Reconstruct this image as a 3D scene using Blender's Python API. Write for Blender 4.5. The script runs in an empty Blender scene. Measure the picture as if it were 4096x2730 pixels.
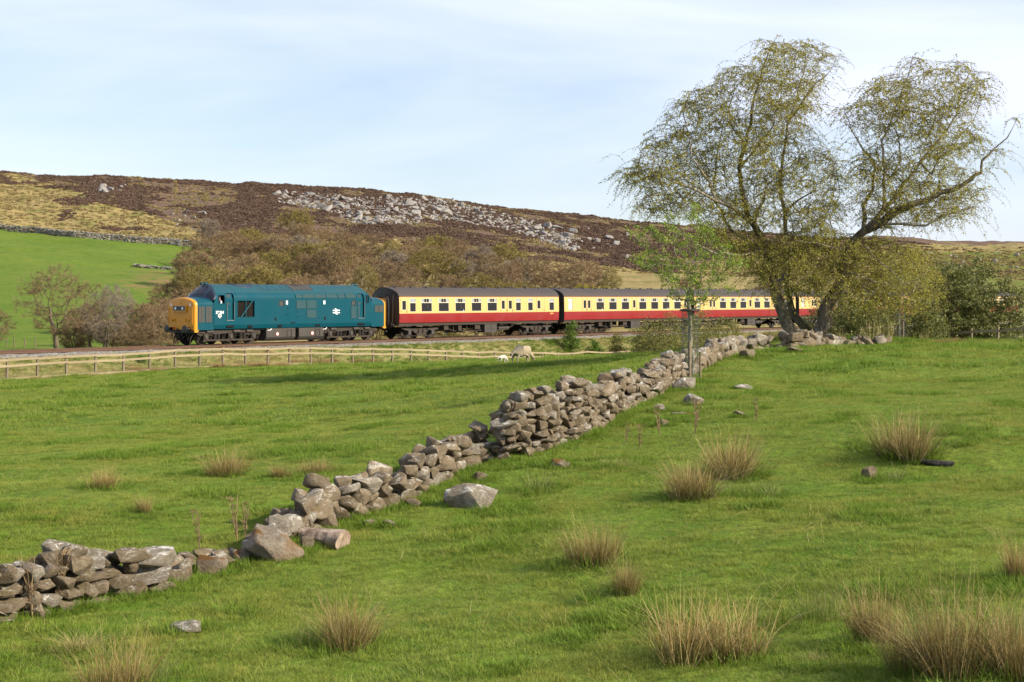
import bpy, bmesh, math, random
import numpy as np
from mathutils import Vector, Matrix, noise as mnoise
R = math.radians
random.seed(7); rng = np.random.default_rng(7)
scene = bpy.context.scene
COL = scene.collection
# ------------------------------------------------------------------ camera
F = 6500.0          # focal length in pixels of the 4096 px wide photograph
ZC = 3.13           # eye height above the rail head (rail head = z 0)
HY = 1188.0         # image row of the horizon
cam_d = bpy.data.cameras.new('camera')
cam_d.sensor_width = 36.0
cam_d.lens = F / 4096 * 36.0
cam_d.shift_y = -(1365.0 - HY) / 4096
cam_d.clip_start = 0.1; cam_d.clip_end = 9000
cam = bpy.data.objects.new('camera', cam_d); COL.objects.link(cam)
cam.location = (0, 0, ZC); cam.rotation_euler = (R(90), 0, 0)
scene.camera = cam
# ------------------------------------------------------------------ light
SUN_AZ = R(20)      # the sun stands to the right, 20 degrees towards the camera side
SUN_EL = R(29)
sun_vec = Vector((math.cos(SUN_AZ) * math.cos(SUN_EL), -math.sin(SUN_AZ) * math.cos(SUN_EL), math.sin(SUN_EL)))
sd = bpy.data.lights.new('sun', 'SUN'); sd.energy = 5.0; sd.angle = R(0.55); sd.color = (1.0, 0.89, 0.71)
sun = bpy.data.objects.new('sun', sd); COL.objects.link(sun)
sun.rotation_euler = sun_vec.to_track_quat('Z', 'Y').to_euler()
world = bpy.data.worlds.new('World'); scene.world = world; world.use_nodes = True
wn = world.node_tree; wn.nodes.clear()
def WN(t, **k):
    n = wn.nodes.new(t)
    for a, v in k.items(): setattr(n, a, v)
    return n
sky = WN('ShaderNodeTexSky', sky_type='NISHITA', sun_disc=False)
sky.sun_elevation = SUN_EL
sky.sun_rotation = math.atan2(sun_vec.x, sun_vec.y)
sky.altitude = 200; sky.air_density = 1.0; sky.dust_density = 0.7; sky.ozone_density = 2.5
tc = WN('ShaderNodeTexCoord'); mp = WN('ShaderNodeMapping')
mp.inputs['Scale'].default_value = (1.0, 1.6, 5.5); mp.inputs['Rotation'].default_value = (0, R(-9), R(6))
n1 = WN('ShaderNodeTexNoise'); n1.inputs['Scale'].default_value = 2.1; n1.inputs['Detail'].default_value = 9
n1.inputs['Roughness'].default_value = 0.52; n1.inputs['Distortion'].default_value = 0.35
cr = WN('ShaderNodeValToRGB'); cr.color_ramp.elements[0].position = 0.32; cr.color_ramp.elements[1].position = 0.66
cr.color_ramp.elements[0].color = (0.18, 0.18, 0.18, 1); cr.color_ramp.elements[1].color = (0.88, 0.88, 0.88, 1)
mixc = WN('ShaderNodeMix', data_type='RGBA')
mixc.inputs['B'].default_value = (6.7, 7.1, 8.6, 1)
bg = WN('ShaderNodeBackground'); bg.inputs['Strength'].default_value = 0.086
wo = WN('ShaderNodeOutputWorld')
L = wn.links.new
L(tc.outputs['Generated'], mp.inputs['Vector']); L(mp.outputs['Vector'], n1.inputs['Vector'])
L(n1.outputs['Fac'], cr.inputs['Fac']); L(cr.outputs['Color'], mixc.inputs['Factor'])
L(sky.outputs['Color'], mixc.inputs['A']); L(mixc.outputs['Result'], bg.inputs['Color'])
L(bg.outputs['Background'], wo.inputs['Surface'])
vs = scene.view_settings
vs.view_transform = 'Standard'; vs.look = 'None'; vs.gamma = 1.0; vs.use_curve_mapping = False
vs.exposure = 0.85
scene.cycles.max_bounces = 8; scene.cycles.transparent_max_bounces = 24

# ------------------------------------------------------------------ geometry helpers
def link(o, parent=None):
    COL.objects.link(o)
    if parent is not None: o.parent = parent
    return o
def tag(o, label=None, cat=None, group=None, kind=None):
    if label: o['label'] = label
    if cat: o['category'] = cat
    if group: o['group'] = group
    if kind: o['kind'] = kind
    return o
def empty(name, loc=(0, 0, 0), rz=0.0, parent=None):
    o = bpy.data.objects.new(name, None); o.location = loc; o.rotation_euler = (0, 0, rz); o.empty_display_size = 0.2
    return link(o, parent)
def mesh_obj(name, verts, faces, mat, parent=None, smooth=None, loc=None):
    me = bpy.data.meshes.new(name)
    me.from_pydata([tuple(v) for v in verts], [], [tuple(f) for f in faces])
    if mat is not None: me.materials.append(mat)
    if smooth is not None:
        me.polygons.foreach_set('use_smooth', [True] * len(me.polygons))
        if smooth < 180: me.set_sharp_from_angle(angle=R(smooth))
    me.update()
    o = bpy.data.objects.new(name, me)
    if loc is not None: o.location = loc
    return link(o, parent)
def copy_tree(o, parent=None):
    c = o.copy(); COL.objects.link(c); c.parent = parent
    for ch in list(o.children): copy_tree(ch, c)
    return c
def big_mesh(name, V, quads=None, tris=None, mat=None, smooth=True):
    """fast mesh from numpy arrays"""
    me = bpy.data.meshes.new(name)
    V = np.asarray(V, dtype=np.float32)
    me.vertices.add(len(V)); me.vertices.foreach_set('co', V.ravel())
    loops = []; starts = []; tot = 0
    for arr, k in ((quads, 4), (tris, 3)):
        if arr is None or len(arr) == 0: continue
        arr = np.asarray(arr, dtype=np.int32)
        loops.append(arr.ravel()); starts.append(tot + np.arange(len(arr), dtype=np.int32) * k); tot += arr.size
    lo = np.concatenate(loops); st = np.concatenate(starts)
    me.loops.add(len(lo)); me.loops.foreach_set('vertex_index', lo)
    me.polygons.add(len(st)); me.polygons.foreach_set('loop_start', st)
    if smooth: me.polygons.foreach_set('use_smooth', np.ones(len(st), dtype=bool))
    if mat is not None: me.materials.append(mat)
    me.update(calc_edges=True)
    return me
def vcol(me, name, arr):
    a = me.color_attributes.new(name, 'FLOAT_COLOR', 'POINT')
    arr = np.asarray(arr, dtype=np.float32)
    if arr.shape[1] == 3: arr = np.concatenate([arr, np.ones((len(arr), 1), np.float32)], 1)
    a.data.foreach_set('color', arr.ravel())
class MB:
    """collects simple shapes into one mesh"""
    def __init__(s): s.v = []; s.f = []
    def add(s, vs, fs):
        k = len(s.v); s.v += [tuple(v) for v in vs]; s.f += [tuple(i + k for i in f) for f in fs]; return s
    def box(s, x0, x1, y0, y1, z0, z1):
        return s.add([(x0,y0,z0),(x1,y0,z0),(x1,y1,z0),(x0,y1,z0),(x0,y0,z1),(x1,y0,z1),(x1,y1,z1),(x0,y1,z1)],
                     [(0,3,2,1),(4,5,6,7),(0,1,5,4),(1,2,6,5),(2,3,7,6),(3,0,4,7)])
    def prism(s, poly, axis, a, b):
        """polygon in the two other axes, extruded along axis from a to b"""
        n = len(poly); vs = []
        for c in (a, b):
            for p, q in poly:
                vs.append({'x': (c, p, q), 'y': (p, c, q), 'z': (p, q, c)}[axis])
        fs = [tuple(range(n))[::-1], tuple(range(n, 2 * n))]
        fs += [(i, (i + 1) % n, n + (i + 1) % n, n + i) for i in range(n)]
        return s.add(vs, fs)
    def cyl(s, p0, p1, r0, r1=None, n=12, caps=True):
        r1 = r0 if r1 is None else r1
        p0 = Vector(p0); p1 = Vector(p1); d = (p1 - p0).normalized()
        a = d.orthogonal().normalized(); b = d.cross(a); vs = []
        for p, r in ((p0, r0), (p1, r1)):
            for i in range(n):
                t = 2 * math.pi * i / n; vs.append(p + a * (r * math.cos(t)) + b * (r * math.sin(t)))
        fs = [(i, (i + 1) % n, n + (i + 1) % n, n + i) for i in range(n)]
        if caps: fs += [tuple(range(n))[::-1], tuple(range(n, 2 * n))]
        return s.add(vs, fs)
    def tube(s, pts, rad, n=6, caps=True):
        pts = [Vector(p) for p in pts]; m = len(pts)
        if not hasattr(rad, '__len__'): rad = [rad] * m
        vs = []; d = (pts[1] - pts[0]).normalized(); a = d.orthogonal().normalized()
        for i, p in enumerate(pts):
            d = (pts[min(i + 1, m - 1)] - pts[max(i - 1, 0)])
            d = d.normalized() if d.length > 1e-9 else Vector((0, 0, 1))
            a = (a - d * a.dot(d)); a = a.normalized() if a.length > 1e-6 else d.orthogonal().normalized()
            b = d.cross(a)
            for k in range(n):
                t = 2 * math.pi * k / n; vs.append(p + (a * math.cos(t) + b * math.sin(t)) * rad[i])
        fs = [(i * n + k, i * n + (k + 1) % n, (i + 1) * n + (k + 1) % n, (i + 1) * n + k) for i in range(m - 1) for k in range(n)]
        if caps: fs += [tuple(range(n))[::-1], tuple(range((m - 1) * n, m * n))]
        return s.add(vs, fs)
    def loft(s, secs, close=False, cap0=False, cap1=False):
        n = len(secs[0]); k = n if close else n - 1; vs = [p for sec in secs for p in sec]
        fs = [(i * n + j, i * n + (j + 1) % n, (i + 1) * n + (j + 1) % n, (i + 1) * n + j) for i in range(len(secs) - 1) for j in range(k)]
        if cap0: fs.append(tuple(range(n))[::-1])
        if cap1: fs.append(tuple(range((len(secs) - 1) * n, len(secs) * n)))
        return s.add(vs, fs)
    def build(s, name, mat, parent=None, smooth=None, loc=None):
        return mesh_obj(name, s.v, s.f, mat, parent, smooth, loc)

# ------------------------------------------------------------------ material helpers
MATS = {}
class NT:
    def __init__(s, name):
        s.m = bpy.data.materials.new(name); s.m.use_nodes = True; s.t = s.m.node_tree; s.t.nodes.clear()
        s.out = s.t.nodes.new('ShaderNodeOutputMaterial'); s.L = s.t.links.new
    def n(s, typ, ins=None, **k):
        nd = s.t.nodes.new(typ)
        for a, v in k.items(): setattr(nd, a, v)
        for a, v in (ins or {}).items():
            if hasattr(v, 'is_output') or isinstance(v, bpy.types.NodeSocket): s.L(v, nd.inputs[a])
            else: nd.inputs[a].default_value = v
        return nd
    def noise(s, scale, detail=5, rough=0.55, vec=None, dist=0.0):
        nd = s.n('ShaderNodeTexNoise', {'Scale': scale, 'Detail': detail, 'Roughness': rough, 'Distortion': dist})
        if vec is not None: s.L(vec, nd.inputs['Vector'])
        return nd.outputs['Fac']
    def ramp(s, fac, stops):
        nd = s.n('ShaderNodeValToRGB', {'Fac': fac}); e = nd.color_ramp.elements
        while len(e) < len(stops): e.new(0.5)
        for i, (p, c) in enumerate(stops):
            e[i].position = p; e[i].color = (*c, 1) if hasattr(c, '__len__') else (c, c, c, 1)
        return nd.outputs['Color']
    def mix(s, fac, a, b, blend='MIX'):
        nd = s.n('ShaderNodeMix', data_type='RGBA', blend_type=blend)
        for key, v in (('Factor', fac), ('A', a), ('B', b)):
            if isinstance(v, bpy.types.NodeSocket): s.L(v, nd.inputs[key])
            elif key == 'Factor': nd.inputs[key].default_value = v
            else: nd.inputs[key].default_value = (*v, 1)
        return nd.outputs['Result']
    def math(s, op, a, b=0.0, clamp=False):
        nd = s.n('ShaderNodeMath', operation=op, use_clamp=clamp)
        for i, v in enumerate((a, b)):
            if isinstance(v, bpy.types.NodeSocket): s.L(v, nd.inputs[i])
            else: nd.inputs[i].default_value = v
        return nd.outputs['Value']
    def bump(s, h, strength=0.3, dist=0.05):
        return s.n('ShaderNodeBump', {'Height': h, 'Strength': strength, 'Distance': dist}).outputs['Normal']
    def bsdf(s, color, rough=0.8, normal=None, metal=0.0, spec=0.3, **k):
        p = s.n('ShaderNodeBsdfPrincipled')
        for key, v in (('Base Color', color), ('Roughness', rough), ('Metallic', metal), ('Specular IOR Level', spec)):
            if isinstance(v, bpy.types.NodeSocket): s.L(v, p.inputs[key])
            elif key == 'Base Color': p.inputs[key].default_value = (*v, 1)
            else: p.inputs[key].default_value = v
        for key, v in k.items(): p.inputs[key.replace('_', ' ')].default_value = v
        if normal is not None: s.L(normal, p.inputs['Normal'])
        return p.outputs['BSDF']
    def done(s, sh): s.L(sh, s.out.inputs['Surface']); return s.m
def obj_vec(t): return t.n('ShaderNodeTexCoord').outputs['Object']
def rnd(t): return t.n('ShaderNodeObjectInfo').outputs['Random']
def attr(t, name): return t.n('ShaderNodeAttribute', attribute_name=name).outputs['Color']
def paint(name, col, rough=0.35, dirt=0.25, dcol=(0.05, 0.045, 0.04), spec=0.5, scale=1.3, metal=0.0):
    """paintwork with soft grime and slight unevenness"""
    t = NT(name); v = obj_vec(t)
    g = t.ramp(t.noise(scale, 7, 0.65, v), [(0.35, 0.0), (0.75, 1.0)])
    c = t.mix(t.math('MULTIPLY', g, dirt), col, dcol)
    f = t.noise(14, 3, 0.6, v)
    c = t.mix(t.math('MULTIPLY', f, 0.18), c, tuple(min(1, a * 1.35 + 0.01) for a in col))
    r = t.math('ADD', t.math('MULTIPLY', g, 0.25), rough)
    return t.done(t.bsdf(c, r, t.bump(t.noise(5, 3, 0.5, v), 0.04, 0.02), spec=spec, metal=metal))
# ------------------------------------------------------------------ where things stand
C0 = np.array([-30.0, 93.79]); TD = np.array([0.6173, 0.7867]); TN = np.array([-0.7867, 0.6173])
TRACK_RZ = math.atan2(TD[1], TD[0])
def tpoint(s, off=0.0):
    """point at s metres along the track, off metres towards the camera side"""
    p = C0 + TD * s - TN * off
    return float(p[0]), float(p[1])
def px2(px, py, Y): return ((px - 2048) * Y / F, Y, ZC - (py - HY) * Y / F)
def tps_fit(P, z, lam=0.0):
    P = np.asarray(P, float); n = len(P); d = np.linalg.norm(P[:, None] - P[None], axis=2)
    K = np.where(d > 0, d * d * np.log(np.maximum(d, 1e-9)), 0.0) + lam * np.eye(n)
    Q = np.concatenate([np.ones((n, 1)), P], 1)
    A = np.block([[K, Q], [Q.T, np.zeros((3, 3))]])
    w = np.linalg.solve(A, np.concatenate([np.asarray(z, float), np.zeros(3)]))
    return P, w
def tps_eval(fit, X, Y):
    P, w = fit; out = np.full(X.shape, w[-3]) + w[-2] * X + w[-1] * Y
    for i in range(len(P)):
        d2 = (X - P[i, 0]) ** 2 + (Y - P[i, 1]) ** 2
        out += w[i] * 0.5 * d2 * np.log(np.maximum(d2, 1e-12))
    return out
near_px = [(2850,2620,14.8),(1400,2700,14.6),(4000,2700,13.4),(200,2450,17.5),(690,2370,19),(1100,2190,21.5),(1400,2080,23.5),
 (1700,1960,25.5),(1980,1840,27.5),(2200,1790,29),(2420,1700,31.5),(2600,1590,37),(2740,1520,42),(2900,1440,49),(3100,1400,57),
 (3400,1385,62),(3560,1378,64),(3200,1352,64),(4050,1364,66),(3700,1366,66),(3600,1805,26.4),(3480,1910,25),(2700,1980,24),
 (1900,1620,45),(420,1950,26),(910,1900,28.5),(0,1700,47),(40,1527,84.4),(860,1472,95),(1350,1463,101),(600,1540,70),(1500,1485,78),
 (2090,1450,76),(2200,1434,83),(2500,1427,80),(2300,1500,58),(2500,1468,56),(2600,1480,49),(2640,1434,62),(2500,1432,70),(2300,1438,72),(2700,1418,70),(2680,1455,54),(3400,2150,19.5),(2400,2250,19.5),(1400,1700,40),(3300,1560,42),(3900,1540,42)]
near_pts = [px2(*p) for p in near_px]
near_pts += [(0, 0, 0.9), (0, -25, 2.0), (-14, 0, 0.2), (14, 0, 0.9), (-12, 20, -0.4), (14, 20, 0.5), (-40, 60, -1.2), (30, 45, 1.1), (45, 20, 1.6),
             (3.9, 117, -1.95), (11.3, 124, -2.2), (20, 138, -2.2), (14, 80, 0.3), (22, 80, 0.2), (30, 130, -1.8), (36, 85, 0.2), (55, 170, -1.2), (60, 100, 0.2), (26, 100, -0.6), (-52, 80, -1.3)]
NEAR = tps_fit([(p[0], p[1]) for p in near_pts], [p[2] for p in near_pts], 0.6)
far_px = {-1200: [(160,1270),(205,1130),(270,985),(350,862),(450,652)], 0: [(160,1295),(205,1170),(270,1042),(350,925),(450,695)],
 850: [(160,1330),(205,1230),(270,1110),(350,1000),(455,745)], 1600: [(200,1225),(270,1130),(350,1010),(470,788)],
 2400: [(230,1190),(300,1115),(380,1020),(490,883)], 3200: [(280,1160),(380,1065),(520,952)], 4000: [(300,1150),(400,1078),(560,985)],
 5400: [(450,1080),(600,1030)]}
far_pts = [((c + 0.0) / 10, y, px2(c, r, y)[2]) for c, l in far_px.items() for y, r in l]
far_pts += [(-120,118,-1.2),(0,125,-1.2),(85,130,-1.5),(160,145,-1.7),(240,165,-1.5),(320,195,-1.0),(400,240,-0.3),(540,380,3.0),(-120,90,-1.2),(0,100,-1.4),(160,110,-1.9),(400,150,-1.5)]
FAR = tps_fit([(p[0], p[1]) for p in far_pts], [p[2] for p in far_pts], 3.0)
RIDGE_X = np.array([-1200, 0, 850, 1600, 2400, 3200, 4000, 5400.]); RIDGE_Y = np.array([450, 450, 455, 470, 490, 520, 560, 600.])
def sstep(x, a, b):
    t = np.clip((x - a) / (b - a), 0, 1); return t * t * (3 - 2 * t)
LATTICE = {}
def vnoise(X, Y, seed=0):
    """cheap smooth value noise on a lattice, -1..1"""
    if seed not in LATTICE: LATTICE[seed] = np.random.default_rng(seed).uniform(-1, 1, (256, 256))
    T = LATTICE[seed]
    xi = np.floor(X).astype(int); yi = np.floor(Y).astype(int); fx = X - xi; fy = Y - yi
    fx = fx * fx * (3 - 2 * fx); fy = fy * fy * (3 - 2 * fy)
    g = lambda a, b: T[a % 256, b % 256]
    return (g(xi, yi) * (1 - fx) + g(xi + 1, yi) * fx) * (1 - fy) + (g(xi, yi + 1) * (1 - fx) + g(xi + 1, yi + 1) * fx) * fy
def fbm(X, Y, s, oct=4, seed=0):
    o = np.zeros_like(X); a = 1.0
    for i in range(oct):
        o += a * vnoise(X / s + 17.3 * i, Y / s - 9.1 * i, seed + i); a *= 0.5; s *= 0.5
    return o
def track_u(X, Y): return (X - C0[0]) * TN[0] + (Y - C0[1]) * TN[1]
def ground_z(X, Y, detail=True):
    X = np.atleast_1d(np.asarray(X, float)); Y = np.atleast_1d(np.asarray(Y, float))
    u = track_u(X, Y); w = sstep(u, -4, 7)
    zn = tps_eval(NEAR, np.clip(X, -70, 75), np.clip(Y, -30, 190))
    Ys = np.maximum(Y, 60.0); px = np.clip(2048 + F * X / Ys, -1800, 5900)
    yr = np.interp(px, RIDGE_X, RIDGE_Y); Yc = np.minimum(Ys, yr)
    zf = tps_eval(FAR, px / 10, Yc); dy = np.maximum(Ys - yr, 0)
    zf = zf + 1.6 * (1 - np.exp(-dy / 9.0)) + 0.004 * np.minimum(dy, 900)
    if detail:
        zf = zf + sstep(Y, 180, 330) * (0.9 * fbm(X, Y, 26, 4, 5)) + sstep(Y, 330, 390) * 0.35 * fbm(X, Y, 5, 3, 9)
        m = 1 - sstep(Y, 70, 110)
        zn = zn + m * (0.05 * fbm(X, Y, 2.6, 3, 21) + 0.036 * fbm(X, Y, 0.6, 2, 31)) + (1 - m) * 0.06 * fbm(X, Y, 3.0, 3, 22)
    nat = zn * (1 - w) + zf * w
    au = np.abs(u)
    nat = np.minimum(nat, -0.55 + 0.35 * np.maximum(au - 3.4, 0))
    emb = -0.36 - 0.62 * np.maximum(au - 2.9, 0)
    if detail: emb = emb + 0.07 * fbm(X, Y, 1.6, 3, 41) * sstep(au, 2.6, 4)
    d = nat - emb; k = 0.25
    h = np.clip(0.5 + 0.5 * d / k, 0, 1)
    z = emb * (1 - h) + nat * h + k * h * (1 - h)
    # the bank keeps clear of the sky beyond the corridor where the track runs on out of sight
    return z
def gz(x, y): return float(ground_z(x, y)[0])
def on_ground(px, Y): x = (px - 2048) * Y / F; return (x, Y, gz(x, Y))
# ------------------------------------------------------------------ ground sheet
AP = 30.0
rows = np.concatenate([np.arange(-26, 10, 1.0), np.arange(10, 40, 0.2), np.arange(40, 130, 0.5), np.arange(130, 500, 2.0), np.arange(500, 640, 6), np.geomspace(640, 6000, 22)])
cols = np.linspace(-0.56, 0.56, 361)
GX = cols[None, :] * (rows[:, None] + AP); GY = np.repeat(rows[:, None], len(cols), 1)
GZ = ground_z(GX.ravel(), GY.ravel()).reshape(GX.shape)
nr, nc = GX.shape
idx = np.arange(nr * nc).reshape(nr, nc)
quads = np.stack([idx[:-1, :-1], idx[:-1, 1:], idx[1:, 1:], idx[1:, :-1]], -1).reshape(-1, 4)
gx, gy, gzv = GX.ravel(), GY.ravel(), GZ.ravel()
U = track_u(gx, gy); Ysafe = np.maximum(gy, 60)
PX = 2048 + F * gx / Ysafe; PY = HY - F * (gzv - ZC) / Ysafe
far = (U > 2.5).astype(float)
# what grows where (smooth masks; the shader frays their edges)
hb = np.interp(PX, [-2000, 0, 58, 261, 464, 580, 655, 783, 900, 1500, 2600, 3200, 3700, 4200, 6000], [640, 690, 704, 756, 814, 849, 889, 924, 945, 950, 1090, 1000, 985, 985, 1000])
heather = far * sstep(hb - PY, -26, 26) * sstep(gy, 300, 360)
wall_y = np.interp(PX, [-2000, 0, 850, 1000], [700, 918, 996, 1010])
moor = far * sstep(wall_y - PY, -3, 3) * sstep(gy, 250, 300)
rightside = sstep(PX, 3300, 3700); olive = far * rightside * sstep(gy, 190, 250)
scrubfloor = far * sstep(PX, 800, 900) * (1 - rightside) * sstep(gy, 112, 150)
bracken = far * np.exp(-((PX - 620) / 190) ** 2 - ((PY - 1130) / 70) ** 2) * 0.62
moor = np.maximum(moor, scrubfloor)
bank = (1 - far) * sstep(-U, 2.2, 3.0) * (1 - sstep(-U, 7.0, 8.6)) * sstep(gy, 60, 80) + far * (1 - sstep(U, 5, 9))
right_low = (1 - far) * sstep(PX, 2550, 2750) * sstep(gy, 70, 80)
bank = np.maximum(np.clip(bank, 0, 1), right_low)
A1 = np.stack([np.clip(heather, 0, 1) * 0.76, np.clip(moor, 0, 1), np.clip(np.maximum(bracken, 0), 0, 1)], 1)
A2 = np.stack([np.clip(bank, 0, 1), np.clip(olive, 0, 1), sstep(gy, 60, 100)], 1)
t = NT('ground'); geo = t.n('ShaderNodeNewGeometry'); P = geo.outputs['Position']
a1 = t.n('ShaderNodeSeparateColor', {'Color': attr(t, 'zone')}); a2 = t.n('ShaderNodeSeparateColor', {'Color': attr(t, 'zone_two')})
big = t.noise(0.10, 4, 0.5, P); mid = t.noise(0.7, 5, 0.6, P); fine = t.noise(6, 6, 0.65, P)
grass = t.ramp(mid, [(0.3, (0.066, 0.124, 0.011)), (0.52, (0.104, 0.160, 0.016)), (0.72, (0.165, 0.182, 0.030))])
grass = t.mix(t.ramp(fine, [(0.35, 0.5), (0.6, 0.0)]), grass, (0.045, 0.085, 0.010))
grass = t.mix(t.ramp(big, [(0.45, 0.0), (0.7, 0.55)]), grass, (0.130, 0.165, 0.026))
def zmask(sock, nz, amt=0.9, lo=0.42, hi=0.58):
    return t.ramp(t.math('ADD', sock, t.math('MULTIPLY', t.math('SUBTRACT', nz, 0.5), amt)), [(lo, 0.0), (hi, 1.0)])
# dry moor grass, straw and olive
nm = t.noise(0.22, 6, 0.65, P); nm2 = t.noise(1.4, 5, 0.7, P)
straw = t.ramp(nm2, [(0.3, (0.150, 0.125, 0.045)), (0.55, (0.270, 0.205, 0.085)), (0.75, (0.360, 0.270, 0.130))])
straw = t.mix(t.ramp(nm, [(0.48, 0.0), (0.62, 0.75)]), straw, (0.110, 0.125, 0.028))
hth = t.ramp(nm2, [(0.3, (0.068, 0.046, 0.036)), (0.55, (0.125, 0.085, 0.062)), (0.78, (0.190, 0.135, 0.090))])
hth = t.mix(t.ramp(t.noise(0.09, 4, 0.6, P), [(0.56, 0.0), (0.66, 0.6)]), hth, (0.17, 0.13, 0.055))
oliv = t.ramp(nm, [(0.3, (0.135, 0.100, 0.035)), (0.5, (0.120, 0.130, 0.026)), (0.72, (0.095, 0.135, 0.024))])
bankc = t.ramp(nm2, [(0.3, (0.075, 0.105, 0.020)), (0.5, (0.165, 0.160, 0.055)), (0.7, (0.300, 0.235, 0.120))])
c = t.mix(zmask(a2.outputs['Red'], mid, 0.5), grass, bankc)
c = t.mix(zmask(a2.outputs['Green'], nm, 0.5), c, oliv)
c = t.mix(zmask(a1.outputs['Green'], nm2, 0.15), c, straw)
c = t.mix(zmask(a1.outputs['Blue'], t.noise(0.35, 7, 0.7, P), 1.6, 0.40, 0.75), c, (0.200, 0.130, 0.055))
c = t.mix(zmask(a1.outputs['Red'], t.noise(0.12, 7, 0.68, P), 1.5), c, hth)
h = t.math('ADD', t.math('MULTIPLY', fine, 0.4), nm2)
ground_m = t.done(t.bsdf(c, 0.95, t.bump(h, 0.6, 0.25), spec=0.1))
me = big_mesh('ground', np.stack([gx, gy, gzv], 1), quads, None, ground_m)
vcol(me, 'zone', A1); vcol(me, 'zone_two', A2)
ground = link(bpy.data.objects.new('ground', me)); tag(ground, kind='structure', label='pasture, railway bank and moorland hillside')
HEATHER_GRID = (gx, gy, gzv, A1, A2, PX, PY)
# ------------------------------------------------------------------ railway track
t = NT('ballast'); v = t.n('ShaderNodeNewGeometry').outputs['Position']
vo = t.n('ShaderNodeTexVoronoi', {'Scale': 14.0, 'Vector': v}); g = t.n('ShaderNodeSeparateColor', {'Color': vo.outputs['Color']}).outputs['Red']
c = t.ramp(g, [(0.0, (0.075, 0.066, 0.058)), (0.5, (0.18, 0.165, 0.145)), (1.0, (0.32, 0.30, 0.27))])
c = t.mix(t.ramp(t.noise(0.5, 4, 0.6, v), [(0.5, 0.0), (0.7, 0.5)]), c, (0.16, 0.12, 0.08))
ballast_m = t.done(t.bsdf(c, 0.95, t.bump(vo.outputs['Distance'], 0.9, 0.05), spec=0.15))
rail_m = paint('rusty_rail', (0.105, 0.058, 0.038), 0.7, 0.5, (0.07, 0.045, 0.03), 0.2, 3)
railtop_m = paint('worn_rail_head', (0.17, 0.12, 0.09), 0.45, 0.3, (0.10, 0.07, 0.05), 0.3, 3, 0.2)
sleeper_m = paint('sleeper_timber', (0.085, 0.062, 0.045), 0.9, 0.5, (0.03, 0.025, 0.02), 0.1, 2)
S0, S1 = -40.0, 175.0
prof = [(-2.75, -0.62), (-2.35, -0.40), (-1.9, -0.24), (-1.5, -0.17), (-0.8, -0.2), (0, -0.21), (0.8, -0.2), (1.5, -0.17), (1.9, -0.24), (2.35, -0.40), (2.75, -0.62)]
sv = []; ss = np.arange(S0, S1, 0.45)
for s in ss:
    row = []
    for k, (o, z) in enumerate(prof):
        o2 = o + random.uniform(-0.06, 0.06); x, y = tpoint(s, o2); row.append((x, y, z + random.uniform(-0.035, 0.035)))
    sv.append(row)
bal = MB().loft(sv).build('ballast_bed', ballast_m, smooth=180); tag(bal, 'grey stone ballast bed under the single railway track', kind='structure')
track = empty('railway_track', (*tpoint(0), 0), TRACK_RZ)
tag(track, 'rusty single railway line running past the pasture under the train', 'railway track')
rp = [(-0.07, -0.155), (0.07, -0.155), (0.07, -0.14), (0.012, -0.12), (0.012, -0.045), (0.036, -0.035), (0.036, -0.002), (-0.036, -0.002), (-0.036, -0.035), (-0.012, -0.045), (-0.012, -0.12), (-0.07, -0.14)]
for sgn in (-1, 1):
    r = MB().prism([(sgn * 0.753 + a, b) for a, b in rp], 'x', S0, S1).build('rail', rail_m, track)
    MB().box(S0, S1, sgn * 0.753 - 0.034, sgn * 0.753 + 0.034, -0.0018, 0.0).build('rail_head', railtop_m, r)
sl = MB().box(-0.125, 0.125, -1.3, 1.3, -0.29, -0.157); slm = None; k = 0
for s in np.arange(-8, 175, 0.72):
    if slm is None: o = sl.build('sleeper', sleeper_m, track); slm = o.data
    else: o = link(bpy.data.objects.new('sleeper', slm), track)
    o.location = (s, random.uniform(-.02, .02), 0)
# ------------------------------------------------------------------ train: shared pieces
blue_m = paint('rail_blue_paint', (0.0008, 0.050, 0.073), 0.28, 0.12, (0.012, 0.022, 0.024), 0.16, 0.9)
blueroof_m = paint('weathered_blue_roof', (0.006, 0.056, 0.074), 0.45, 0.40, (0.030, 0.034, 0.035), 0.25, 0.7)
navy_m = paint('dark_navy_paint', (0.006, 0.020, 0.045), 0.5, 0.1)
screen_dark_m = paint('dark_windscreen', (0.008, 0.009, 0.020), 0.10, 0.05, (0.02, 0.02, 0.03), 0.35)
yellow_m = paint('warning_yellow_paint', (0.53, 0.225, 0.005), 0.30, 0.15, (0.30, 0.13, 0.02), 0.5, 1.8)
under_m = paint('grimy_underframe', (0.030, 0.024, 0.020), 0.75, 0.6, (0.075, 0.055, 0.040), 0.25, 2.5)
tank_m = paint('grimy_tank', (0.050, 0.043, 0.038), 0.6, 0.5, (0.020, 0.018, 0.016), 0.3, 1.5)
black_m = paint('gloss_black', (0.012, 0.011, 0.011), 0.32, 0.2, (0.05, 0.04, 0.03), 0.5, 2)
steel_m = paint('worn_steel', (0.30, 0.28, 0.26), 0.35, 0.4, (0.08, 0.06, 0.05), 0.5, 4, 0.7)
white_m = paint('white_paint', (0.78, 0.78, 0.76), 0.5, 0.15)
red_m = paint('red_paint', (0.55, 0.03, 0.02), 0.45, 0.1)
grille_m = paint('grey_mesh_filter', (0.055, 0.056, 0.052), 0.7, 0.5, (0.04, 0.05, 0.05), 0.2, 3)
dark_m = paint('dark_interior', (0.010, 0.010, 0.011), 0.9, 0.2, (0.02, 0.02, 0.02), 0.1)
louvre_m = paint('blue_grey_louvre', (0.010, 0.058, 0.072), 0.45, 0.4, (0.03, 0.035, 0.035), 0.4, 2)
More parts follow.
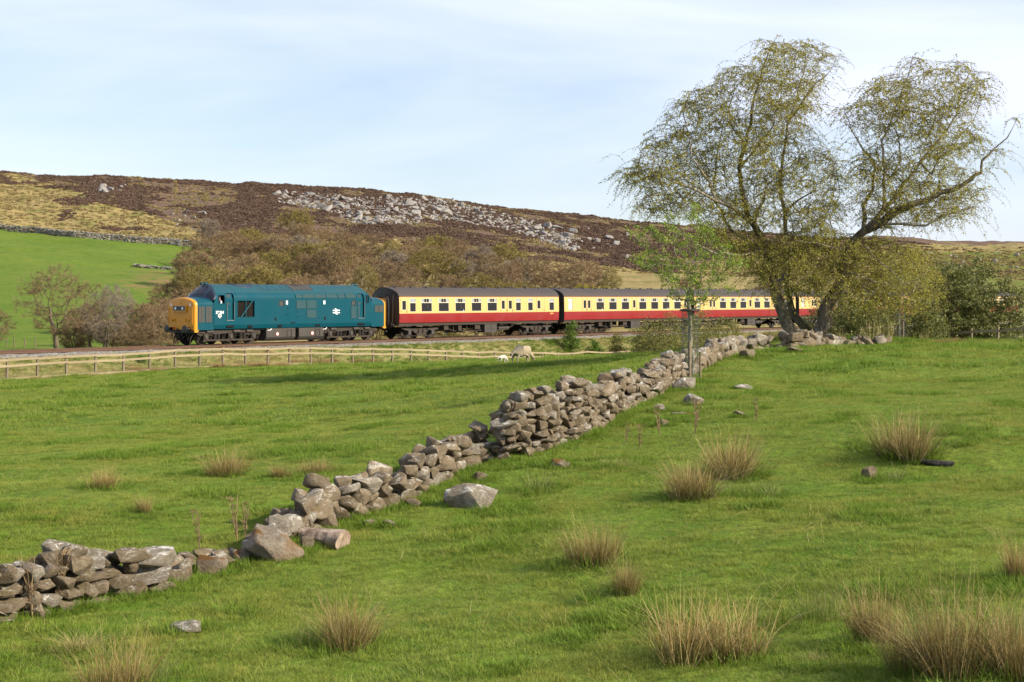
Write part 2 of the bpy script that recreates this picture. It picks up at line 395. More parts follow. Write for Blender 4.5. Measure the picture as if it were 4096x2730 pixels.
def glass_mat(name, tint, alpha):
    t = NT(name); fr = t.n('ShaderNodeFresnel', {'IOR': 1.5}).outputs['Fac']
    tr = t.n('ShaderNodeBsdfTransparent', {'Color': (*tint, 1)}); gl = t.n('ShaderNodeBsdfGlossy', {'Roughness': 0.03})
    di = t.n('ShaderNodeBsdfDiffuse', {'Color': (0.03, 0.03, 0.035, 1)})
    m0 = t.n('ShaderNodeMixShader', {'Fac': alpha}); t.L(tr.outputs[0], m0.inputs[1]); t.L(di.outputs[0], m0.inputs[2])
    m1 = t.n('ShaderNodeMixShader', {'Fac': fr}); t.L(m0.outputs[0], m1.inputs[1]); t.L(gl.outputs[0], m1.inputs[2])
    return t.done(m1.outputs[0])
glass_m = glass_mat('window_glass', (0.55, 0.56, 0.55), 0.10)
screen_m = glass_mat('cab_glass', (0.22, 0.22, 0.30), 0.35)
frost_m = paint('frosted_glass', (0.42, 0.43, 0.42), 0.35, 0.1)

def panel_grid(x0, x1, z0, z1, holes, yf, depth=0.0, xs_extra=(), zs_extra=(), both=False):
    """flat wall in the x-z plane with rectangular holes and reveals; yf(z) gives its y"""
    xs = sorted(set([x0, x1] + [h[0] for h in holes] + [h[1] for h in holes] + list(xs_extra)))
    zs = sorted(set([z0, z1] + [h[2] for h in holes] + [h[3] for h in holes] + list(zs_extra)))
    xs = [x for x in xs if x0 <= x <= x1]; zs = [z for z in zs if z0 <= z <= z1]
    m = MB(); nx = len(xs)
    m.v = [(x, yf(z), z) for z in zs for x in xs]
    for j in range(len(zs) - 1):
        for i in range(nx - 1):
            cx = (xs[i] + xs[i + 1]) / 2; cz = (zs[j] + zs[j + 1]) / 2
            if any(h[0] < cx < h[1] and h[2] < cz < h[3] for h in holes): continue
            m.f.append((j * nx + i, j * nx + i + 1, (j + 1) * nx + i + 1, (j + 1) * nx + i))
    if depth:
        for a, b, c, d in holes:
            a = max(a, x0); b = min(b, x1); c = max(c, z0); d = min(d, z1)
            if b <= a or d <= c: continue
            s = depth
            o = [(a, yf(c), c), (b, yf(c), c), (b, yf(d), d), (a, yf(d), d)]; i_ = [(x, y + s, z) for x, y, z in o]
            m.add(o + i_, [(0, 1, 5, 4), (1, 2, 6, 5), (2, 3, 7, 6), (3, 0, 4, 7)])
    return m
def text_mesh(txt, size, name, mat, parent, x, y, z, face=-1, bold=0.0):
    cu = bpy.data.curves.new(name, 'FONT'); cu.body = txt; cu.size = size; cu.extrude = 0.003; cu.offset = bold; cu.align_x = 'CENTER'
    o = bpy.data.objects.new(name, cu); COL.objects.link(o)
    dg = bpy.context.evaluated_depsgraph_get(); me = bpy.data.meshes.new_from_object(o.evaluated_get(dg))
    bpy.data.objects.remove(o); bpy.data.curves.remove(cu)
    me.name = name; me.materials.clear(); me.materials.append(mat)
    o = bpy.data.objects.new(name, me); o.location = (x, y, z); o.rotation_euler = (R(90), 0, 0 if face < 0 else math.pi)
    return link(o, parent)
def skin_figure(name, mat, nodes, edges, root, parent=None, sub=2):
    """one continuous body grown from a skeleton"""
    me = bpy.data.meshes.new(name); ks = list(nodes); ix = {k: i for i, k in enumerate(ks)}
    me.from_pydata([nodes[k][:3] for k in ks], [(ix[a], ix[b]) for a, b in edges], [])
    o = bpy.data.objects.new(name, me); COL.objects.link(o)
    sk = o.modifiers.new('skin', 'SKIN'); sk.use_smooth_shade = True
    for i, k in enumerate(ks):
        r = nodes[k][3]; r = (r, r) if not hasattr(r, '__len__') else r
        me.skin_vertices[0].data[i].radius = r; me.skin_vertices[0].data[i].use_root = (k == root)
    ss = o.modifiers.new('sub', 'SUBSURF'); ss.levels = sub; ss.render_levels = sub
    dg = bpy.context.evaluated_depsgraph_get(); dg.update()
    m2 = bpy.data.meshes.new_from_object(o.evaluated_get(dg)); bpy.data.objects.remove(o)
    m2.name = name; m2.materials.clear(); m2.materials.append(mat); m2.polygons.foreach_set('use_smooth', [True] * len(m2.polygons))
    o = bpy.data.objects.new(name, m2); return link(o, parent)
skin_m = paint('skin', (0.50, 0.27, 0.18), 0.6, 0.1)
def cloth(name, c): return paint(name, c, 0.9, 0.2, (0.05, 0.05, 0.06), 0.1, 6)
def person(loc, rz, shirt, hair, label):
    """seated figure: skin body with head and hands, clothing and hair as children"""
    root = empty('person', loc, rz); tag(root, label, 'person', 'people on the train')
    nd = {'pel': (0, 0, 0.10, (0.14, 0.11)), 'chest': (0.02, 0, 0.42, (0.16, 0.11)), 'neck': (0.03, 0, 0.60, 0.055), 'head0': (0.05, 0, 0.68, (0.062, 0.07)), 'head1': (0.055, 0, 0.78, (0.078, 0.085)), 'head2': (0.05, 0, 0.86, (0.055, 0.06)), 'nose': (0.155, 0, 0.755, 0.016)}
    ed = [('pel', 'chest'), ('chest', 'neck'), ('neck', 'head0'), ('head0', 'head1'), ('head1', 'head2'), ('head1', 'nose')]
    for q, s in (('l', 1), ('r', -1)):
        nd['sh' + q] = (0.0, 0.19 * s, 0.52, 0.06); nd['el' + q] = (0.10, 0.26 * s, 0.27, 0.048); nd['wr' + q] = (0.33, 0.20 * s, 0.20, 0.032); nd['pa' + q] = (0.39, 0.19 * s, 0.20, (0.035, 0.018))
        ed += [('chest', 'sh' + q), ('sh' + q, 'el' + q), ('el' + q, 'wr' + q), ('wr' + q, 'pa' + q)]
        for i, (dy, ln) in enumerate(((0.027, 0.075), (0.009, 0.085), (-0.009, 0.08), (-0.027, 0.062))):
            nd['f%d%s' % (i, q)] = (0.41 + ln * .6, 0.19 * s + dy, 0.195, 0.0085); nd['g%d%s' % (i, q)] = (0.41 + ln, 0.19 * s + dy, 0.18, 0.008)
            ed += [('pa' + q, 'f%d%s' % (i, q)), ('f%d%s' % (i, q), 'g%d%s' % (i, q))]
        nd['t' + q] = (0.40, (0.19 - 0.055) * s, 0.20, 0.010); ed.append(('wr' + q, 't' + q))
        nd['kn' + q] = (0.45, 0.11 * s, 0.08, (0.075, 0.07)); nd['an' + q] = (0.46, 0.11 * s, -0.34, 0.05); nd['to' + q] = (0.62, 0.11 * s, -0.40, 0.04)
        ed += [('pel', 'kn' + q), ('kn' + q, 'an' + q), ('an' + q, 'to' + q)]
    skin_figure('body', skin_m, nd, ed, 'pel', root)
    cn = {k: v for k, v in nd.items() if k[:2] in ('pe', 'ch', 'sh', 'el')}
    cn = {k: (v[0], v[1], v[2], tuple(r * 1.13 for r in v[3]) if hasattr(v[3], '__len__') else v[3] * 1.22) for k, v in cn.items()}
    cn['ne'] = (0.03, 0, 0.57, 0.075); cn['cl'] = (0.25, 0.22, 0.225, 0.045); cn['cr'] = (0.25, -0.22, 0.225, 0.045)
    skin_figure('shirt', shirt, cn, [('pel', 'chest'), ('chest', 'ne'), ('chest', 'shl'), ('chest', 'shr'), ('shl', 'ell'), ('shr', 'elr'), ('ell', 'cl'), ('elr', 'cr')], 'pel', root)
    tn = {k: v for k, v in nd.items() if k[:2] in ('pe', 'kn', 'an')}
    tn = {k: (v[0], v[1], v[2], tuple(r * 1.16 for r in v[3]) if hasattr(v[3], '__len__') else v[3] * 1.25) for k, v in tn.items()}
    skin_figure('trousers', trouser_m, tn, [('pel', 'knl'), ('knl', 'anl'), ('pel', 'knr'), ('knr', 'anr')], 'pel', root)
    m = MB()
    for i in range(5):
        m.add([(0.035 + 0.09 * math.cos(R(18 * i)) * math.cos(a), 0.10 * math.cos(R(18 * i)) * math.sin(a), 0.80 + 0.115 * math.sin(R(18 * i))) for a in [2 * math.pi * k / 10 for k in range(10)]], [])
    m.f = [(i * 10 + k, i * 10 + (k + 1) % 10, (i + 1) * 10 + (k + 1) % 10, (i + 1) * 10 + k) for i in range(4) for k in range(10)]
    m.build('hair', hair, root, smooth=180)
    return root
trouser_m = cloth('dark_trousers', (0.02, 0.022, 0.03))
def wheel(parent, x, y, r, rim=0.13):
    """disc wheel with tyre and flange on the rail"""
    s = 1 if y > 0 else -1
    w = MB(); pr = [(0.0, 0.05), (0.10, 0.07), (0.12, 0.03), (r - 0.12, 0.02), (r - 0.10, 0.06), (r, 0.06), (r, -0.05), (r + 0.028, -0.055), (r + 0.028, -0.075), (0.0, -0.07)]
    n = 28; secs = [[(x + p * math.cos(2 * math.pi * k / n), y + s * q, r + p * math.sin(2 * math.pi * k / n)) for k in range(n)] for p, q in pr]
    return w.loft(secs, close=True).build('wheel', under_m, parent, smooth=35)
def spring(m, x, y, z0, z1, r, turns=5, wr=0.018):
    pts = [(x + r * math.cos(a), y + r * math.sin(a), z0 + (z1 - z0) * i / (turns * 8)) for i, a in enumerate([2 * math.pi * k / 8 for k in range(turns * 8 + 1)])]
    return m.tube(pts, wr, 5)
def buffer(parent, x, y, d, z=1.05):
    b = MB(); b.cyl((x, y, z), (x + d * 0.22, y, z), 0.12, 0.11, 14); b.cyl((x + d * 0.22, y, z), (x + d * 0.46, y, z), 0.075, n=12)
    o = b.build('buffer', black_m, parent, smooth=40)
    h = MB(); n = 20; pr = [(0.0, 0.445), (0.24, 0.46), (0.255, 0.475), (0.24, 0.50), (0.12, 0.515), (0.0, 0.52)]
    secs = [[(x + d * q, y + p * 0.98 * math.cos(2 * math.pi * k / n), z + p * math.sin(2 * math.pi * k / n)) for k in range(n)] for p, q in pr]
    h.loft(secs, close=True).build('buffer_head', black_m, o, smooth=40); return o

# ------------------------------------------------------------------ diesel locomotive
LX = 14.12
loco = empty('diesel_locomotive', (*tpoint(LX), 0), TRACK_RZ)
tag(loco, 'blue diesel locomotive with orange yellow nose ends hauling the coaches', 'locomotive')
LL = 17.85; HW = 1.35
roofp = [(1.35, 2.98), (1.345, 3.08), (1.315, 3.18), (1.26, 3.28), (1.18, 3.37), (1.12, 3.42), (0.98, 3.56), (0.80, 3.70), (0.60, 3.82), (0.38, 3.91), (0.18, 3.95), (0.0, 3.96)]
WY = lambda z: float(np.interp(z, [p[1] for p in roofp], [p[0] for p in roofp]))
over = [(-y, z) for y, z in roofp] + [(y, z) for y, z in roofp[::-1][1:]]            # near side over the crest to the far side
nosep = [(1.33, 2.55), (1.325, 2.64), (1.30, 2.73), (1.24, 2.81), (1.10, 2.90), (0.90, 2.97), (0.65, 3.03), (0.35, 3.075), (0.0, 3.09)]
nover = [(-y, z) for y, z in nosep] + [(y, z) for y, z in nosep[::-1][1:]]
full = [(-1.33, 0.98), (-1.33, 1.8)] + nover + [(1.33, 1.8), (1.33, 0.98)]
xa = lambda z: 1.47 + max(0.0, z - 2.70) * 0.44                                        # raked front edge of the cab roof
# roof between the two cabs
rs = []
for x in [None, 2.3, 3.4, 5.4, 7.0, 8.7, 10.5, 12.2, 14.6, 15.5, -1]:
    rs.append([((xa(z) if x is None else (LL - xa(z) if x == -1 else x)), y, z) for y, z in over if z >= 3.369])
roof = MB().loft(rs).build('roof', blueroof_m, loco, smooth=50)
# side walls with openings
near_holes = {'cab_window': (1.84, 2.47, 2.66, 3.27), 'cab_door': (2.60, 3.20, 1.60, 3.36), 'radiator': (3.54, 5.02, 1.80, 2.86), 'small_window': (7.27, 7.72, 2.50, 2.87),
              'small_window_b': (14.31, 14.74, 2.52, 2.86), 'cab_door_b': (15.02, 15.60, 1.62, 3.36), 'cab_window_b': (15.75, 16.14, 2.66, 3.27)}
for side, nm in ((-1, 'side_wall'), (1, 'side_wall')):
    hs = list(near_holes.values()) if side < 0 else [(LL - b, LL - a, c, d) for a, b, c, d in near_holes.values()]
    m = panel_grid(1.47, LL - 1.47, 1.30, 3.37, hs, lambda z: side * WY(z), 0.10 * -side, (1.62, 1.76, LL - 1.62, LL - 1.76), (2.70, 2.98, 3.08, 3.18, 3.28))
    def rake(p):
        x, y, z = p
        if z > 2.70 and x < 1.77: x = max(x, xa(z)) if x < 1.48 else max(x, xa(z) + 0.01)
        if z > 2.70 and x > LL - 1.77: x = min(x, LL - xa(z)) if x > LL - 1.48 else min(x, LL - xa(z) - 0.01)
        return (x, y, z)
    m.v = [rake(p) for p in m.v]
    m.loft([[(x, side * HW, 1.30), (x, side * (HW - 0.02), 1.22), (x, side * (HW - 0.09), 1.03)] for x in (1.47, LL - 1.47)])
    m.build(nm, blue_m, loco, smooth=30)
# nose ends, windscreens
for e in (0, 1):
    fx = (lambda x: x) if e == 0 else (lambda x: LL - x)
    d = -1 if e == 0 else 1
    ns = [[(fx(x), y, z + (x - 0.05) * 0.02 * (z > 2.5)) for y, z in full] for x in (0.12, 0.8, 1.47)]
    # nose top rises gently under the windscreen foot
    MB().loft(ns).build('nose', blue_m, loco, smooth=40)
    secs = []
    for x, k in ((0.12, 1.0), (0.0, 0.995), (-0.06, 0.975), (-0.11, 0.93), (-0.13, 0.86)):
        secs.append([(fx(x), y * k, 1.9 + (z - 1.9) * (1 - (1 - k) * 0.75) if z > 1.9 else z) for y, z in full])
    ym = MB().loft(secs); k = len(ym.v); base = secs[-1]
    ym.f.append(tuple(range(k - len(base), k)))
    ym.add([(fx(0.12), -1.33, 0.98), (fx(0.12), -1.0, 0.80), (fx(-0.10), -0.98, 0.80), (fx(-0.06), -1.29, 0.98)], [(0, 1, 2, 3)])
    ym.add([(fx(0.12), 1.33, 0.98), (fx(0.12), 1.0, 0.80), (fx(-0.10), 0.98, 0.80), (fx(-0.06), 1.29, 0.98)], [(0, 1, 2, 3)])
    face = ym.build('nose_front', yellow_m, loco, smooth=40)
    # lower valance corners hanging beside the buffers
    v = MB()
    for s in (-1, 1): v.prism([(fx(-0.10), 0.84), (fx(0.14), 0.84), (fx(0.30), 1.0), (fx(-0.10), 1.0)], 'y', s * 1.31, s * 0.92)
    v.build('valance', yellow_m, face)
    # windscreen surround: between the nose top and the raked roof edge
    ny = np.array([p[0] for p in nover]); nz = np.array([p[1] for p in nover])
    tp = [(xa(z), y, z) for y, z in over]
    bt = []
    for (x, y, z) in tp:
        yy = max(-1.31, min(1.31, y * 0.975)); zz = float(np.interp(yy, ny, nz)) + 0.02; bt.append((1.10 + 0.36 * (yy / 1.31) ** 2, yy, zz))
    S = [[Vector(bt[i]).lerp(Vector(tp[i]), f) + Vector((-0.10 * math.sin(math.pi * f), 0, 0.04 * math.sin(math.pi * f))) for i in range(len(tp))] for f in (0, .12, .3, .5, .7, .88, 1)]
    S = [[(fx(p.x), p.y, p.z) for p in r] for r in S]
    MB().loft(S).build('windscreen_surround', navy_m, loco, smooth=40)
    n = len(tp)
    for a, b in ((1, 7), (8, 14), (15, n - 2)):
        rows_ = []
        for f in (0.20, 0.4, 0.6, 0.82):
            row = []
            for i in np.linspace(a, b, 7):
                i0 = int(i); fr = i - i0; i1 = min(i0 + 1, n - 1)
                B = Vector(bt[i0]).lerp(Vector(bt[i1]), fr); T = Vector(tp[i0]).lerp(Vector(tp[i1]), fr)
                p = B.lerp(T, f) + Vector((-0.10 * math.sin(math.pi * f) - 0.014, 0, 0.04 * math.sin(math.pi * f) + 0.008)); row.append((fx(p.x), p.y, p.z))
            rows_.append(row)
        MB().loft(rows_).build('windscreen', screen_dark_m, loco, smooth=60)
    # cab floor, bulkhead and desk, seen through the side windows
    MB().box(min(fx(1.5), fx(3.4)), max(fx(1.5), fx(3.4)), -1.2, 1.2, 1.45, 1.5).build('cab_floor', dark_m, loco)
    MB().box(min(fx(3.42), fx(3.46)), max(fx(3.42), fx(3.46)), -1.24, 1.24, 1.4, 3.35).build('bulkhead', dark_m, loco)
    # nose-side filter grilles
    for s in (-1, 1):
        for a, b in ((0.20, 0.70), (0.80, 1.32)) if e == 0 else ((0.25, 0.66), (0.72, 1.10)):
            z0, z1 = (1.47, 2.5) if e == 0 else (2.02, 2.52)
            g = MB(); x0, x1 = min(fx(a), fx(b)), max(fx(a), fx(b)); yy = s * 1.335
            mid = (x0 + x1) / 2
            g.box(x0, mid - 0.012, min(yy, yy + s * 0.015), max(yy, yy + s * 0.015), z0, z1); g.box(mid + 0.012, x1, min(yy, yy + s * 0.015), max(yy, yy + s * 0.015), z0, z1)
            for q in np.arange(z0 + 0.03, z1, 0.06): g.box(x0, x1, min(yy + s * .015, yy + s * 0.02), max(yy + s * .015, yy + s * 0.02), q, q + 0.03)
            g.build('nose_grille', grille_m, loco)
    # front fittings: headcode panel, lamp irons, handrails, hoses
    xf = -0.13
    hb_ = MB().box(min(fx(xf), fx(xf - 0.13)), max(fx(xf), fx(xf - 0.13)), -0.66, 0.66, 2.17, 2.58).build('headcode_box', yellow_m, face)
    MB().box(min(fx(xf - 0.13), fx(xf - 0.145)), max(fx(xf - 0.13), fx(xf - 0.145)), -0.58, 0.58, 2.225, 2.535).build('headcode_frame', steel_m, hb_)
    MB().box(min(fx(xf - 0.145), fx(xf - 0.152)), max(fx(xf - 0.145), fx(xf - 0.152)), -0.555, 0.555, 2.25, 2.51).build('headcode_panel', black_m, hb_)
    for s in (-1, 1):
        MB().cyl((fx(xf - 0.152), s * 0.34, 2.38), (fx(xf - 0.165), s * 0.34, 2.38), 0.085, n=18).build('marker_lamp', white_m, hb_)
        MB().tube([(fx(xf + 0.06), s * 1.17, 1.35), (fx(xf - 0.03), s * 1.17, 1.38), (fx(xf - 0.03), s * 1.17, 2.42), (fx(xf + 0.06), s * 1.17, 2.45)], 0.018, 6).build('handrail', yellow_m, face)
        MB().box(min(fx(xf + .02), fx(xf - 0.012)), max(fx(xf + .02), fx(xf - 0.012)), s * 0.92 - 0.06, s * 0.92 + 0.06, 2.52, 2.70).build('warning_plate', white_m, face)
        MB().cyl((fx(xf), s * 0.78, 1.62), (fx(xf - 0.09), s * 0.78, 1.62), 0.085, 0.075, 14).build('tail_lamp', yellow_m, face)
        MB().box(min(fx(xf), fx(xf - 0.05)), max(fx(xf), fx(xf - 0.05)), s * 0.52 - 0.015, s * 0.52 + 0.015, 1.52, 1.74).build('lamp_iron', yellow_m, face)
        MB().cyl((fx(xf), s * 0.62, 1.12), (fx(xf - 0.06), s * 0.62, 1.12), 0.06, n=10).build('jumper_socket', jumper_m if 'jumper_m' in globals() else red_m, face)
        buffer(loco, fx(xf + 0.05), s * 0.87, d, 1.06)
        MB().tube([(fx(xf - 0.05), s * 0.30, 1.08), (fx(xf - 0.16), s * 0.31, 0.95), (fx(xf - 0.18), s * 0.33, 0.66), (fx(xf - 0.10), s * 0.36, 0.45), (fx(xf - 0.02), s * 0.42, 0.62)], 0.032, 7).build('brake_hose', black_m, loco, smooth=60)
        MB().tube([(fx(xf - 0.04), s * 0.62, 1.02), (fx(xf - 0.15), s * 0.63, 0.90), (fx(xf - 0.14), s * 0.72, 0.62), (fx(xf), s * 0.80, 0.60), (fx(xf), s * 0.85, 0.80)], 0.026, 7).build('jumper_cable', black_m, loco, smooth=60)
    MB().box(min(fx(xf + .04), fx(xf - 0.03)), max(fx(xf + .04), fx(xf - 0.03)), -0.02, 0.02, 2.66, 2.84).build('lamp_iron', yellow_m, face)
    MB().box(min(fx(-0.11), fx(0.2)), max(fx(-0.11), fx(0.2)), -1.22, 1.22, 0.80, 1.03).build('buffer_beam', black_m, loco)
    hk = MB(); hk.tube([(fx(-0.1), 0, 0.98), (fx(-0.32), 0, 0.98), (fx(-0.40), 0, 1.05), (fx(-0.36), 0, 1.12)], 0.04, 6); hk.tube([(fx(-0.34), 0.05, 1.0), (fx(-0.36), 0.05, 0.68), (fx(-0.34), -0.05, 0.52), (fx(-0.36), -0.05, 1.0)], 0.025, 6)
    hk.build('coupling_hook', black_m, loco, smooth=60)
    gd = MB()
    for s in (-1, 1): gd.tube([(fx(0.25), s * 0.85, 0.85), (fx(0.02), s * 0.80, 0.50), (fx(-0.05), s * 0.78, 0.14)], 0.035, 6); gd.tube([(fx(0.30), s * 0.30, 0.8), (fx(-0.02), s * 0.55, 0.35)], 0.03, 6)
    gd.build('guard_iron', under_m, loco)
    MB().cyl((fx(2.0), -0.18, 3.985), (fx(1.72), -0.18, 3.985), 0.05, 0.085, 10).build('horn', blueroof_m, loco, smooth=40)
    MB().cyl((fx(2.0), 0.18, 3.985), (fx(1.72), 0.18, 3.985), 0.05, 0.085, 10).build('horn', blueroof_m, loco, smooth=40)
# doors, windows and louvres on both flanks (the far flank is the near one turned round)
def flank(side):
    fx = (lambda x: x) if side < 0 else (lambda x: LL - x)
    def bx(a, b, y0, y1, z0, z1, m=None):
        m = m or MB(); xs = sorted((fx(a), fx(b))); ys = sorted((side * y0, side * y1)); return m.box(xs[0], xs[1], ys[0], ys[1], z0, z1)
    def bxs(a, b, d0, d1, z0, z1, m=None):
        m = m or MB(); v = []
        for z in (z0, z1):
            for dd in (d0, d1):
                for x in (a, b): v.append((fx(x), side * (WY(z) + dd), z))
        return m.add(v, [(0, 1, 3, 2), (4, 5, 7, 6), (0, 1, 5, 4), (2, 3, 7, 6), (0, 2, 6, 4), (1, 3, 7, 5)])
    for k, (a, b, c, d) in near_holes.items():
        if k.startswith('cab_window') or k.startswith('small'):
            w = MB(); tk = 0.035
            for r in ((a - .01, b + .01, c - .01, c + tk), (a - .01, b + .01, d - tk, d + .01), (a - .01, a + tk, c + tk, d - tk), (b - tk, b + .01, c + tk, d - tk)): bxs(r[0], r[1], -0.04, 0.015, r[2], r[3], w)
            if k == 'cab_window': bxs(a + 0.14, a + 0.17, -0.04, 0.01, c + tk, d - tk, w)
            if k == 'cab_window_b': bxs(a + 0.22, a + 0.25, -0.04, 0.01, c + tk, d - tk, w)
            o = w.build('cab_window' if 'cab' in k else 'engine_room_window', blue_m if 'cab' in k else black_m, loco)
            pz = (a + tk, b - tk) if k != 'cab_window' else (a + tk, a + 0.16)             # the driver's light is slid open
            bxs(pz[0], pz[1], -0.025, -0.018, c + tk, d - tk).build('pane', glass_m if 'cab' in k else grille_m, o)
        elif k.startswith('cab_door'):
            m = bxs(a, b, -0.115, -0.085, c, 2.98); bxs(a, b, -0.115, -0.085, 2.98, d, m); o = m.build('cab_door', blue_m, loco)
            bxs(a + 0.10, a + 0.36, -0.085, -0.075, c + 1.03, d - 0.10).build('pane', black_m, o)
            bx(b - 0.20, b - 0.0, 1.255, 1.262, c, d).build('door_edge', dark_m, o) if False else None
            for x in (a - 0.01, b + 0.02): MB().tube([(fx(x), side * 1.34, c + 0.05), (fx(x), side * 1.395, c + 0.08), (fx(x), side * 1.395, c + 1.12), (fx(x), side * 1.34, c + 1.15)], 0.016, 6).build('handrail', steel_m, o)
            MB().cyl((fx(a + 0.08), side * 1.265, c + 0.72), (fx(a + 0.08), side * 1.31, c + 0.72), 0.035, n=10).build('door_handle', steel_m, o)
            bx(a - 0.02, b + 0.04, 1.20, 1.36, 1.13, 1.26).build('footstep', dark_m, loco)
            bx(a - 0.03, b + 0.03, 1.35, 1.375, c - 0.03, c).build('door_sill', steel_m, o)
        else:
            o = bx(a, b, 1.10, 1.12, c, d).build('radiator', dark_m, loco)
            m = MB()
            for x in np.arange(a + 0.03, b, 0.07): bx(x, x + 0.018, 1.12, 1.24, c, d, m)
            m.build('radiator_slats', under_m, o)
            m = MB(); bx((a + b) / 2 - 0.03, (a + b) / 2 + 0.03, 1.30, 1.34, c, d, m)
            q0 = Vector((fx(a + 0.28), side * 1.352, c)); q1 = Vector((fx(b - 0.16), side * 1.352, d)); m.tube([q0, q1], 0.045, 4)
            for r in ((a - .04, b + .04, c - .04, c), (a - .04, b + .04, d, d + .03), (a - .04, a, c, d), (b, b + .04, c, d)): bx(r[0], r[1], 1.352, 1.366, r[2], r[3], m)
            m.build('radiator_frame', blue_m, o)
    def louvre(a, b, c, d, nm='louvre_panel', step=0.055, mat=louvre_m, tilt=0.0):
        m = MB(); bx(a, b, 1.352, 1.358, c, d, m)
        for z in np.arange(c + 0.02, d - 0.02, step): bx(a + 0.02, b - 0.02, 1.358, 1.374, z, z + step * 0.45, m)
        for r in ((a - .015, b + .015, c - .015, c + .01), (a - .015, b + .015, d - .01, d + .015), (a - .015, a + .012, c + .01, d - .01), (b - .012, b + .015, c + .01, d - .01)): bx(r[0], r[1], 1.356, 1.38, r[2], r[3], m)
        return m.build(nm, mat, loco)
    for a, b, c, d in ((8.89, 9.80, 2.34, 2.87), (9.90, 10.80, 2.34, 2.87), (9.90, 10.80, 1.69, 2.21), (14.27, 14.80, 1.61, 2.44)): louvre(a, b, c, d)
    # inclined cantrail louvres and the ribs between them
    cp = [(1.352, 3.03), (1.350, 3.09), (1.320, 3.19), (1.265, 3.29), (1.235, 3.33)]
    spans = [(8.86, 9.41), (9.52, 10.62), (10.72, 11.72), (11.84, 12.88), (13.02, 13.62), (13.78, 14.76)]
    for a, b in spans:
        m = MB()
        m.loft([[(fx(x), side * (y + 0.006), z) for y, z in cp] for x in (a, b)])
        for i in range(9):
            f = i / 8.6; zz = 3.045 + f * 0.28; yy = float(np.interp(zz, [p[1] for p in cp], [p[0] for p in cp])); bx(a, b, yy + 0.006, yy + 0.022, zz, zz + 0.013, m)
        m.build('cantrail_louvre', louvre_m, loco)
    for x in [8.80] + [(spans[i][1] + spans[i + 1][0]) / 2 - 0.045 for i in range(5)] + [14.78]:
        MB().loft([[(fx(x + q), side * (y + 0.03), z) for y, z in cp] for q in (0, 0.09)]).build('cantrail_rib', blue_m, loco, smooth=60)
    # roof edge beading and panel lines
    MB().tube([(fx(3.45), side * 1.125, 3.425), (fx(14.9), side * 1.125, 3.425)], 0.012, 5).build('roof_bead', blueroof_m, loco)
    for x in (7.91, 11.5): bx(x, x + 0.17, 1.352, 1.356, 2.61, 2.86).build('data_plate', white_m, loco)
    m = MB()
    for x, z in ((6.85, 1.52), (11.55, 1.52)): bx(x, x + 0.16, 1.351, 1.354, z, z + 0.22, m)
    for x, z in ((7.98, 2.30), (7.98, 1.86), (8.92, 2.05), (8.92, 1.74), (11.0, 1.62)): bx(x, x + 0.09, 1.351, 1.354, z, z + 0.08, m)
    for x, w in ((4.45, 0.4), (7.2, 0.35), (10.75, 0.18), (11.05, 0.15)): bx(x, x + w, 1.33, 1.352, 1.10, 1.24, m)
    bx(8.35, 8.75, 1.33, 1.354, 1.31, 1.40, m)
    m.build('footholes', dark_m, loco)
    m = MB(); bx(8.26, 8.265, 1.35, 1.353, 1.45, 2.85, m); bx(8.75, 8.755, 1.35, 1.353, 1.45, 2.85, m); bx(8.26, 8.755, 1.35, 1.353, 2.85, 2.855, m); bx(15.0, 15.004, 1.35, 1.353, 1.3, 2.97, m); bx(3.42, 3.424, 1.35, 1.353, 1.3, 2.97, m)
    m.build('panel_joint', dark_m, loco)
    # tanks slung between the bogies
    for a, b, g in ((6.15, 8.84, 7.15), (9.18, 11.55, 10.45)):
        prf = [(-1.22, 0.30), (-1.30, 0.42), (-1.30, 1.00), (-0.2, 1.00), (-0.2, 0.16), (-1.05, 0.16)]
        xs = sorted((fx(a), fx(b)))
        o = MB().prism([(-side * y, z) for y, z in prf] if side > 0 else prf, 'x', *xs).build('fuel_tank' if a < 9 else 'battery_box', tank_m, loco)
        MB().cyl((fx(g), side * 1.30, 0.62), (fx(g), side * 1.315, 0.62), 0.13, n=18).build('gauge_ring', red_m, o)
        MB().cyl((fx(g), side * 1.315, 0.62), (fx(g), side * 1.325, 0.62), 0.095, n=18).build('gauge', white_m, o)
        m = MB(); bx(b - 0.80, b - 0.74, 1.30, 1.33, 0.40, 0.92, m); bx(b - 0.40, b - 0.34, 1.30, 1.33, 0.40, 0.92, m); bx(b - 0.74, b - 0.40, 1.30, 1.32, 0.84, 0.90, m); bx(b - 0.74, b - 0.40, 1.30, 1.32, 0.42, 0.46, m); m.build('tank_step', under_m, o)
    for x in (6.25, 11.5):
        MB().tube([(fx(x), side * 1.27, 0.84), (fx(x + 0.12), side * 1.32, 0.90), (fx(x + 0.20), side * 1.31, 0.86), (fx(x + 0.36), side * 1.32, 0.98)], 0.026, 5).build('filler_pipe', white_m, loco)
    return bx
for s in (-1, 1): bxn = flank(s)
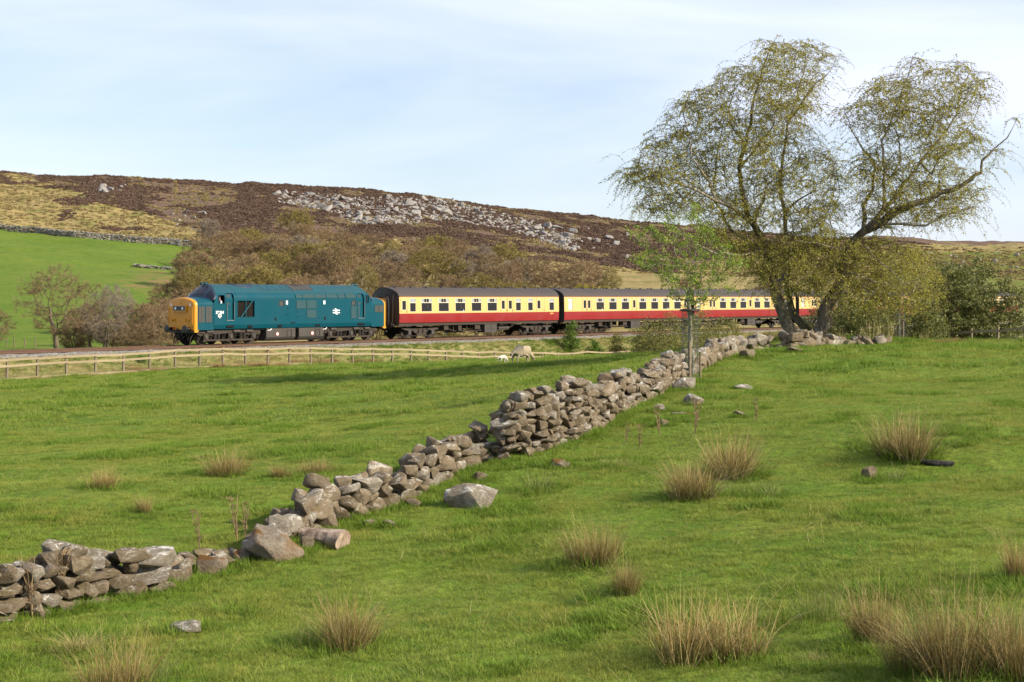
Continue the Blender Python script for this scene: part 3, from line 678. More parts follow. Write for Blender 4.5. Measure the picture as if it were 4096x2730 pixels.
# number, emblem, double-arrow
for s in (-1, 1):
    fx = (lambda x: x) if s < 0 else (lambda x: LL - x)
    text_mesh('37 264', 0.25, 'running_number', white_m, loco, fx(1.98), s * 1.354, 2.03, s, 0.008)
    cr_ = MB(); y0, y1 = sorted((s * 1.352, s * 1.357)); X = lambda a, b: sorted((fx(a), fx(b)))
    for a, b, c, d in ((1.84, 2.13, 1.97, 2.0), (1.84, 1.87, 1.84, 1.97), (2.10, 2.13, 1.84, 1.97), (1.84, 2.13, 1.82, 1.845), (1.90, 2.07, 1.785, 1.80), (1.95, 2.02, 1.735, 1.77), (1.89, 1.97, 1.93, 1.955), (2.0, 2.08, 1.90, 1.93), (1.90, 1.99, 1.865, 1.89)): cr_.box(*X(a, b), y0, y1, c, d)
    cr_.build('emblem', white_m, loco)
    ar = MB(); cx, cz = 12.77, 2.095
    def qd(pts): 
        pp = [(fx(cx + a), s * 1.354, cz + b) for a, b in pts]; ar.add(pp + [(x, y + s * 0.004, z) for x, y, z in pp], [(0, 1, 2, 3), (4, 5, 6, 7), (0, 1, 5, 4), (1, 2, 6, 5), (2, 3, 7, 6), (3, 0, 4, 7)])
    qd([(-0.35, 0.045), (0.35, 0.045), (0.35, 0.115), (-0.35, 0.115)]); qd([(-0.35, -0.115), (0.35, -0.115), (0.35, -0.045), (-0.35, -0.045)])
    qd([(-0.20, 0.21), (-0.05, 0.21), (0.13, 0.117), (-0.02, 0.117)]); qd([(-0.02, 0.043), (0.13, 0.043), (-0.03, -0.043), (-0.18, -0.043)] if False else [(0.0, 0.043), (0.15, 0.043), (-0.02, -0.043), (-0.17, -0.043)]); qd([(0.03, -0.117), (0.18, -0.117), (0.20, -0.21), (0.05, -0.21)] if False else [(-0.16, -0.117), (-0.01, -0.117), (0.19, -0.21), (0.04, -0.21)])
    ar.build('double_arrow', white_m, loco)
# roof furniture
fan = MB(); n = 28
def ry(y): return float(np.interp(abs(y), [p[0] for p in roofp][::-1], [p[1] for p in roofp][::-1]))
fan.loft([[(4.9 + r * math.cos(a) * 1.15, r * math.sin(a), ry(r * math.sin(a)) + q) for a in [2 * math.pi * k / n for k in range(n)]] for r, q in ((0.82, 0.01), (0.80, 0.05), (0.70, 0.05), (0.68, 0.015), (0.3, 0.012), (0.02, 0.012))], close=True)
fan.build('roof_fan', navy_m, loco, smooth=40)
for a, b in ((6.2, 8.6), (8.9, 10.9)):
    m = MB()
    for x in np.linspace(a, b, 5): m.loft([[(x + q, y, ry(y) + 0.02) for y in np.linspace(-0.95, 0.95, 11)] for q in (0, 0.03)])
    for yy in (-0.95, 0.95): m.tube([(a, yy, ry(yy) + 0.02), (b, yy, ry(yy) + 0.02)], 0.016, 4)
    m.build('roof_hatch', navy_m, loco)
soot_m = paint('sooty_exhaust_panel', (0.045, 0.042, 0.038), 0.7, 0.6, (0.012, 0.012, 0.012), 0.3, 1.2)
m = MB(); m.loft([[(x, y, ry(y) + 0.012) for y in np.linspace(-0.93, 0.93, 13)] for x in (8.95, 10.85)]); m.build('exhaust_panel', soot_m, loco, smooth=60)
m = MB()
for y in (-0.3, 0.3): m.box(9.4, 10.0, y - 0.09, y + 0.09, ry(y) + 0.01, ry(y) + 0.06)
m.build('exhaust_port', black_m, loco)
m = MB()
for x in (3.42, 5.9, 8.78, 11.9, 14.82): m.loft([[(x + q, y, ry(y) + 0.008) for y in np.linspace(-1.15, 1.15, 15)] for q in (0, 0.025)])
m.build('roof_joint', navy_m, loco)
# six-wheel bogies
def loco_bogie(xc):
    b = empty('bogie', (xc, 0, 0), 0, loco)
    for ax in (-2.06, 0.05, 2.06):
        for s in (-1, 1): wheel(b, ax, s * 0.76, 0.545)
        MB().cyl((ax, -0.8, 0.545), (ax, 0.8, 0.545), 0.09, n=10).build('axle', under_m, b)
    for s in (-1, 1):
        m = MB(); y0, y1 = sorted((s * 1.02, s * 1.14))
        m.prism([(-2.75, 0.70), (-2.55, 0.62), (-1.5, 0.62), (-1.3, 0.72), (1.3, 0.72), (1.5, 0.62), (2.55, 0.62), (2.75, 0.70), (2.72, 0.88), (1.3, 0.94), (-1.3, 0.94), (-2.72, 0.88)], 'y', y0, y1)
        m.build('side_frame', under_m, b)
        for c in (-1.0, 1.0):                                                                   # equalising beams
            MB().prism([(c - 1.25, 0.34), (c - 0.9, 0.26), (c + 0.9, 0.26), (c + 1.25, 0.34), (c + 1.15, 0.42), (c + 0.7, 0.36), (c - 0.7, 0.36), (c - 1.15, 0.42)], 'y', *sorted((s * 1.10, s * 1.20))).build('equalising_beam', under_m, b)
        for ax in (-2.06, 0.05, 2.06):
            o = MB().box(ax - 0.19, ax + 0.19, *sorted((s * 1.03, s * 1.21)), 0.36, 0.74).build('axlebox', under_m, b)
            MB().cyl((ax, s * 1.21, 0.545), (ax, s * 1.27, 0.545), 0.16, 0.13, 14).build('axlebox_cover', tank_m, o, smooth=40)
        for x in (-1.28, -0.98, 0.95, 1.25):
            m = MB(); spring(m, x, s * 1.16, 0.38, 0.70, 0.095); m.build('coil_spring', tank_m, b, smooth=60)
        m = MB()
        for x in (-1.75, 0.55, 1.7): m.cyl((x - 0.28, s * 1.18, 0.86), (x + 0.28, s * 1.18, 0.86), 0.10, n=12)
        m.build('brake_cylinder', tank_m, b, smooth=40)
        m = MB()
        for x in (-2.55, -1.55, -0.45, 0.5, 1.6, 2.55): m.tube([(x, s * 1.1, 0.95), (x + 0.06, s * 1.14, 0.6), (x - 0.03, s * 1.05, 0.28)], 0.03, 5); m.box(x - 0.05, x + 0.05, *sorted((s * 0.9, s * 1.0)), 0.3, 0.75)
        m.tube([(-2.6, s * 1.2, 0.78), (-1.0, s * 1.21, 0.70), (0.3, s * 1.2, 0.80), (2.5, s * 1.2, 0.74)], 0.018, 5)
        m.build('brake_rigging', under_m, b)
    MB().box(-2.3, 2.3, -0.9, 0.9, 0.55, 0.95).build('bogie_frame', dark_m, b)
    return b
loco_bogie(3.02); loco_bogie(14.37)
MB().box(0.2, LL - 0.2, -1.15, 1.15, 0.93, 1.06).build('underframe', dark_m, loco)
# the driver leans at the open cab window
drv = person((0, 0, 0), 0, cloth('pale_shirt', (0.55, 0.58, 0.66)), cloth('dark_hair', (0.03, 0.02, 0.015)), 'train driver in a pale blue shirt sitting at the open cab window')
p = loco.matrix_basis if False else None
def on_train(x, y, z, s0): 
    q = tpoint(s0 + x, -y); return (q[0], q[1], z)
drv.location = on_train(2.26, -1.06, 2.30, LX); drv.rotation_euler = (0, 0, TRACK_RZ + math.pi - 0.25)
st = MB(); st.box(2.14, 2.58, -1.24, -0.80, 2.18, 2.29); st.box(2.56, 2.62, -1.24, -0.80, 2.29, 2.78); st.cyl((2.36, -1.02, 1.5), (2.36, -1.02, 2.18), 0.06, n=8); st.build('driver_seat', trouser_m, loco)
# ------------------------------------------------------------------ coaches
crim_m = paint('crimson_paint', (0.190, 0.0055, 0.006), 0.30, 0.12, (0.12, 0.02, 0.015), 0.5, 0.8)
cream_m = paint('cream_paint', (0.46, 0.325, 0.115), 0.35, 0.14, (0.34, 0.25, 0.12), 0.45, 0.9)
croof_m = paint('grey_brown_roof', (0.040, 0.033, 0.032), 0.65, 0.4, (0.085, 0.070, 0.062), 0.3, 0.6)
alu_m = paint('aluminium_frame', (0.52, 0.47, 0.36), 0.4, 0.3, (0.2, 0.18, 0.14), 0.5, 4)
seat_m = cloth('seat_moquette', (0.10, 0.035, 0.03)); wood_m = paint('interior_panelling', (0.11, 0.055, 0.025), 0.5, 0.3)
gold_m = paint('straw_lettering', (0.72, 0.50, 0.12), 0.5, 0.1)
door_m = paint('gangway_door', (0.40, 0.24, 0.07), 0.5, 0.3)
lamp_m = paint('pink_lampshade', (0.55, 0.22, 0.18), 0.7, 0.1)
CL = 19.69
crp = [(1.335, 3.15), (1.31, 3.24), (1.25, 3.34), (1.12, 3.47), (0.95, 3.58), (0.72, 3.69), (0.46, 3.77), (0.22, 3.815), (0.0, 3.83)]
cover = [(-y, z) for y, z in crp] + [(y, z) for y, z in crp[::-1][1:]]
def cy(z): return float(np.interp(z, [1.20, 1.55, 2.1, 2.7, 3.15], [1.345, 1.37, 1.37, 1.36, 1.335]))
Z0, ZB, Z1 = 1.20, 1.89, 3.13
# (kind, x0, x1): wide = four-light sliding ventilator window, plain = two-light, door = door droplight, frost = lavatory
LAY_A = [('door', 0.29, 0.75), ('plain', 1.16, 1.83), ('wide', 2.44, 3.65), ('wide', 4.41, 5.62), ('wide', 6.37, 7.58), ('wide', 8.32, 9.53), ('wide', 10.28, 11.48),
         ('door', 12.05, 12.49), ('door', 12.94, 13.40), ('plain', 13.89, 14.56), ('plain', 15.49, 16.14), ('door', 16.72, 17.18), ('plain', 18.36, 19.03)]
LAY_B = [('frost', 0.54, 1.19), ('door', 2.73, 3.17), ('door', 3.36, 3.78), ('wide', 4.62, 5.80), ('wide', 6.55, 7.72), ('wide', 8.47, 9.65), ('door', 10.22, 10.66),
         ('wide', 11.22, 12.40), ('wide', 13.15, 14.32), ('wide', 15.05, 16.22), ('wide', 16.98, 18.15), ('door', 18.68, 19.12)]
DOORS_A = [(0.18, 0.86), (11.96, 12.76), (12.80, 13.52), (16.62, 17.70)]
DOORS_B = [(2.62, 3.27), (3.28, 3.90), (10.12, 10.78), (18.58, 19.24)]
def zspan(k): return (2.14, 2.86) if k == 'door' else (2.01, 3.01)
def coach_bogie(parent, xc):
    b = empty('bogie', (xc, 0, 0), 0, parent)
    for ax in (-1.3, 1.3):
        for s in (-1, 1): wheel(b, ax, s * 0.76, 0.457)
        MB().cyl((ax, -0.8, 0.457), (ax, 0.8, 0.457), 0.075, n=8).build('axle', under_m, b)
    for s in (-1, 1):
        MB().prism([(-2.05, 0.78), (-1.75, 0.60), (-0.9, 0.60), (-0.6, 0.42), (0.6, 0.42), (0.9, 0.60), (1.75, 0.60), (2.05, 0.78), (1.9, 0.80), (0.8, 0.76), (-0.8, 0.76), (-1.9, 0.80)], 'y', *sorted((s * 0.98, s * 1.10))).build('side_frame', under_m, b)
        for ax in (-1.3, 1.3):
            o = MB().box(ax - 0.15, ax + 0.15, *sorted((s * 1.0, s * 1.20)), 0.33, 0.62).build('axlebox', tank_m, b)
            m = MB(); m.prism([(ax - 0.62, 0.70), (ax, 0.60), (ax + 0.62, 0.70), (ax + 0.62, 0.76), (ax, 0.68), (ax - 0.62, 0.76)], 'y', *sorted((s * 1.10, s * 1.19))); m.build('leaf_spring', tank_m, b)
        m = MB(); m.box(-0.5, 0.5, *sorted((s * 1.0, s * 1.16)), 0.30, 0.40); spring(m, -0.25, s * 1.1, 0.40, 0.72, 0.08); spring(m, 0.25, s * 1.1, 0.40, 0.72, 0.08); m.build('bolster', under_m, b)
        m = MB()
        for x in (-1.85, -0.78, 0.78, 1.85): m.box(x - 0.05, x + 0.05, *sorted((s * 0.72, s * 0.85)), 0.25, 0.72)
        m.box(-2.0, 2.0, *sorted((s * 1.12, s * 1.15)), 0.20, 0.24); m.build('brake_gear', under_m, b)
    MB().box(-1.9, 1.9, -0.85, 0.85, 0.55, 0.85).build('bogie_frame', dark_m, b)
def make_coach(lay, doors, number, label, s0):
    root = empty('railway_coach', (*tpoint(s0), 0), TRACK_RZ)
    tag(root, label, 'railway coach', 'crimson and cream coaches')
    up = MB(); lo = MB()
    for side in (-1, 1):
        hs = [(a, b, *zspan(k)) for k, a, b in lay]
        if side > 0: hs = [(CL - b, CL - a, c, d) for a, b, c, d in hs]
        q = panel_grid(0, CL, ZB, Z1, hs, lambda z: side * cy(z), 0.05 * -side, (), (2.1, 2.4, 2.7, 2.9)); up.add(q.v, q.f)
        q = panel_grid(0, CL, Z0, ZB - 0.002, [], lambda z: side * cy(z), 0, (), (1.35, 1.55)); lo.add(q.v, q.f)
    up.build('upper_panels', cream_m, root, smooth=30); lo.build('lower_panels', crim_m, root, smooth=30)
    m = MB()
    for s in (-1, 1): m.box(0, CL, *sorted((s * 1.325, s * 1.352)), 3.128, 3.165)
    m.build('cantrail_line', crim_m, root)
    MB().loft([[(x, y, z + 0.012) for y, z in cover] for x in (-0.04, CL / 3, 2 * CL / 3, CL + 0.04)]).build('roof', croof_m, root, smooth=50)
    # bowed ends with gangway
    for e in (0, 1):
        fx = (lambda x: x) if e == 0 else (lambda x: CL - x)
        ends = [(-cy(z), z) for z in (1.2, 1.55, 2.1, 2.7)] + cover + [(cy(z), z) for z in (2.7, 2.1, 1.55, 1.2)]
        secs = [[(fx(-0.28 * (1 - f) * (1 - (y / 1.4) ** 2)), y * (1 if f else 0.999), z) for y, z in ends] for f in (1, 0)]
        # curved end: a grid across the width
        m = MB(); ys = np.linspace(-1.335, 1.335, 13)
        m.loft([[(fx(-0.26 * (1 - (y / 1.35) ** 2)), y, z) for y in ys] for z in (1.0, 3.15)])
        tz = [float(np.interp(abs(y), [p[0] for p in crp][::-1], [p[1] for p in crp][::-1])) for y in ys]
        m.loft([[(fx(-0.26 * (1 - (y / 1.35) ** 2)), y, 3.15) for y in ys], [(fx(-0.26 * (1 - (y / 1.35) ** 2)), y, z) for y, z in zip(ys, tz)]])
        m.loft([[(fx(-0.26 * (1 - (y / 1.35) ** 2)), y, z + 0.01) for y, z in zip(ys, tz)], [(fx(0.02), y, z + 0.01) for y, z in zip(ys, tz)]])
        ew = m.build('end_wall', black_m, root, smooth=40)
        # gangway: bellows, face plate, door
        xs = sorted((fx(-0.26), fx(-0.40))); gm = MB()
        ox = [(-0.60, 1.12), (-0.60, 2.95), (-0.50, 3.15), (-0.25, 3.27), (0.25, 3.27), (0.50, 3.15), (0.60, 2.95), (0.60, 1.12)]
        ix = [(-0.42, 1.20), (-0.42, 2.90), (-0.36, 3.02), (-0.20, 3.10), (0.20, 3.10), (0.36, 3.02), (0.42, 2.90), (0.42, 1.20)]
        for xx in (-0.24, -0.30, -0.34, -0.38):
            pass
        gm.loft([[(fx(x), y * k, z) for y, z in ox] for x, k in ((-0.2, 0.97), (-0.25, 1.0), (-0.28, 0.96), (-0.31, 1.0), (-0.34, 0.96), (-0.38, 1.0))])
        gm.loft([[(fx(-0.38), y, z) for y, z in ox], [(fx(-0.38), y, z) for y, z in ix], [(fx(-0.22), y, z) for y, z in ix]])
        gm.build('gangway_bellows', black_m, ew, smooth=30)
        MB().box(*sorted((fx(-0.27), fx(-0.30))), -0.42, 0.42, 1.2, 3.05).build('gangway_door', door_m, ew)
        MB().tube([(fx(-0.30), -0.95, 1.2), (fx(-0.24), -0.95, 3.3)], 0.025, 6).build('conduit', black_m, ew)
        for s in (-1, 1):
            buffer(root, fx(-0.05), s * 0.87, -1 if e == 0 else 1, 1.04)
            MB().tube([(fx(-0.2), s * 0.35, 1.02), (fx(-0.36), s * 0.36, 0.85), (fx(-0.36), s * 0.38, 0.55), (fx(-0.2), s * 0.45, 0.6)], 0.028, 6).build('brake_hose', black_m, root, smooth=60)
    # windows
    for side in (-1, 1):
        fx = (lambda x: x) if side < 0 else (lambda x: CL - x)
        def bs(a, b, d0, d1, z0, z1, m=None):
            m = m or MB(); v = []
            for z in (z0, z1):
                for dd in (d0, d1):
                    for x in (a, b): v.append((fx(x), side * (cy(z) + dd), z))
            return m.add(v, [(0, 1, 3, 2), (4, 5, 7, 6), (0, 1, 5, 4), (2, 3, 7, 6), (0, 2, 6, 4), (1, 3, 7, 5)])
        for k, a, b in lay:
            c, d = zspan(k); t_ = 0.025
            if k == 'door': continue
            w = MB()
            for r in ((a, b, c, c + t_), (a, b, d - t_, d), (a, a + t_, c + t_, d - t_), (b - t_, b, c + t_, d - t_)): bs(r[0], r[1], -0.035, 0.004, r[2], r[3], w)
            bs(a, b, -0.035, 0.004, 2.665, 2.715, w)
            if k == 'wide':
                for f in (0.27, 0.5, 0.73): bs(a + (b - a) * f - 0.012, a + (b - a) * f + 0.012, -0.035, 0.0, 2.715, d, w)
            o = w.build('window', alu_m if k != 'frost' else cream_m, root)
            gmat = frost_m if k == 'frost' else glass_m
            bs(a, b, -0.030, -0.024, c, 2.68, ).build('pane', gmat, o)
            if k == 'wide':
                for f0, f1 in ((0, .27), (.27, .5), (.5, .73), (.73, 1)): bs(a + (b - a) * f0 + .012, a + (b - a) * f1 - .012, -0.028 if f0 in (0, .73) else -0.042, -0.022 if f0 in (0, .73) else -0.036, 2.71, d - t_).build('ventilator', vent_m if f0 in (0, .73) else glass_m, o)
            else: bs(a + t_, b - t_, -0.030, -0.024, 2.71, d - t_).build('ventilator', vent_m if k == 'plain' else frost_m, o)
        for a, b in doors:
            m = MB()
            for r in ((a, a + 0.008, Z0 + 0.03, 3.1), (b - 0.008, b, Z0 + 0.03, 3.1), (a, b, Z0 + 0.03, Z0 + 0.036)): bs(r[0], r[1], -0.004, 0.003, r[2], min(r[3], 2.1) if r[3] > 2 else r[3], m)
            for r in ((a, a + 0.008), (b - 0.008, b)): bs(r[0], r[1], -0.004, 0.003, 2.1, 2.7, m); bs(r[0], r[1], -0.004, 0.003, 2.7, 3.1, m)
            for z in (1.5, 2.0, 2.9): bs(a - 0.03, a + 0.01, 0.0, 0.02, z, z + 0.07, m)
            o = m.build('door', black_m, root)
            for k, wa, wb in lay:
                if k == 'door' and a < wa < b:
                    w = MB()
                    for r in ((wa, wb, 2.14, 2.17), (wa, wb, 2.83, 2.86), (wa, wa + .03, 2.17, 2.83), (wb - .03, wb, 2.17, 2.83)): bs(r[0], r[1], -0.03, 0.006, r[2], r[3], w)
                    w.build('droplight', alu_m, o); bs(wa, wb, -0.026, -0.02, 2.15, 2.85).build('pane', glass_m, o)
            MB().tube([(fx(b - 0.08), side * 1.36, 1.95), (fx(b - 0.08), side * 1.42, 1.97), (fx(b - 0.08), side * 1.42, 2.12), (fx(b - 0.08), side * 1.36, 2.14)], 0.014, 5).build('grab_handle', black_m, o)
        if number: text_mesh(number, 0.17, 'running_number', gold_m, root, fx(18.7), side * 1.374, 1.70, side, 0.002)
        # step board
        MB().box(*sorted((fx(11.7), fx(13.8))), *sorted((side * 1.25, side * 1.42)), 1.02, 1.06).build('step_board', under_m, root)
    # interior: floor, seat bays, tables, lamps
    MB().box(0.1, CL - 0.1, -1.28, 1.28, 1.18, 1.22).build('floor', wood_m, root)
    m = MB()
    for k, a, b in lay:
        if k != 'wide': continue
        for s in (-1, 1):
            for x, dx in ((a - 0.30, 0.12), (b + 0.18, 0.12)): m.box(x, x + dx, *sorted((s * 0.28, s * 1.25)), 1.5, 2.38)
            m.box(a - 0.2, a + 0.28, *sorted((s * 0.28, s * 1.25)), 1.5, 1.67); m.box(b - 0.28, b + 0.2, *sorted((s * 0.28, s * 1.25)), 1.5, 1.67)
    if m.v: m.build('seats', seat_m, root)
    m = MB(); l_ = MB()
    for k, a, b in lay:
        if k != 'wide': continue
        for s in (-1, 1): m.box((a + b) / 2 - 0.3, (a + b) / 2 + 0.3, *sorted((s * 0.6, s * 1.25)), 1.92, 1.95); l_.cyl(((a + b) / 2, s * 1.12, 2.56), ((a + b) / 2, s * 1.12, 2.66), 0.10, 0.04, 10)
    m.build('tables', wood_m, root); l_.build('lampshades', lamp_m, root)
    m = MB()
    for x in (0.95, 1.95, 4.25, 11.7, 13.6, 16.5, 18.2): m.box(x, x + 0.03, -1.25, 1.25, 1.2, 3.2)
    m.build('partition', wood_m, root)
    # underframe
    m = MB()
    for s in (-1, 1): m.prism([(s * 1.20, 0.98), (s * 1.26, 0.98), (s * 1.26, 1.16), (s * 1.30, 1.20), (s * 1.20, 1.20)], 'x', 0.0, CL)
    m.build('solebar', under_m, root); MB().box(0.0, CL, -1.2, 1.2, 1.10, 1.17).build('underframe', dark_m, root)
    m = MB()
    for s in (-1, 1):
        m.tube([(4.9, s * 0.95, 1.0), (6.6, s * 0.95, 0.50), (13.0, s * 0.95, 0.50), (14.6, s * 0.95, 1.0)], 0.04, 5)
        for x in (6.6, 8.2, 9.8, 11.4, 13.0): m.box(x - 0.035, x + 0.035, *sorted((s * 0.92, s * 0.99)), 0.5, 1.1)
        m.tube([(6.6, s * 0.95, 1.0), (8.2, s * 0.95, 0.5)], 0.025, 4); m.tube([(11.4, s * 0.95, 0.5), (13, s * 0.95, 1.0)], 0.025, 4)
    m.build('truss_rods', under_m, root)
    for s in (-1, 1):
        fx = (lambda x: x) if s < 0 else (lambda x: CL - x)
        o = MB().box(*sorted((fx(10.09), fx(11.60))), *sorted((s * 0.55, s * 1.24)), 0.33, 0.97).build('battery_box', tank_m, root)
        m = MB(); m.box(*sorted((fx(10.83), fx(10.86))), *sorted((s * 1.24, s * 1.25)), 0.35, 0.95); [m.box(*sorted((fx(x), fx(x + .2))), *sorted((s * 1.24, s * 1.26)), 0.60, 0.64) for x in (10.45, 11.0)]; m.build('box_latch', black_m, o)
        MB().cyl((fx(12.2), s * 0.8, 0.66), (fx(13.5), s * 0.8, 0.66), 0.2, n=14).build('vacuum_cylinder', tank_m, root, smooth=40)
        m = MB(); [m.box(*sorted((fx(x), fx(x + w_))), *sorted((s * 0.7, s * 1.15)), z, 1.0) for x, w_, z in ((5.3, 0.5, 0.6), (7.0, 0.35, 0.55), (9.0, 0.6, 0.62))]; m.build('brake_equipment', under_m, root)['kind'] = 'stuff'
    coach_bogie(root, 2.65); coach_bogie(root, CL - 2.75)
    vm = None
    for i, x in enumerate(np.linspace(0.9, CL - 1.2, 11)):
        for s in ((-1,) if i % 2 else (-1, 1)):
            if vm is None:
                q = MB(); q.cyl((0, 0, 0), (0, 0, 0.07), 0.07, n=8); q.cyl((0, 0, 0.07), (0, 0, 0.12), 0.14, 0.11, 10); o = q.build('roof_ventilator', black_m, root); vm = o.data
            else: o = link(bpy.data.objects.new('roof_ventilator', vm), root)
            o.location = (x + 0.2 * s, s * 0.3, 3.80)
    return root
vent_m = paint('dusty_ventilator_glass', (0.25, 0.27, 0.28), 0.2, 0.2)
CS = 33.47; PITCH = 20.45
make_coach(LAY_A, DOORS_A, 'E9274', 'crimson and cream coach coupled directly behind the blue locomotive', CS)
c2 = make_coach(LAY_B, DOORS_B, None, 'second crimson and cream coach from the locomotive, with a frosted lavatory window', CS + PITCH)
others = ['third crimson and cream coach, passing behind the guarded young tree', 'fourth crimson and cream coach, seen between the trunks of the birch',
          'fifth crimson and cream coach, mostly hidden behind birch and hawthorn', 'last crimson and cream coach at the tail of the train beyond the hawthorn bush']
for i, lb in enumerate(others):
    c = copy_tree(c2); c['label'] = lb; q = tpoint(CS + PITCH * (i + 2) + CL); c.location = (q[0], q[1], 0); c.rotation_euler = (0, 0, TRACK_RZ + math.pi)
for (cn, x, y, rz, col, hc, lb) in ((0, 3.50, -1.07, math.pi, (0.03, 0.03, 0.04), (0.05, 0.03, 0.02), 'passenger in dark clothes at the first wide window of the leading coach'),
        (0, 7.44, -1.07, math.pi, (0.45, 0.52, 0.60), (0.35, 0.30, 0.25), 'grey haired passenger in a pale blue shirt seated in the leading coach'),
        (1, 5.60, -1.07, math.pi, (0.50, 0.50, 0.50), (0.04, 0.03, 0.02), 'dark haired passenger in light grey seated by the first wide window of the second coach'),
        (1, 16.02, -1.07, math.pi, (0.55, 0.55, 0.55), (0.10, 0.07, 0.04), 'passenger in white seated in the second coach beyond the middle door')):
    p_ = person((0, 0, 0), 0, cloth('passenger_shirt', col), cloth('passenger_hair', hc), lb)
    p_.location = on_train(x, y, 1.69, CS + PITCH * cn); p_.rotation_euler = (0, 0, TRACK_RZ + rz)
b_ = MB(); n_ = 10; b_.loft([[(r * math.cos(2 * math.pi * k / n_), r * math.sin(2 * math.pi * k / n_), z) for k in range(n_)] for r, z in ((0.0, 0), (0.035, 0), (0.035, 0.14), (0.012, 0.19), (0.012, 0.22), (0, 0.22))], close=True)
bo = b_.build('bottle', white_m); bo.location = on_train(3.05, -1.1, 1.952, CS); tag(bo, 'white bottle on the table of the leading coach, by the first wide window', 'bottle')
# ------------------------------------------------------------------ plant building kit
def tubes_np(T, rad, ns=3):
    """T: (N, m, 3) polylines, rad: (m,) or (N, m); returns verts, quads of N open tubes"""
    T = np.asarray(T, float); N, m, _ = T.shape
    rad = np.broadcast_to(np.asarray(rad, float), (N, m))
    D = np.gradient(T, axis=1); D /= np.maximum(np.linalg.norm(D, axis=2, keepdims=True), 1e-9)
    ref = np.where(np.abs(D[:, :1, 2:3]) > 0.9, np.array([[[1.0, 0, 0]]]), np.array([[[0, 0, 1.0]]]))
    A = np.cross(D, np.broadcast_to(ref, D.shape)); A /= np.maximum(np.linalg.norm(A, axis=2, keepdims=True), 1e-9)
    B = np.cross(D, A)
    ang = np.arange(ns) * 2 * np.pi / ns
    V = T[:, :, None, :] + rad[:, :, None, None] * (np.cos(ang)[None, None, :, None] * A[:, :, None, :] + np.sin(ang)[None, None, :, None] * B[:, :, None, :])
    I = np.arange(N * m * ns).reshape(N, m, ns)
    Q = np.stack([I[:, :-1, :], np.roll(I, -1, 2)[:, :-1, :], np.roll(I, -1, 2)[:, 1:, :], I[:, 1:, :]], -1).reshape(-1, 4)
    return V.reshape(-1, 3), Q
def quads_np(C, size, aspect=0.6, up=0.0, r=rng):
    """leaf-like rhombus quads at centres C"""
    N = len(C); a = r.normal(size=(N, 3)); a[:, 2] += up; a /= np.linalg.norm(a, axis=1, keepdims=True)
    b = r.normal(size=(N, 3)); b -= a * np.sum(a * b, 1, keepdims=True); b /= np.linalg.norm(b, axis=1, keepdims=True)
    s = (np.asarray(size) * r.uniform(0.6, 1.3, N))[:, None]
    V = np.stack([C - a * s, C + b * s * aspect, C + a * s, C - b * s * aspect], 1).reshape(-1, 3)
    return V, np.arange(4 * N).reshape(N, 4)
def grow(P, par, rad, attr_pts, bf=0.35, step=0.5, wob=0.12, r=rng, up=0.0):
    """joins every attraction point to the nearest branch, cheapest way back to the root first"""
    P = [np.asarray(p, float) for p in P]; par = list(par); pl = [0.0] * len(P)
    for i in range(len(P)):
        if par[i] >= 0: pl[i] = pl[par[i]] + np.linalg.norm(P[i] - P[par[i]])
    cap = len(P) + len(attr_pts) * 14
    A = np.zeros((cap, 3)); LN = np.zeros(cap); n = len(P); A[:n] = P; LN[:n] = pl
    PA = np.full(cap, -1); PA[:n] = par
    order = np.argsort([np.min(np.linalg.norm(A[:n] - a, axis=1)) for a in attr_pts])
    for k in order:
        a = attr_pts[k]; d = np.linalg.norm(A[:n] - a, axis=1); c = d + bf * LN[:n]; j = int(np.argmin(c)); L0 = d[j]
        if L0 < 0.05: continue
        m = min(12, max(1, int(math.ceil(L0 / step)))); p0 = A[j].copy(); last = j
        bend = r.normal(size=3) * wob * L0; bend[2] += up * L0
        for q in range(1, m + 1):
            f = q / m; A[n] = p0 + (a - p0) * f + bend * (f * (1 - f)) * 2 + (r.normal(size=3) * wob * step * 0.35 if q < m else 0)
            PA[n] = last; LN[n] = LN[last] + L0 / m; last = n; n += 1
            if n >= cap - 14: break
    return A[:n], PA[:n]
def radii(P, par, r0, e=2.2, fixed=None):
    n = len(P); acc = np.zeros(n); kids = np.zeros(n, int)
    for i in range(n):
        if par[i] >= 0: kids[par[i]] += 1
    rr = np.zeros(n)
    for i in range(n - 1, -1, -1):
        rr[i] = max(r0, acc[i] ** (1 / e)) if acc[i] > 0 else r0
        if fixed is not None and i < len(fixed) and fixed[i] > 0: rr[i] = max(rr[i] * 0.0 + fixed[i], r0)
        if par[i] >= 0: acc[par[i]] += rr[i] ** e
    return rr, kids
def chains(P, par, rr):
    ch = [[] for _ in P]
    for i, p in enumerate(par):
        if p >= 0: ch[p].append(i)
    out = []; stack = [(i, None) for i, p in enumerate(par) if p < 0]
    while stack:
        i, pre = stack.pop(); line = ([pre] if pre is not None else []) + [i]
        while ch[i]:
            k = sorted(ch[i], key=lambda q: -rr[q])
            for o in k[1:]: stack.append((o, i))
            i = k[0]; line.append(i)
        out.append(line)
    return out
def branch_mesh(P, rr, lines, sel=lambda ln, rr: True):
    m = MB()
    for ln in lines:
        if len(ln) < 2 or not sel(ln, rr): continue
        r_ = [rr[i] for i in ln]; 
        if len(ln) > 1: r_[0] = min(r_[0], r_[1] * 1.25)
        big = max(r_); ns = 12 if big > 0.2 else 8 if big > 0.08 else 5 if big > 0.03 else 3
        m.tube([P[i] for i in ln], r_, ns, caps=False)
    return m
def mesh_from(name, V, Q, mat, smooth=True):
    return big_mesh(name, V, Q, None, mat, smooth)
def part(name, me, parent, kind=None, label=None):
    o = link(bpy.data.objects.new(name, me), parent)
    if kind: o['kind'] = kind
    if label: o['label'] = label
    return o
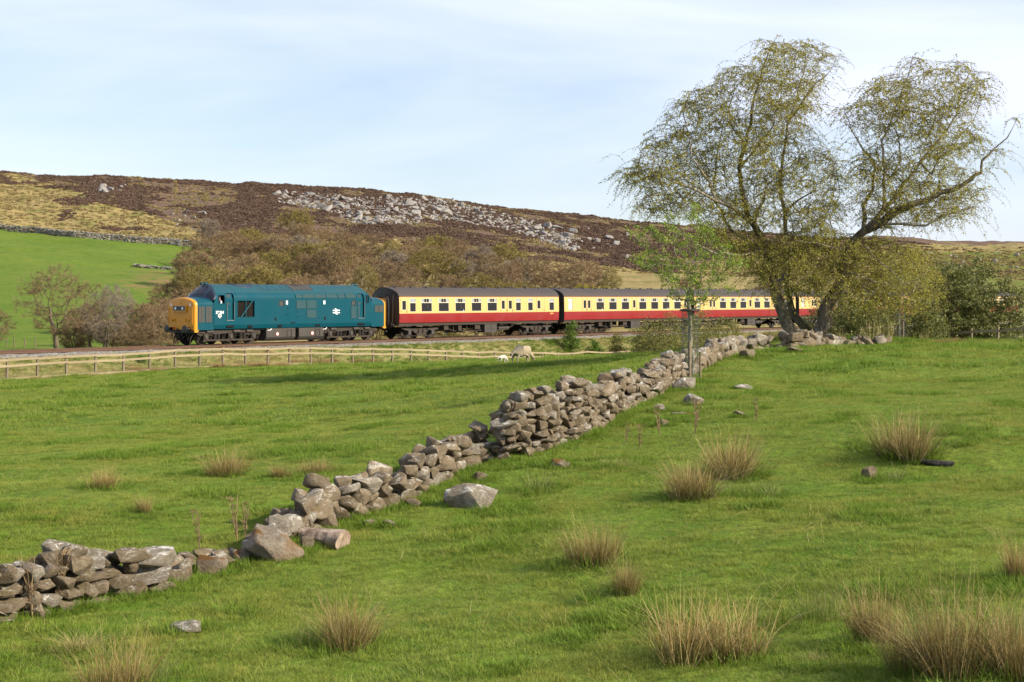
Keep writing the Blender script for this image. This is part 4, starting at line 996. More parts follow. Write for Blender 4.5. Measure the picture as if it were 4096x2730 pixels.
# leaf, twig and bark materials
def leaf_mat(name, cols, trans=0.35, rough=0.55):
    t = NT(name); r_ = t.n('ShaderNodeNewGeometry').outputs['Random Per Island']
    st = [(i / (len(cols) - 1), c) for i, c in enumerate(cols)]
    c = t.ramp(r_, st)
    c = t.mix(t.math('MULTIPLY', rnd(t), 0.25), c, cols[0])
    d = t.bsdf(c, rough, spec=0.2); tr = t.n('ShaderNodeBsdfTranslucent', {'Color': c})
    m = t.n('ShaderNodeMixShader', {'Fac': trans}); t.L(d, m.inputs[1]); t.L(tr.outputs[0], m.inputs[2])
    return t.done(m.outputs[0])
def bark_mat(name, a, b, lichen=None, amt=0.4, scale=3.0):
    t = NT(name); v = obj_vec(t)
    mp = t.n('ShaderNodeMapping', {'Vector': v, 'Scale': (1, 1, 0.35)}).outputs['Vector']
    n_ = t.noise(scale * 4, 7, 0.7, mp); c = t.mix(t.ramp(n_, [(0.35, 0.0), (0.65, 1.0)]), a, b)
    if lichen is not None: c = t.mix(t.math('MULTIPLY', t.ramp(t.noise(scale, 5, 0.65, v), [(0.48, 0.0), (0.62, 1.0)]), amt), c, lichen)
    return t.done(t.bsdf(c, 0.9, t.bump(n_, 0.9, 0.05), spec=0.15))
birch_bark = bark_mat('birch_bark', (0.075, 0.060, 0.045), (0.46, 0.40, 0.32), (0.13, 0.115, 0.05), 0.4, 2.2)
birch_base = bark_mat('old_birch_bark', (0.045, 0.036, 0.028), (0.23, 0.19, 0.145), (0.075, 0.07, 0.015), 0.7, 1.4)
birch_twig = bark_mat('brown_birch_twig', (0.085, 0.058, 0.034), (0.170, 0.120, 0.070))
twig_dark = bark_mat('dark_twig', (0.040, 0.027, 0.018), (0.085, 0.060, 0.040))
oak_bark = bark_mat('oak_bark', (0.060, 0.045, 0.030), (0.20, 0.16, 0.11), (0.14, 0.14, 0.07), 0.5, 1.0)
# ------------------------------------------------------------------ the big twin-stemmed birch
BY = 64.0
def bp(u, v, dy=0.0):
    """pixel of the tree picture at the tree's own distance plus its depth offset"""
    px_, py_ = 2400 + 0.829 * u, 100 + 0.829 * v
    Y = BY + dy; x, y, z = px2(px_, py_, Y); return np.array([x, y, z])
birch_root = np.array(on_ground(2400 + .829 * 1000, BY))
limbs = {  # name: (parent limb, join index, [(u, v, depth)], first radius, last radius)
 'stem_a': (None, 0, [(935, 1535, 0), (915, 1470, 0), (885, 1395, 0), (850, 1300, .1), (832, 1200, .2), (800, 1090, .2), (745, 965, 0), (705, 880, -.2), (682, 790, -.3), (672, 690, -.3), (705, 580, -.4), (730, 470, -.3), (745, 350, -.2), (790, 200, 0), (830, 90, .1)], .40, .035),
 'stem_b': ('stem_a', 3, [(900, 1200, .8), (905, 1050, 1.2), (893, 900, 1.2), (872, 780, 1.0), (882, 640, .9), (905, 475, .8), (950, 360, .7), (985, 230, .7), (990, 110, .7)], .20, .03),
 'fork_b': ('stem_b', 5, [(1010, 320, .3), (1080, 255, .1), (1130, 190, 0)], .07, .02),
 'arm_d': ('stem_a', 6, [(640, 880, -.8), (560, 850, -1.2), (470, 800, -1.5), (395, 772, -1.7), (330, 745, -1.8), (262, 722, -1.9), (258, 650, -2), (190, 600, -2)], .13, .025),
 'arm_e': ('arm_d', 1, [(530, 760, -1.4), (480, 690, -1.4), (440, 640, -1.4), (430, 540, -1.4), (400, 430, -1.2), (430, 340, -1.1)], .09, .022),
 'arm_e2': ('stem_a', 5, [(640, 1000, 1.5), (590, 900, 1.8), (545, 790, 2), (560, 650, 2), (590, 500, 1.8), (600, 350, 1.6)], .12, .024),
 'arm_c': ('stem_a', 5, [(720, 1105, -.6), (640, 1110, -1.2), (560, 1105, -1.6), (470, 1060, -1.8), (380, 990, -2), (280, 930, -2.1)], .11, .022),
 'arm_f': ('stem_a', 6, [(790, 850, -.8), (810, 770, -1.2), (850, 720, -1.6), (960, 640, -1.8)], .10, .025),
 'arm_g': ('stem_a', 9, [(780, 560, -.8), (840, 480, -1), (860, 390, -1.1), (900, 260, -1)], .08, .02),
 'arm_h': ('stem_a', 10, [(640, 500, 0), (620, 400, 0), (650, 300, .1), (660, 220, .1)], .06, .02),
 'arm_i': ('stem_b', 2, [(950, 850, .4), (1040, 800, 0), (1110, 770, 0)], .08, .02),
 'stem_c': (None, 0, [(1070, 1535, .2), (1068, 1470, .2), (1085, 1390, .2), (1125, 1310, .2), (1165, 1215, .2), (1195, 1110, .2), (1225, 1040, .2), (1275, 995, .2)], .46, .27),
 'stem_c2': (None, 0, [(1010, 1535, .7), (990, 1470, .8), (940, 1405, 1.0), (915, 1330, 1.2), (900, 1230, 1.3), (905, 1130, 1.3), (930, 1030, 1.3)], .30, .10),
 'arm_j': ('stem_c', 7, [(1278, 935, .8), (1268, 870, 1), (1318, 790, 1), (1328, 690, 1), (1300, 630, 1), (1255, 580, .9), (1210, 500, .8), (1180, 420, .8)], .16, .025),
 'arm_k': ('stem_c', 7, [(1345, 920, 0), (1372, 860, -.2), (1368, 760, -.3), (1365, 660, -.3), (1358, 560, -.2), (1400, 480, -.1), (1440, 370, 0), (1490, 240, 0), (1510, 150, 0)], .16, .025),
 'arm_l': ('stem_c', 7, [(1350, 960, -.3), (1410, 910, -.6), (1500, 868, -.9), (1600, 835, -1), (1700, 800, -1.1), (1790, 745, -1.2), (1840, 715, -1.2), (1845, 655, -1.2), (1900, 600, -1.3), (1965, 545, -1.3), (2010, 455, -1.3)], .30, .02),
 'arm_m': ('arm_k', 0, [(1440, 820, .6), (1500, 730, .9), (1545, 660, 1), (1590, 600, 1), (1640, 550, 1), (1690, 480, 1), (1730, 370, 1), (1780, 240, .9), (1790, 180, .9)], .14, .022),
 'arm_n': ('arm_l', 0, [(1470, 960, -1), (1570, 970, -1.3), (1630, 935, -1.4), (1720, 905, -1.5), (1800, 885, -1.5), (1880, 840, -1.5)], .10, .02),
 'arm_o': ('arm_m', 2, [(1600, 720, .4), (1640, 640, .2), (1720, 560, 0), (1800, 470, 0), (1860, 330, 0)], .08, .02),
 'arm_p': ('stem_c', 5, [(1120, 1075, -.6), (1040, 1050, -1), (960, 1040, -1.2), (900, 1060, -1.4)], .09, .02),
 'arm_q': ('stem_c', 6, [(1290, 1075, -.9), (1330, 1130, -1.5), (1400, 1180, -1.9), (1470, 1250, -2)], .08, .02),
 'arm_r': ('arm_j', 3, [(1400, 740, 1.6), (1450, 650, 1.8), (1440, 540, 1.8), (1400, 430, 1.6), (1330, 330, 1.4)], .08, .02)}
P, par, fx_ = [], [], []; ends = {}
for nm, (pa, ji, pts, ra, rb) in limbs.items():
    ids = []; prev = -1 if pa is None else ends[pa][ji]
    pts3 = [bp(*q) for q in pts]
    for i, q in enumerate(pts3):
        if i == 0 and pa is None: q[2] = gz(q[0], q[1]) - 0.25
        if prev >= 0:
            mid_ = (P[prev] + q) / 2 + rng.normal(size=3) * 0.05; P.append(mid_); par.append(prev); fx_.append(0); prev = len(P) - 1
        P.append(q); par.append(prev); prev = len(P) - 1; ids.append(prev)
        fx_.append((0.60 if pa is None else 0.58) * (ra + (rb - ra) * (i / (len(pts3) - 1)) ** 0.8))
    ends[nm] = ids
for i in range(len(P)):
    if fx_[i] == 0:
        k = [j for j in range(len(P)) if par[j] == i]; fx_[i] = max(fx_[j] for j in k) * 1.02
def inpoly(pts, poly):
    x, y = pts[:, 0], pts[:, 1]; ins = np.zeros(len(pts), bool); j = len(poly) - 1
    for i in range(len(poly)):
        xi, yi = poly[i]; xj, yj = poly[j]
        ins ^= ((yi > y) != (yj > y)) & (x < (xj - xi) * (y - yi) / (yj - yi + 1e-9) + xi); j = i
    return ins
k7 = lambda l: [(1.0464 * u, 1.0464 * v - 24) for u, v in l]
crown_l = k7([(90, 640), (130, 585), (230, 540), (300, 440), (360, 380), (410, 310), (460, 305), (500, 390), (520, 300), (600, 215), (690, 205), (740, 85), (850, 85), (930, 75), (1010, 115), (1110, 165), (1090, 235), (1010, 290), (975, 400), (950, 480), (990, 575), (1080, 600), (1110, 760), (1090, 900), (1040, 1010), (900, 1120), (780, 1160), (640, 1110), (540, 1010), (400, 890), (250, 880), (170, 870), (190, 770), (110, 720)])
crown_r = k7([(1085, 410), (1160, 390), (1210, 320), (1255, 262), (1330, 255), (1360, 195), (1450, 140), (1495, 200), (1560, 225), (1650, 180), (1710, 200), (1820, 300), (1780, 360), (1710, 440), (1740, 560), (1680, 640), (1690, 720), (1780, 770), (1720, 870), (1640, 920), (1480, 940), (1330, 960), (1230, 940), (1180, 860), (1150, 700), (1190, 560), (1130, 480)])
crown_t = k7([(1740, 640), (1820, 555), (1870, 460), (1925, 420), (1945, 470), (1895, 600), (1835, 760), (1780, 780)])
crown_s = [(1000, 1000), (1120, 990), (1300, 1010), (1450, 1050), (1560, 1090), (1600, 1180), (1620, 1300), (1540, 1370), (1320, 1370), (1170, 1340), (1080, 1280), (900, 1300), (790, 1290), (700, 1200), (720, 1130)]
atts = []
for poly, nn, dd in ((crown_l, 1450, 2.6), (crown_r, 820, 2.2), (crown_s, 570, 2.3), (crown_t, 45, 1.0)):
    q = rng.uniform((0, 0), (2000, 1400), (nn * 12, 2)); q = q[inpoly(q, poly)][:nn]
    for u, v in q:
        w_ = 1.0; atts.append(bp(u, v, float(np.clip(rng.normal() * 0.55, -1, 1)) * dd - (1.2 if dd == 1.0 else 0)))
atts = np.array(atts)
ck_ = np.array([mnoise.noise(Vector(a * 0.62)) for a in atts]); atts = atts[ck_ > -0.26]
n_sk = len(P)
A, PA = grow(P, par, None, atts, 0.22, 0.38, 0.22, up=0.10)
rr, kids = radii(A, PA, 0.0075, 2.3, fx_)
lines = chains(A, PA, rr)
birch = empty('birch_tree', tuple(birch_root)); tag(birch, 'tall twin trunked old birch with weeping twigs and small fresh leaves by the wall', 'tree')
off = np.array(birch_root)
A = A - off
trunk_ids = set(ends['stem_a']); tid_c = set(ends['stem_c'])
def flare(m):
    """root flare and knobbly surface"""
    out = []
    for x, y, z in m.v:
        f = max(0, 1.0 - (z - 0.0) / 1.1); k = mnoise.noise(Vector((x * 1.7, y * 1.7, z * 1.1)))
        out.append((x + k * 0.10 * (0.3 + f), y + mnoise.noise(Vector((x * 1.9 + 9, y, z))) * 0.10 * (0.3 + f), z))
    m.v = out; return m
tl = [ln for ln in lines if rr[ln[0]] > 0.2 and any(i in ends['stem_a'][:4] for i in ln)]
tc_ = [ln for ln in lines if any(i in ends['stem_c'][:4] for i in ln) and rr[ln[-1]] < 9]
tc2 = [ln for ln in lines if any(i in ends['stem_c2'][:4] for i in ln)]
used = []
for grp in (tl[:1], tc_[:1], tc2[:1]):
    for ln in grp:
        used.append(id(ln)); pts = [A[i] for i in ln]; r_ = [rr[i] for i in ln]
        if ln[0] < n_sk: r_ = [q * (1.25 if k < 7 else 1.0) for k, q in enumerate(r_)]; r_[0] *= 1.5; r_[1] *= 1.2
        m = MB().tube(pts, r_, 14, caps=False); flare(m).build('trunk', birch_base, birch, smooth=180)
bm_ = branch_mesh(A, rr, [l for l in lines if id(l) not in used], lambda ln, r: max(r[i] for i in ln[1:]) > 0.022)
bm_.build('branches', birch_bark, birch, smooth=180)['kind'] = 'stuff'
bm2 = branch_mesh(A, rr, [l for l in lines if id(l) not in used], lambda ln, r: max(r[i] for i in ln[1:]) <= 0.022)
bm2.build('fine_branches', twig_dark, birch, smooth=180)['kind'] = 'stuff'
def hang(src, n_per, lmin, lmax, m=5, out=0.35, droop=1.0, r=rng, wind=(0, 0, 0)):
    """drooping twigs from the given points"""
    S = np.repeat(src, n_per, 0); N = len(S); d = r.normal(size=(N, 3)); d[:, 2] = np.abs(d[:, 2]) * 0.3; d /= np.linalg.norm(d, axis=1, keepdims=True)
    Ln = r.uniform(lmin, lmax, N) ; T = np.zeros((N, m, 3)); T[:, 0] = S; cur = S.copy(); dd = d * out + np.array([0, 0, 0.15])
    for k in range(1, m):
        dd = dd + np.array([0, 0, -0.32 * droop]) + r.normal(size=(N, 3)) * 0.13 + np.array(wind)
        q = dd / np.maximum(np.linalg.norm(dd, axis=1, keepdims=True), 1e-6); cur = cur + q * (Ln / (m - 1))[:, None]; T[:, k] = cur
    return T
src = A[n_sk:][rr[n_sk:] < 0.02]
src = src[rng.random(len(src)) < 0.95]
def leafed(T, per, size, aspect, jit, r=rng):
    N, m, _ = T.shape; f = r.uniform(0.15, 1, (N, per)) * (m - 1); i0 = np.minimum(f.astype(int), m - 2); fr = (f - i0)[..., None]
    C = T[np.arange(N)[:, None], i0] * (1 - fr) + T[np.arange(N)[:, None], i0 + 1] * fr
    C = C.reshape(-1, 3) + r.normal(size=(N * per, 3)) * jit
    return quads_np(C, size, aspect, r=r)
T = hang(src, 3, 0.40, 1.35, 4, 0.75, 1.15)
V, Q = tubes_np(T, np.linspace(0.0062, 0.0036, 4), 3)
part('weeping_twigs', mesh_from('weeping_twigs', V, Q, birch_twig), birch, 'stuff')
tips = A[n_sk:][(kids[n_sk:] == 0)]; tips = tips[rng.random(len(tips)) < 0.55]
T2 = hang(tips, 2, 0.8, 2.0, 6, 0.8, 1.3, wind=(0.02, 0, 0))
V, Q = tubes_np(T2, np.linspace(0.0050, 0.0030, 6), 3)
part('trailing_twigs', mesh_from('trailing_twigs', V, Q, birch_twig), birch, 'stuff')
birch_leaf = leaf_mat('young_birch_leaf', [(0.215, 0.185, 0.030), (0.315, 0.295, 0.042), (0.390, 0.380, 0.058), (0.48, 0.47, 0.09)], 0.45)
V, Q = leafed(T, 14, 0.032, 0.62, 0.03); V2, Q2 = leafed(T2, 24, 0.029, 0.6, 0.03); Q = np.concatenate([Q, Q2 + len(V)]); V = np.concatenate([V, V2])
part('leaves', mesh_from('leaves', V, Q, birch_leaf, False), birch, 'stuff')
print('birch twigs', len(T), 'leaves', len(Q))

# ------------------------------------------------------------------ bare woodland trees in the valley
def twig_mat(name, a, b, c):
    t = NT(name); r_ = t.n('ShaderNodeNewGeometry').outputs['Random Per Island']
    col = t.ramp(r_, [(0.0, a), (0.6, b), (1.0, c)]); col = t.mix(t.math('MULTIPLY', rnd(t), 0.45), col, a)
    return t.done(t.bsdf(col, 0.9, spec=0.1))
twig_brown = twig_mat('brown_winter_twigs', (0.130, 0.088, 0.050), (0.225, 0.155, 0.085), (0.330, 0.240, 0.135))
twig_olive = twig_mat('olive_budding_twigs', (0.130, 0.100, 0.036), (0.220, 0.178, 0.055), (0.300, 0.255, 0.080))
twig_grey = twig_mat('grey_winter_twigs', (0.140, 0.112, 0.085), (0.240, 0.195, 0.148), (0.36, 0.30, 0.24))
twig_gold = twig_mat('golden_green_buds', (0.150, 0.130, 0.020), (0.260, 0.225, 0.030), (0.37, 0.33, 0.055))
def bare_tree_meshes(name, H, W, seed, natt, ntw, tlen, tmat, bark=None, stems=1, lean=0.0, twr=0.010, low=0.22):
    r = np.random.default_rng(seed); P, par, fx = [], [], []
    for s in range(stems):
        b = np.array([r.normal() * 0.25 * (stems > 1), r.normal() * 0.25 * (stems > 1), -0.2]); prev = -1
        top = np.array([r.normal() * 0.10 * W + lean * H, r.normal() * 0.10 * W, H * r.uniform(0.38, 0.55)])
        for f in np.linspace(0, 1, 6):
            p = b + (top - b) * f + np.array([math.sin(f * 5 + seed + s), math.cos(f * 4 + seed), 0]) * 0.035 * H * f
            P.append(p); par.append(prev); prev = len(P) - 1; fx.append((0.034 * H) * (1 - 0.55 * f) / (stems ** 0.5))
    at = []
    while len(at) < natt:
        q = r.uniform(-1, 1, 3); d = np.linalg.norm(q)
        if d > 1 or d < 0.35 + 0.3 * r.random(): continue
        ang = math.atan2(q[1], q[0]); lob = 1 + 0.22 * math.sin(3 * ang + seed) + 0.14 * math.sin(5 * ang + 2 * seed + 3 * q[2])
        at.append((q[0] * W / 2 * lob + lean * H, q[1] * W / 2 * lob, H * (low + (1 - low) / 2) + q[2] * H * (1 - low) / 2 * (0.9 + 0.1 * lob)))
    A, PA = grow(P, par, None, np.array(at), 0.30, 0.55 * H / 7, 0.20, r)
    rr, kids = radii(A, PA, 0.011 * H / 7, 2.15, fx)
    ls = chains(A, PA, rr)
    m = branch_mesh(A, rr, ls); tr = big_mesh(name + '_wood', np.array([tuple(v) for v in m.v]), np.array(m.f), None, bark or oak_bark)
    src = A[len(P):][rr[len(P):] < 0.03 * H / 7]; S = src[r.integers(0, len(src), ntw)]
    d = r.normal(size=(ntw, 3)); d[:, 2] = d[:, 2] * 0.8 + 0.35; d /= np.linalg.norm(d, axis=1, keepdims=True)
    L_ = (tlen * r.uniform(0.5, 1.2, ntw))[:, None]; mid = S + d * L_ * 0.55 + r.normal(size=(ntw, 3)) * 0.06; tip = S + d * L_ + r.normal(size=(ntw, 3)) * 0.12
    sd_ = np.cross(d, r.normal(size=(ntw, 3))); sd_ /= np.linalg.norm(sd_, axis=1, keepdims=True); sd_ *= twr
    V = np.stack([S - sd_, S + sd_, mid + sd_, mid - sd_, tip], 1).reshape(-1, 3); k = np.arange(ntw)[:, None] * 5
    cw = big_mesh(name + '_twigs', V, k + np.array([[0, 1, 2, 3]]), k + np.array([[3, 2, 4]]), tmat, False)
    return tr, cw
kinds = {
 'oak_brown': [bare_tree_meshes('oak', 7.2, 8.2, 11, 300, 9000, 0.55, twig_brown, twr=0.014), bare_tree_meshes('oak', 6.6, 8.6, 12, 300, 9000, 0.55, twig_brown, twr=0.014), bare_tree_meshes('oak', 7.6, 7.2, 16, 300, 9000, 0.55, twig_brown, twr=0.014)],
 'oak_olive': [bare_tree_meshes('oak', 6.4, 8.0, 13, 260, 9500, 0.50, twig_olive, twr=0.015), bare_tree_meshes('oak', 6.0, 7.0, 17, 260, 9000, 0.50, twig_olive, twr=0.015)],
 'thicket': [bare_tree_meshes('thicket', 5.5, 4.2, 14, 220, 8000, 0.6, twig_grey, twr=0.012, stems=3, low=0.12), bare_tree_meshes('thicket', 5.0, 5.0, 18, 220, 8000, 0.6, twig_brown, twr=0.012, stems=4, low=0.08)],
 'oak_gold': [bare_tree_meshes('oak', 6.2, 9.0, 15, 320, 15000, 0.42, twig_gold, twr=0.020)],
 'pale_birch': [bare_tree_meshes('birch', 7.0, 3.4, 19, 160, 4500, 0.6, twig_olive, bark_mat('white_birch_bark', (0.25, 0.22, 0.19), (0.62, 0.58, 0.52)), twr=0.010, low=0.3)]}
LBL = {'oak_brown': ('bare_oak_tree', 'bare brown oak in the wood on the far side of the railway'), 'oak_olive': ('budding_oak_tree', 'olive budding oak in the wood beyond the railway'),
       'thicket': ('bare_thicket_tree', 'bare many stemmed thicket tree among the oaks beyond the railway'), 'oak_gold': ('golden_oak_tree', 'broad golden green oak behind the second coach'), 'pale_birch': ('pale_birch_tree', 'slim birch with pale trunk among the brown oaks')}
def plant(kind, px, Y, h, v=None, rz=None, label=None, group=True, wide=1.0):
    vs_ = kinds[kind]; tr, cw = vs_[random.randrange(len(vs_)) if v is None else v % len(vs_)]
    x, y, z = on_ground(px, Y); nm, lb = LBL[kind]
    ref = max(q.co.z for q in cw.vertices) if 'H' not in cw else cw['H']
    cw['H'] = ref; s = h / ref
    o = empty(nm, (x, y, z - 0.05), random.uniform(0, 6.28) if rz is None else rz); o.scale = (s * wide, s * wide, s)
    part('trunk', tr, o); part('crown', cw, o, 'stuff')
    tag(o, label or lb, 'tree', 'trees beyond the railway' if group and not label else None); return o
# rows of the wood, far to near; heights from the crowns' tops
random.seed(3)
wood = []
for Y, x0, x1, gap, hh in ((335, 1020, 1330, 105, 7.0), (300, 880, 1900, 118, 7.8), (262, 830, 2120, 125, 7.2), (228, 800, 2330, 130, 6.8), (196, 840, 2480, 140, 6.0), (170, 900, 2560, 150, 5.0), (150, 900, 2300, 170, 4.2)):
    x = x0
    while x < x1:
        wood.append((x + random.uniform(-40, 40), Y + random.uniform(-12, 12), hh * random.uniform(0.78, 1.12))); x += gap * random.uniform(0.75, 1.2)
for x, Y, h in wood:
    k = random.choices(['oak_brown', 'oak_olive', 'thicket', 'pale_birch'], [5.5, 2.4, 2.6, 0.8])[0]
    if Y < 165 and k == 'oak_brown': k = 'thicket'
    plant(k, x, Y, h, wide=random.uniform(0.9, 1.2))
plant('oak_olive', 1190, 372, 7.0, 0, label='rounded olive tree highest on the slope below the boulder field', wide=1.1)
plant('thicket', 835, 352, 6.5, 0, label='pale grey thorn tree beside the end of the hillside wall')
plant('oak_gold', 2360, 178, 5.4, 0, 0.4, label=LBL['oak_gold'][1])
plant('oak_olive', 1050, 196, 5.0, 1); plant('oak_olive', 940, 205, 4.6, 0)
for x, Y, h in ((2620, 200, 3.5), (2750, 230, 4.2), (2900, 215, 4.0), (3060, 240, 4.0), (3500, 262, 3.6), (3660, 258, 4.5), (3790, 262, 4.2), (3930, 258, 3.9), (4060, 250, 4.0), (4180, 262, 4.4), (4300, 270, 4.0)):
    plant('thicket', x, Y, h)
# the trees on the left, just behind the line
bo = bare_tree_meshes('oak', 6.9, 6.2, 41, 260, 9000, 0.42, twig_brown, twr=0.006, low=0.24); kinds['left_oak'] = [bo]; LBL['left_oak'] = ('bare_oak_tree', 'x')
ba = bare_tree_meshes('ash', 5.8, 4.0, 43, 200, 7000, 0.45, twig_grey, twr=0.006, stems=2, low=0.15); kinds['left_ash'] = [ba]; LBL['left_ash'] = ('bare_ash_tree', 'x')
bt_ = bare_tree_meshes('thorn', 4.2, 3.8, 45, 180, 6500, 0.35, twig_brown, twr=0.006, stems=2, low=0.12); kinds['left_thorn'] = [bt_]; LBL['left_thorn'] = ('bare_thorn_tree', 'x')
plant('left_oak', 225, 124, 7.3, 0, 2.6, 'spreading bare oak with crooked trunk behind the empty track')
plant('left_ash', 420, 127, 5.7, 0, 1.0, 'pale stemmed bare ash between the crooked oak and the locomotive')
plant('left_thorn', 625, 128, 4.4, 0, 0.4, 'small bare thorn tree just ahead of the locomotive nose')
plant('left_thorn', 520, 130, 2.9, 0, 2.4, 'low bare thorn bush between the pale ash and the locomotive', wide=1.3)
plant('left_oak', -60, 122, 3.9, 0, 4.0, 'low spreading bare oak at the field corner behind the track', wide=1.5)
for x, Y, h in ((560, 150, 3.4), (650, 158, 3.6), (720, 150, 3.4), (770, 172, 4.2), (690, 190, 4.0), (800, 200, 4.6)): plant('thicket', x, Y, h, 1, wide=1.25)
for x, Y, h in ((300, 128, 2.6), (455, 132, 2.8), (565, 126, 2.6), (700, 138, 3.2), (350, 150, 3.0)): plant('thicket', x, Y, h, 1, wide=1.3)
plant('left_ash', 470, 150, 5.2, 0, 4.2, 'slim bare ash standing behind the low thorn bush')
plant('left_thorn', 360, 134, 3.0, 0, 3.4, 'bare thorn bush leaning beside the crooked oak', wide=1.3)
# ------------------------------------------------------------------ placing by sight line
def hit(px, py, y0=11.0, y1=640.0, n=900):
    """where the sight line through a pixel meets the ground"""
    for step_ in (0, 1):
        Ys = np.geomspace(y0, y1, 110 if step_ == 0 else 30); X = (px - 2048) * Ys / F; z = ground_z(X, Ys); pr = HY - F * (z - ZC) / Ys
        k = np.nonzero(pr <= py)[0]; i = k[0] if len(k) else len(Ys) - 1
        y0, y1 = Ys[max(i - 1, 0)], Ys[i] + 1e-4
    return float(X[i]), float(Ys[i]), float(z[i])
# ------------------------------------------------------------------ instanced ground cover
proto_n = 0
def scatter(name, protos, P, rot, scl, idx, label, mat=None):
    """one object of uncountable stuff: small clumps set on points by geometry nodes"""
    coll = bpy.data.collections.new(name + '_clumps')
    for i, m in enumerate(protos):
        coll.objects.link(bpy.data.objects.new('%s_clump_%02d' % (name, i), m))
    me = bpy.data.meshes.new(name); me.vertices.add(len(P)); me.vertices.foreach_set('co', np.asarray(P, np.float32).ravel())
    a = me.attributes.new('rot', 'FLOAT_VECTOR', 'POINT'); a.data.foreach_set('vector', np.asarray(rot, np.float32).ravel())
    a = me.attributes.new('scl', 'FLOAT_VECTOR', 'POINT'); a.data.foreach_set('vector', np.asarray(scl, np.float32).ravel())
    a = me.attributes.new('pick', 'INT', 'POINT'); a.data.foreach_set('value', np.asarray(idx, np.int32))
    me.update(); o = link(bpy.data.objects.new(name, me))
    g = bpy.data.node_groups.new(name, 'GeometryNodeTree')
    g.interface.new_socket('Geometry', in_out='INPUT', socket_type='NodeSocketGeometry'); g.interface.new_socket('Geometry', in_out='OUTPUT', socket_type='NodeSocketGeometry')
    N = g.nodes.new; gi = N('NodeGroupInput'); go = N('NodeGroupOutput'); mp_ = N('GeometryNodeMeshToPoints'); ip = N('GeometryNodeInstanceOnPoints'); ci = N('GeometryNodeCollectionInfo')
    ci.inputs['Collection'].default_value = coll; ci.inputs['Separate Children'].default_value = True; ci.inputs['Reset Children'].default_value = True
    def na(nm, ty):
        q = N('GeometryNodeInputNamedAttribute'); q.data_type = ty; q.inputs['Name'].default_value = nm; return q.outputs['Attribute']
    lk = g.links.new
    lk(gi.outputs[0], mp_.inputs['Mesh']); lk(mp_.outputs['Points'], ip.inputs['Points']); lk(ci.outputs['Instances'], ip.inputs['Instance'])
    ip.inputs['Pick Instance'].default_value = True
    lk(na('pick', 'INT'), ip.inputs['Instance Index']); lk(na('rot', 'FLOAT_VECTOR'), ip.inputs['Rotation']); lk(na('scl', 'FLOAT_VECTOR'), ip.inputs['Scale'])
    lk(ip.outputs['Instances'], go.inputs[0])
    md = o.modifiers.new('scatter', 'NODES'); md.node_group = g
    tag(o, label, kind='stuff'); return o
def blades(n, spread, h, w, lean, seed, m=4, hvar=0.5, curl=0.5, clump=0):
    """n tapered curved blades; returns verts, quads and the height fraction of each vertex"""
    r = np.random.default_rng(seed); a = r.uniform(0, 2 * np.pi, n); rad = spread * np.sqrt(r.random(n)); B = np.stack([rad * np.cos(a), rad * np.sin(a), np.zeros(n)], 1)
    if clump: cc_ = r.normal(size=(clump, 2)) * spread * 0.55; ci_ = r.integers(0, clump, n); B[:, :2] = B[:, :2] * 0.55 + cc_[ci_]; ch_ = r.uniform(0.6, 1.15, clump)
    d = np.stack([np.cos(a), np.sin(a), np.zeros(n)], 1) * (lean * (0.25 + rad / max(spread, 1e-6)))[:, None] + r.normal(size=(n, 3)) * lean * 0.5; d[:, 2] = 0
    H = h * (1 - hvar * r.random(n)) * (ch_[ci_] if clump else 1.0); side = np.stack([-np.sin(a + r.normal(size=n)), np.cos(a + r.normal(size=n)), np.zeros(n)], 1); side /= np.linalg.norm(side, axis=1, keepdims=True)
    V = np.zeros((n, m, 2, 3)); F_ = np.linspace(0, 1, m); cu = curl * r.normal(size=n)
    for k, f in enumerate(F_):
        c = B + d * (H * (f + cu * f * f))[:, None]; c[:, 2] += H * (f - 0.28 * np.abs(cu) * f * f - 0.25 * lean * f * f)
        ww = w * (1 - f * 0.85); V[:, k, 0] = c - side * ww; V[:, k, 1] = c + side * ww
    I = np.arange(n * m * 2).reshape(n, m, 2); Q = np.stack([I[:, :-1, 0], I[:, :-1, 1], I[:, 1:, 1], I[:, 1:, 0]], -1).reshape(-1, 4)
    fr = np.broadcast_to(F_[None, :, None], (n, m, 2)).ravel(); rv = np.broadcast_to(r.random(n)[:, None, None], (n, m, 2)).ravel()
    return V.reshape(-1, 3), Q, fr, rv
def blade_mesh(name, mat, *a, arch=0, **k):
    V, Q, fr, rv = blades(*a, **k)
    if arch:
        V2, Q2, f2, r2 = blades(arch, a[1] * 0.8, a[2] * 1.05, a[3] * 0.9, 0.95, a[5] + 900, 7, 0.5, 1.1); Q = np.concatenate([Q, Q2 + len(V)]); V = np.concatenate([V, V2]); fr = np.concatenate([fr, f2]); rv = np.concatenate([rv, r2])
    me = big_mesh(name, V, Q, None, mat, True); vcol(me, 'blade', np.stack([fr, rv, fr], 1)); return me
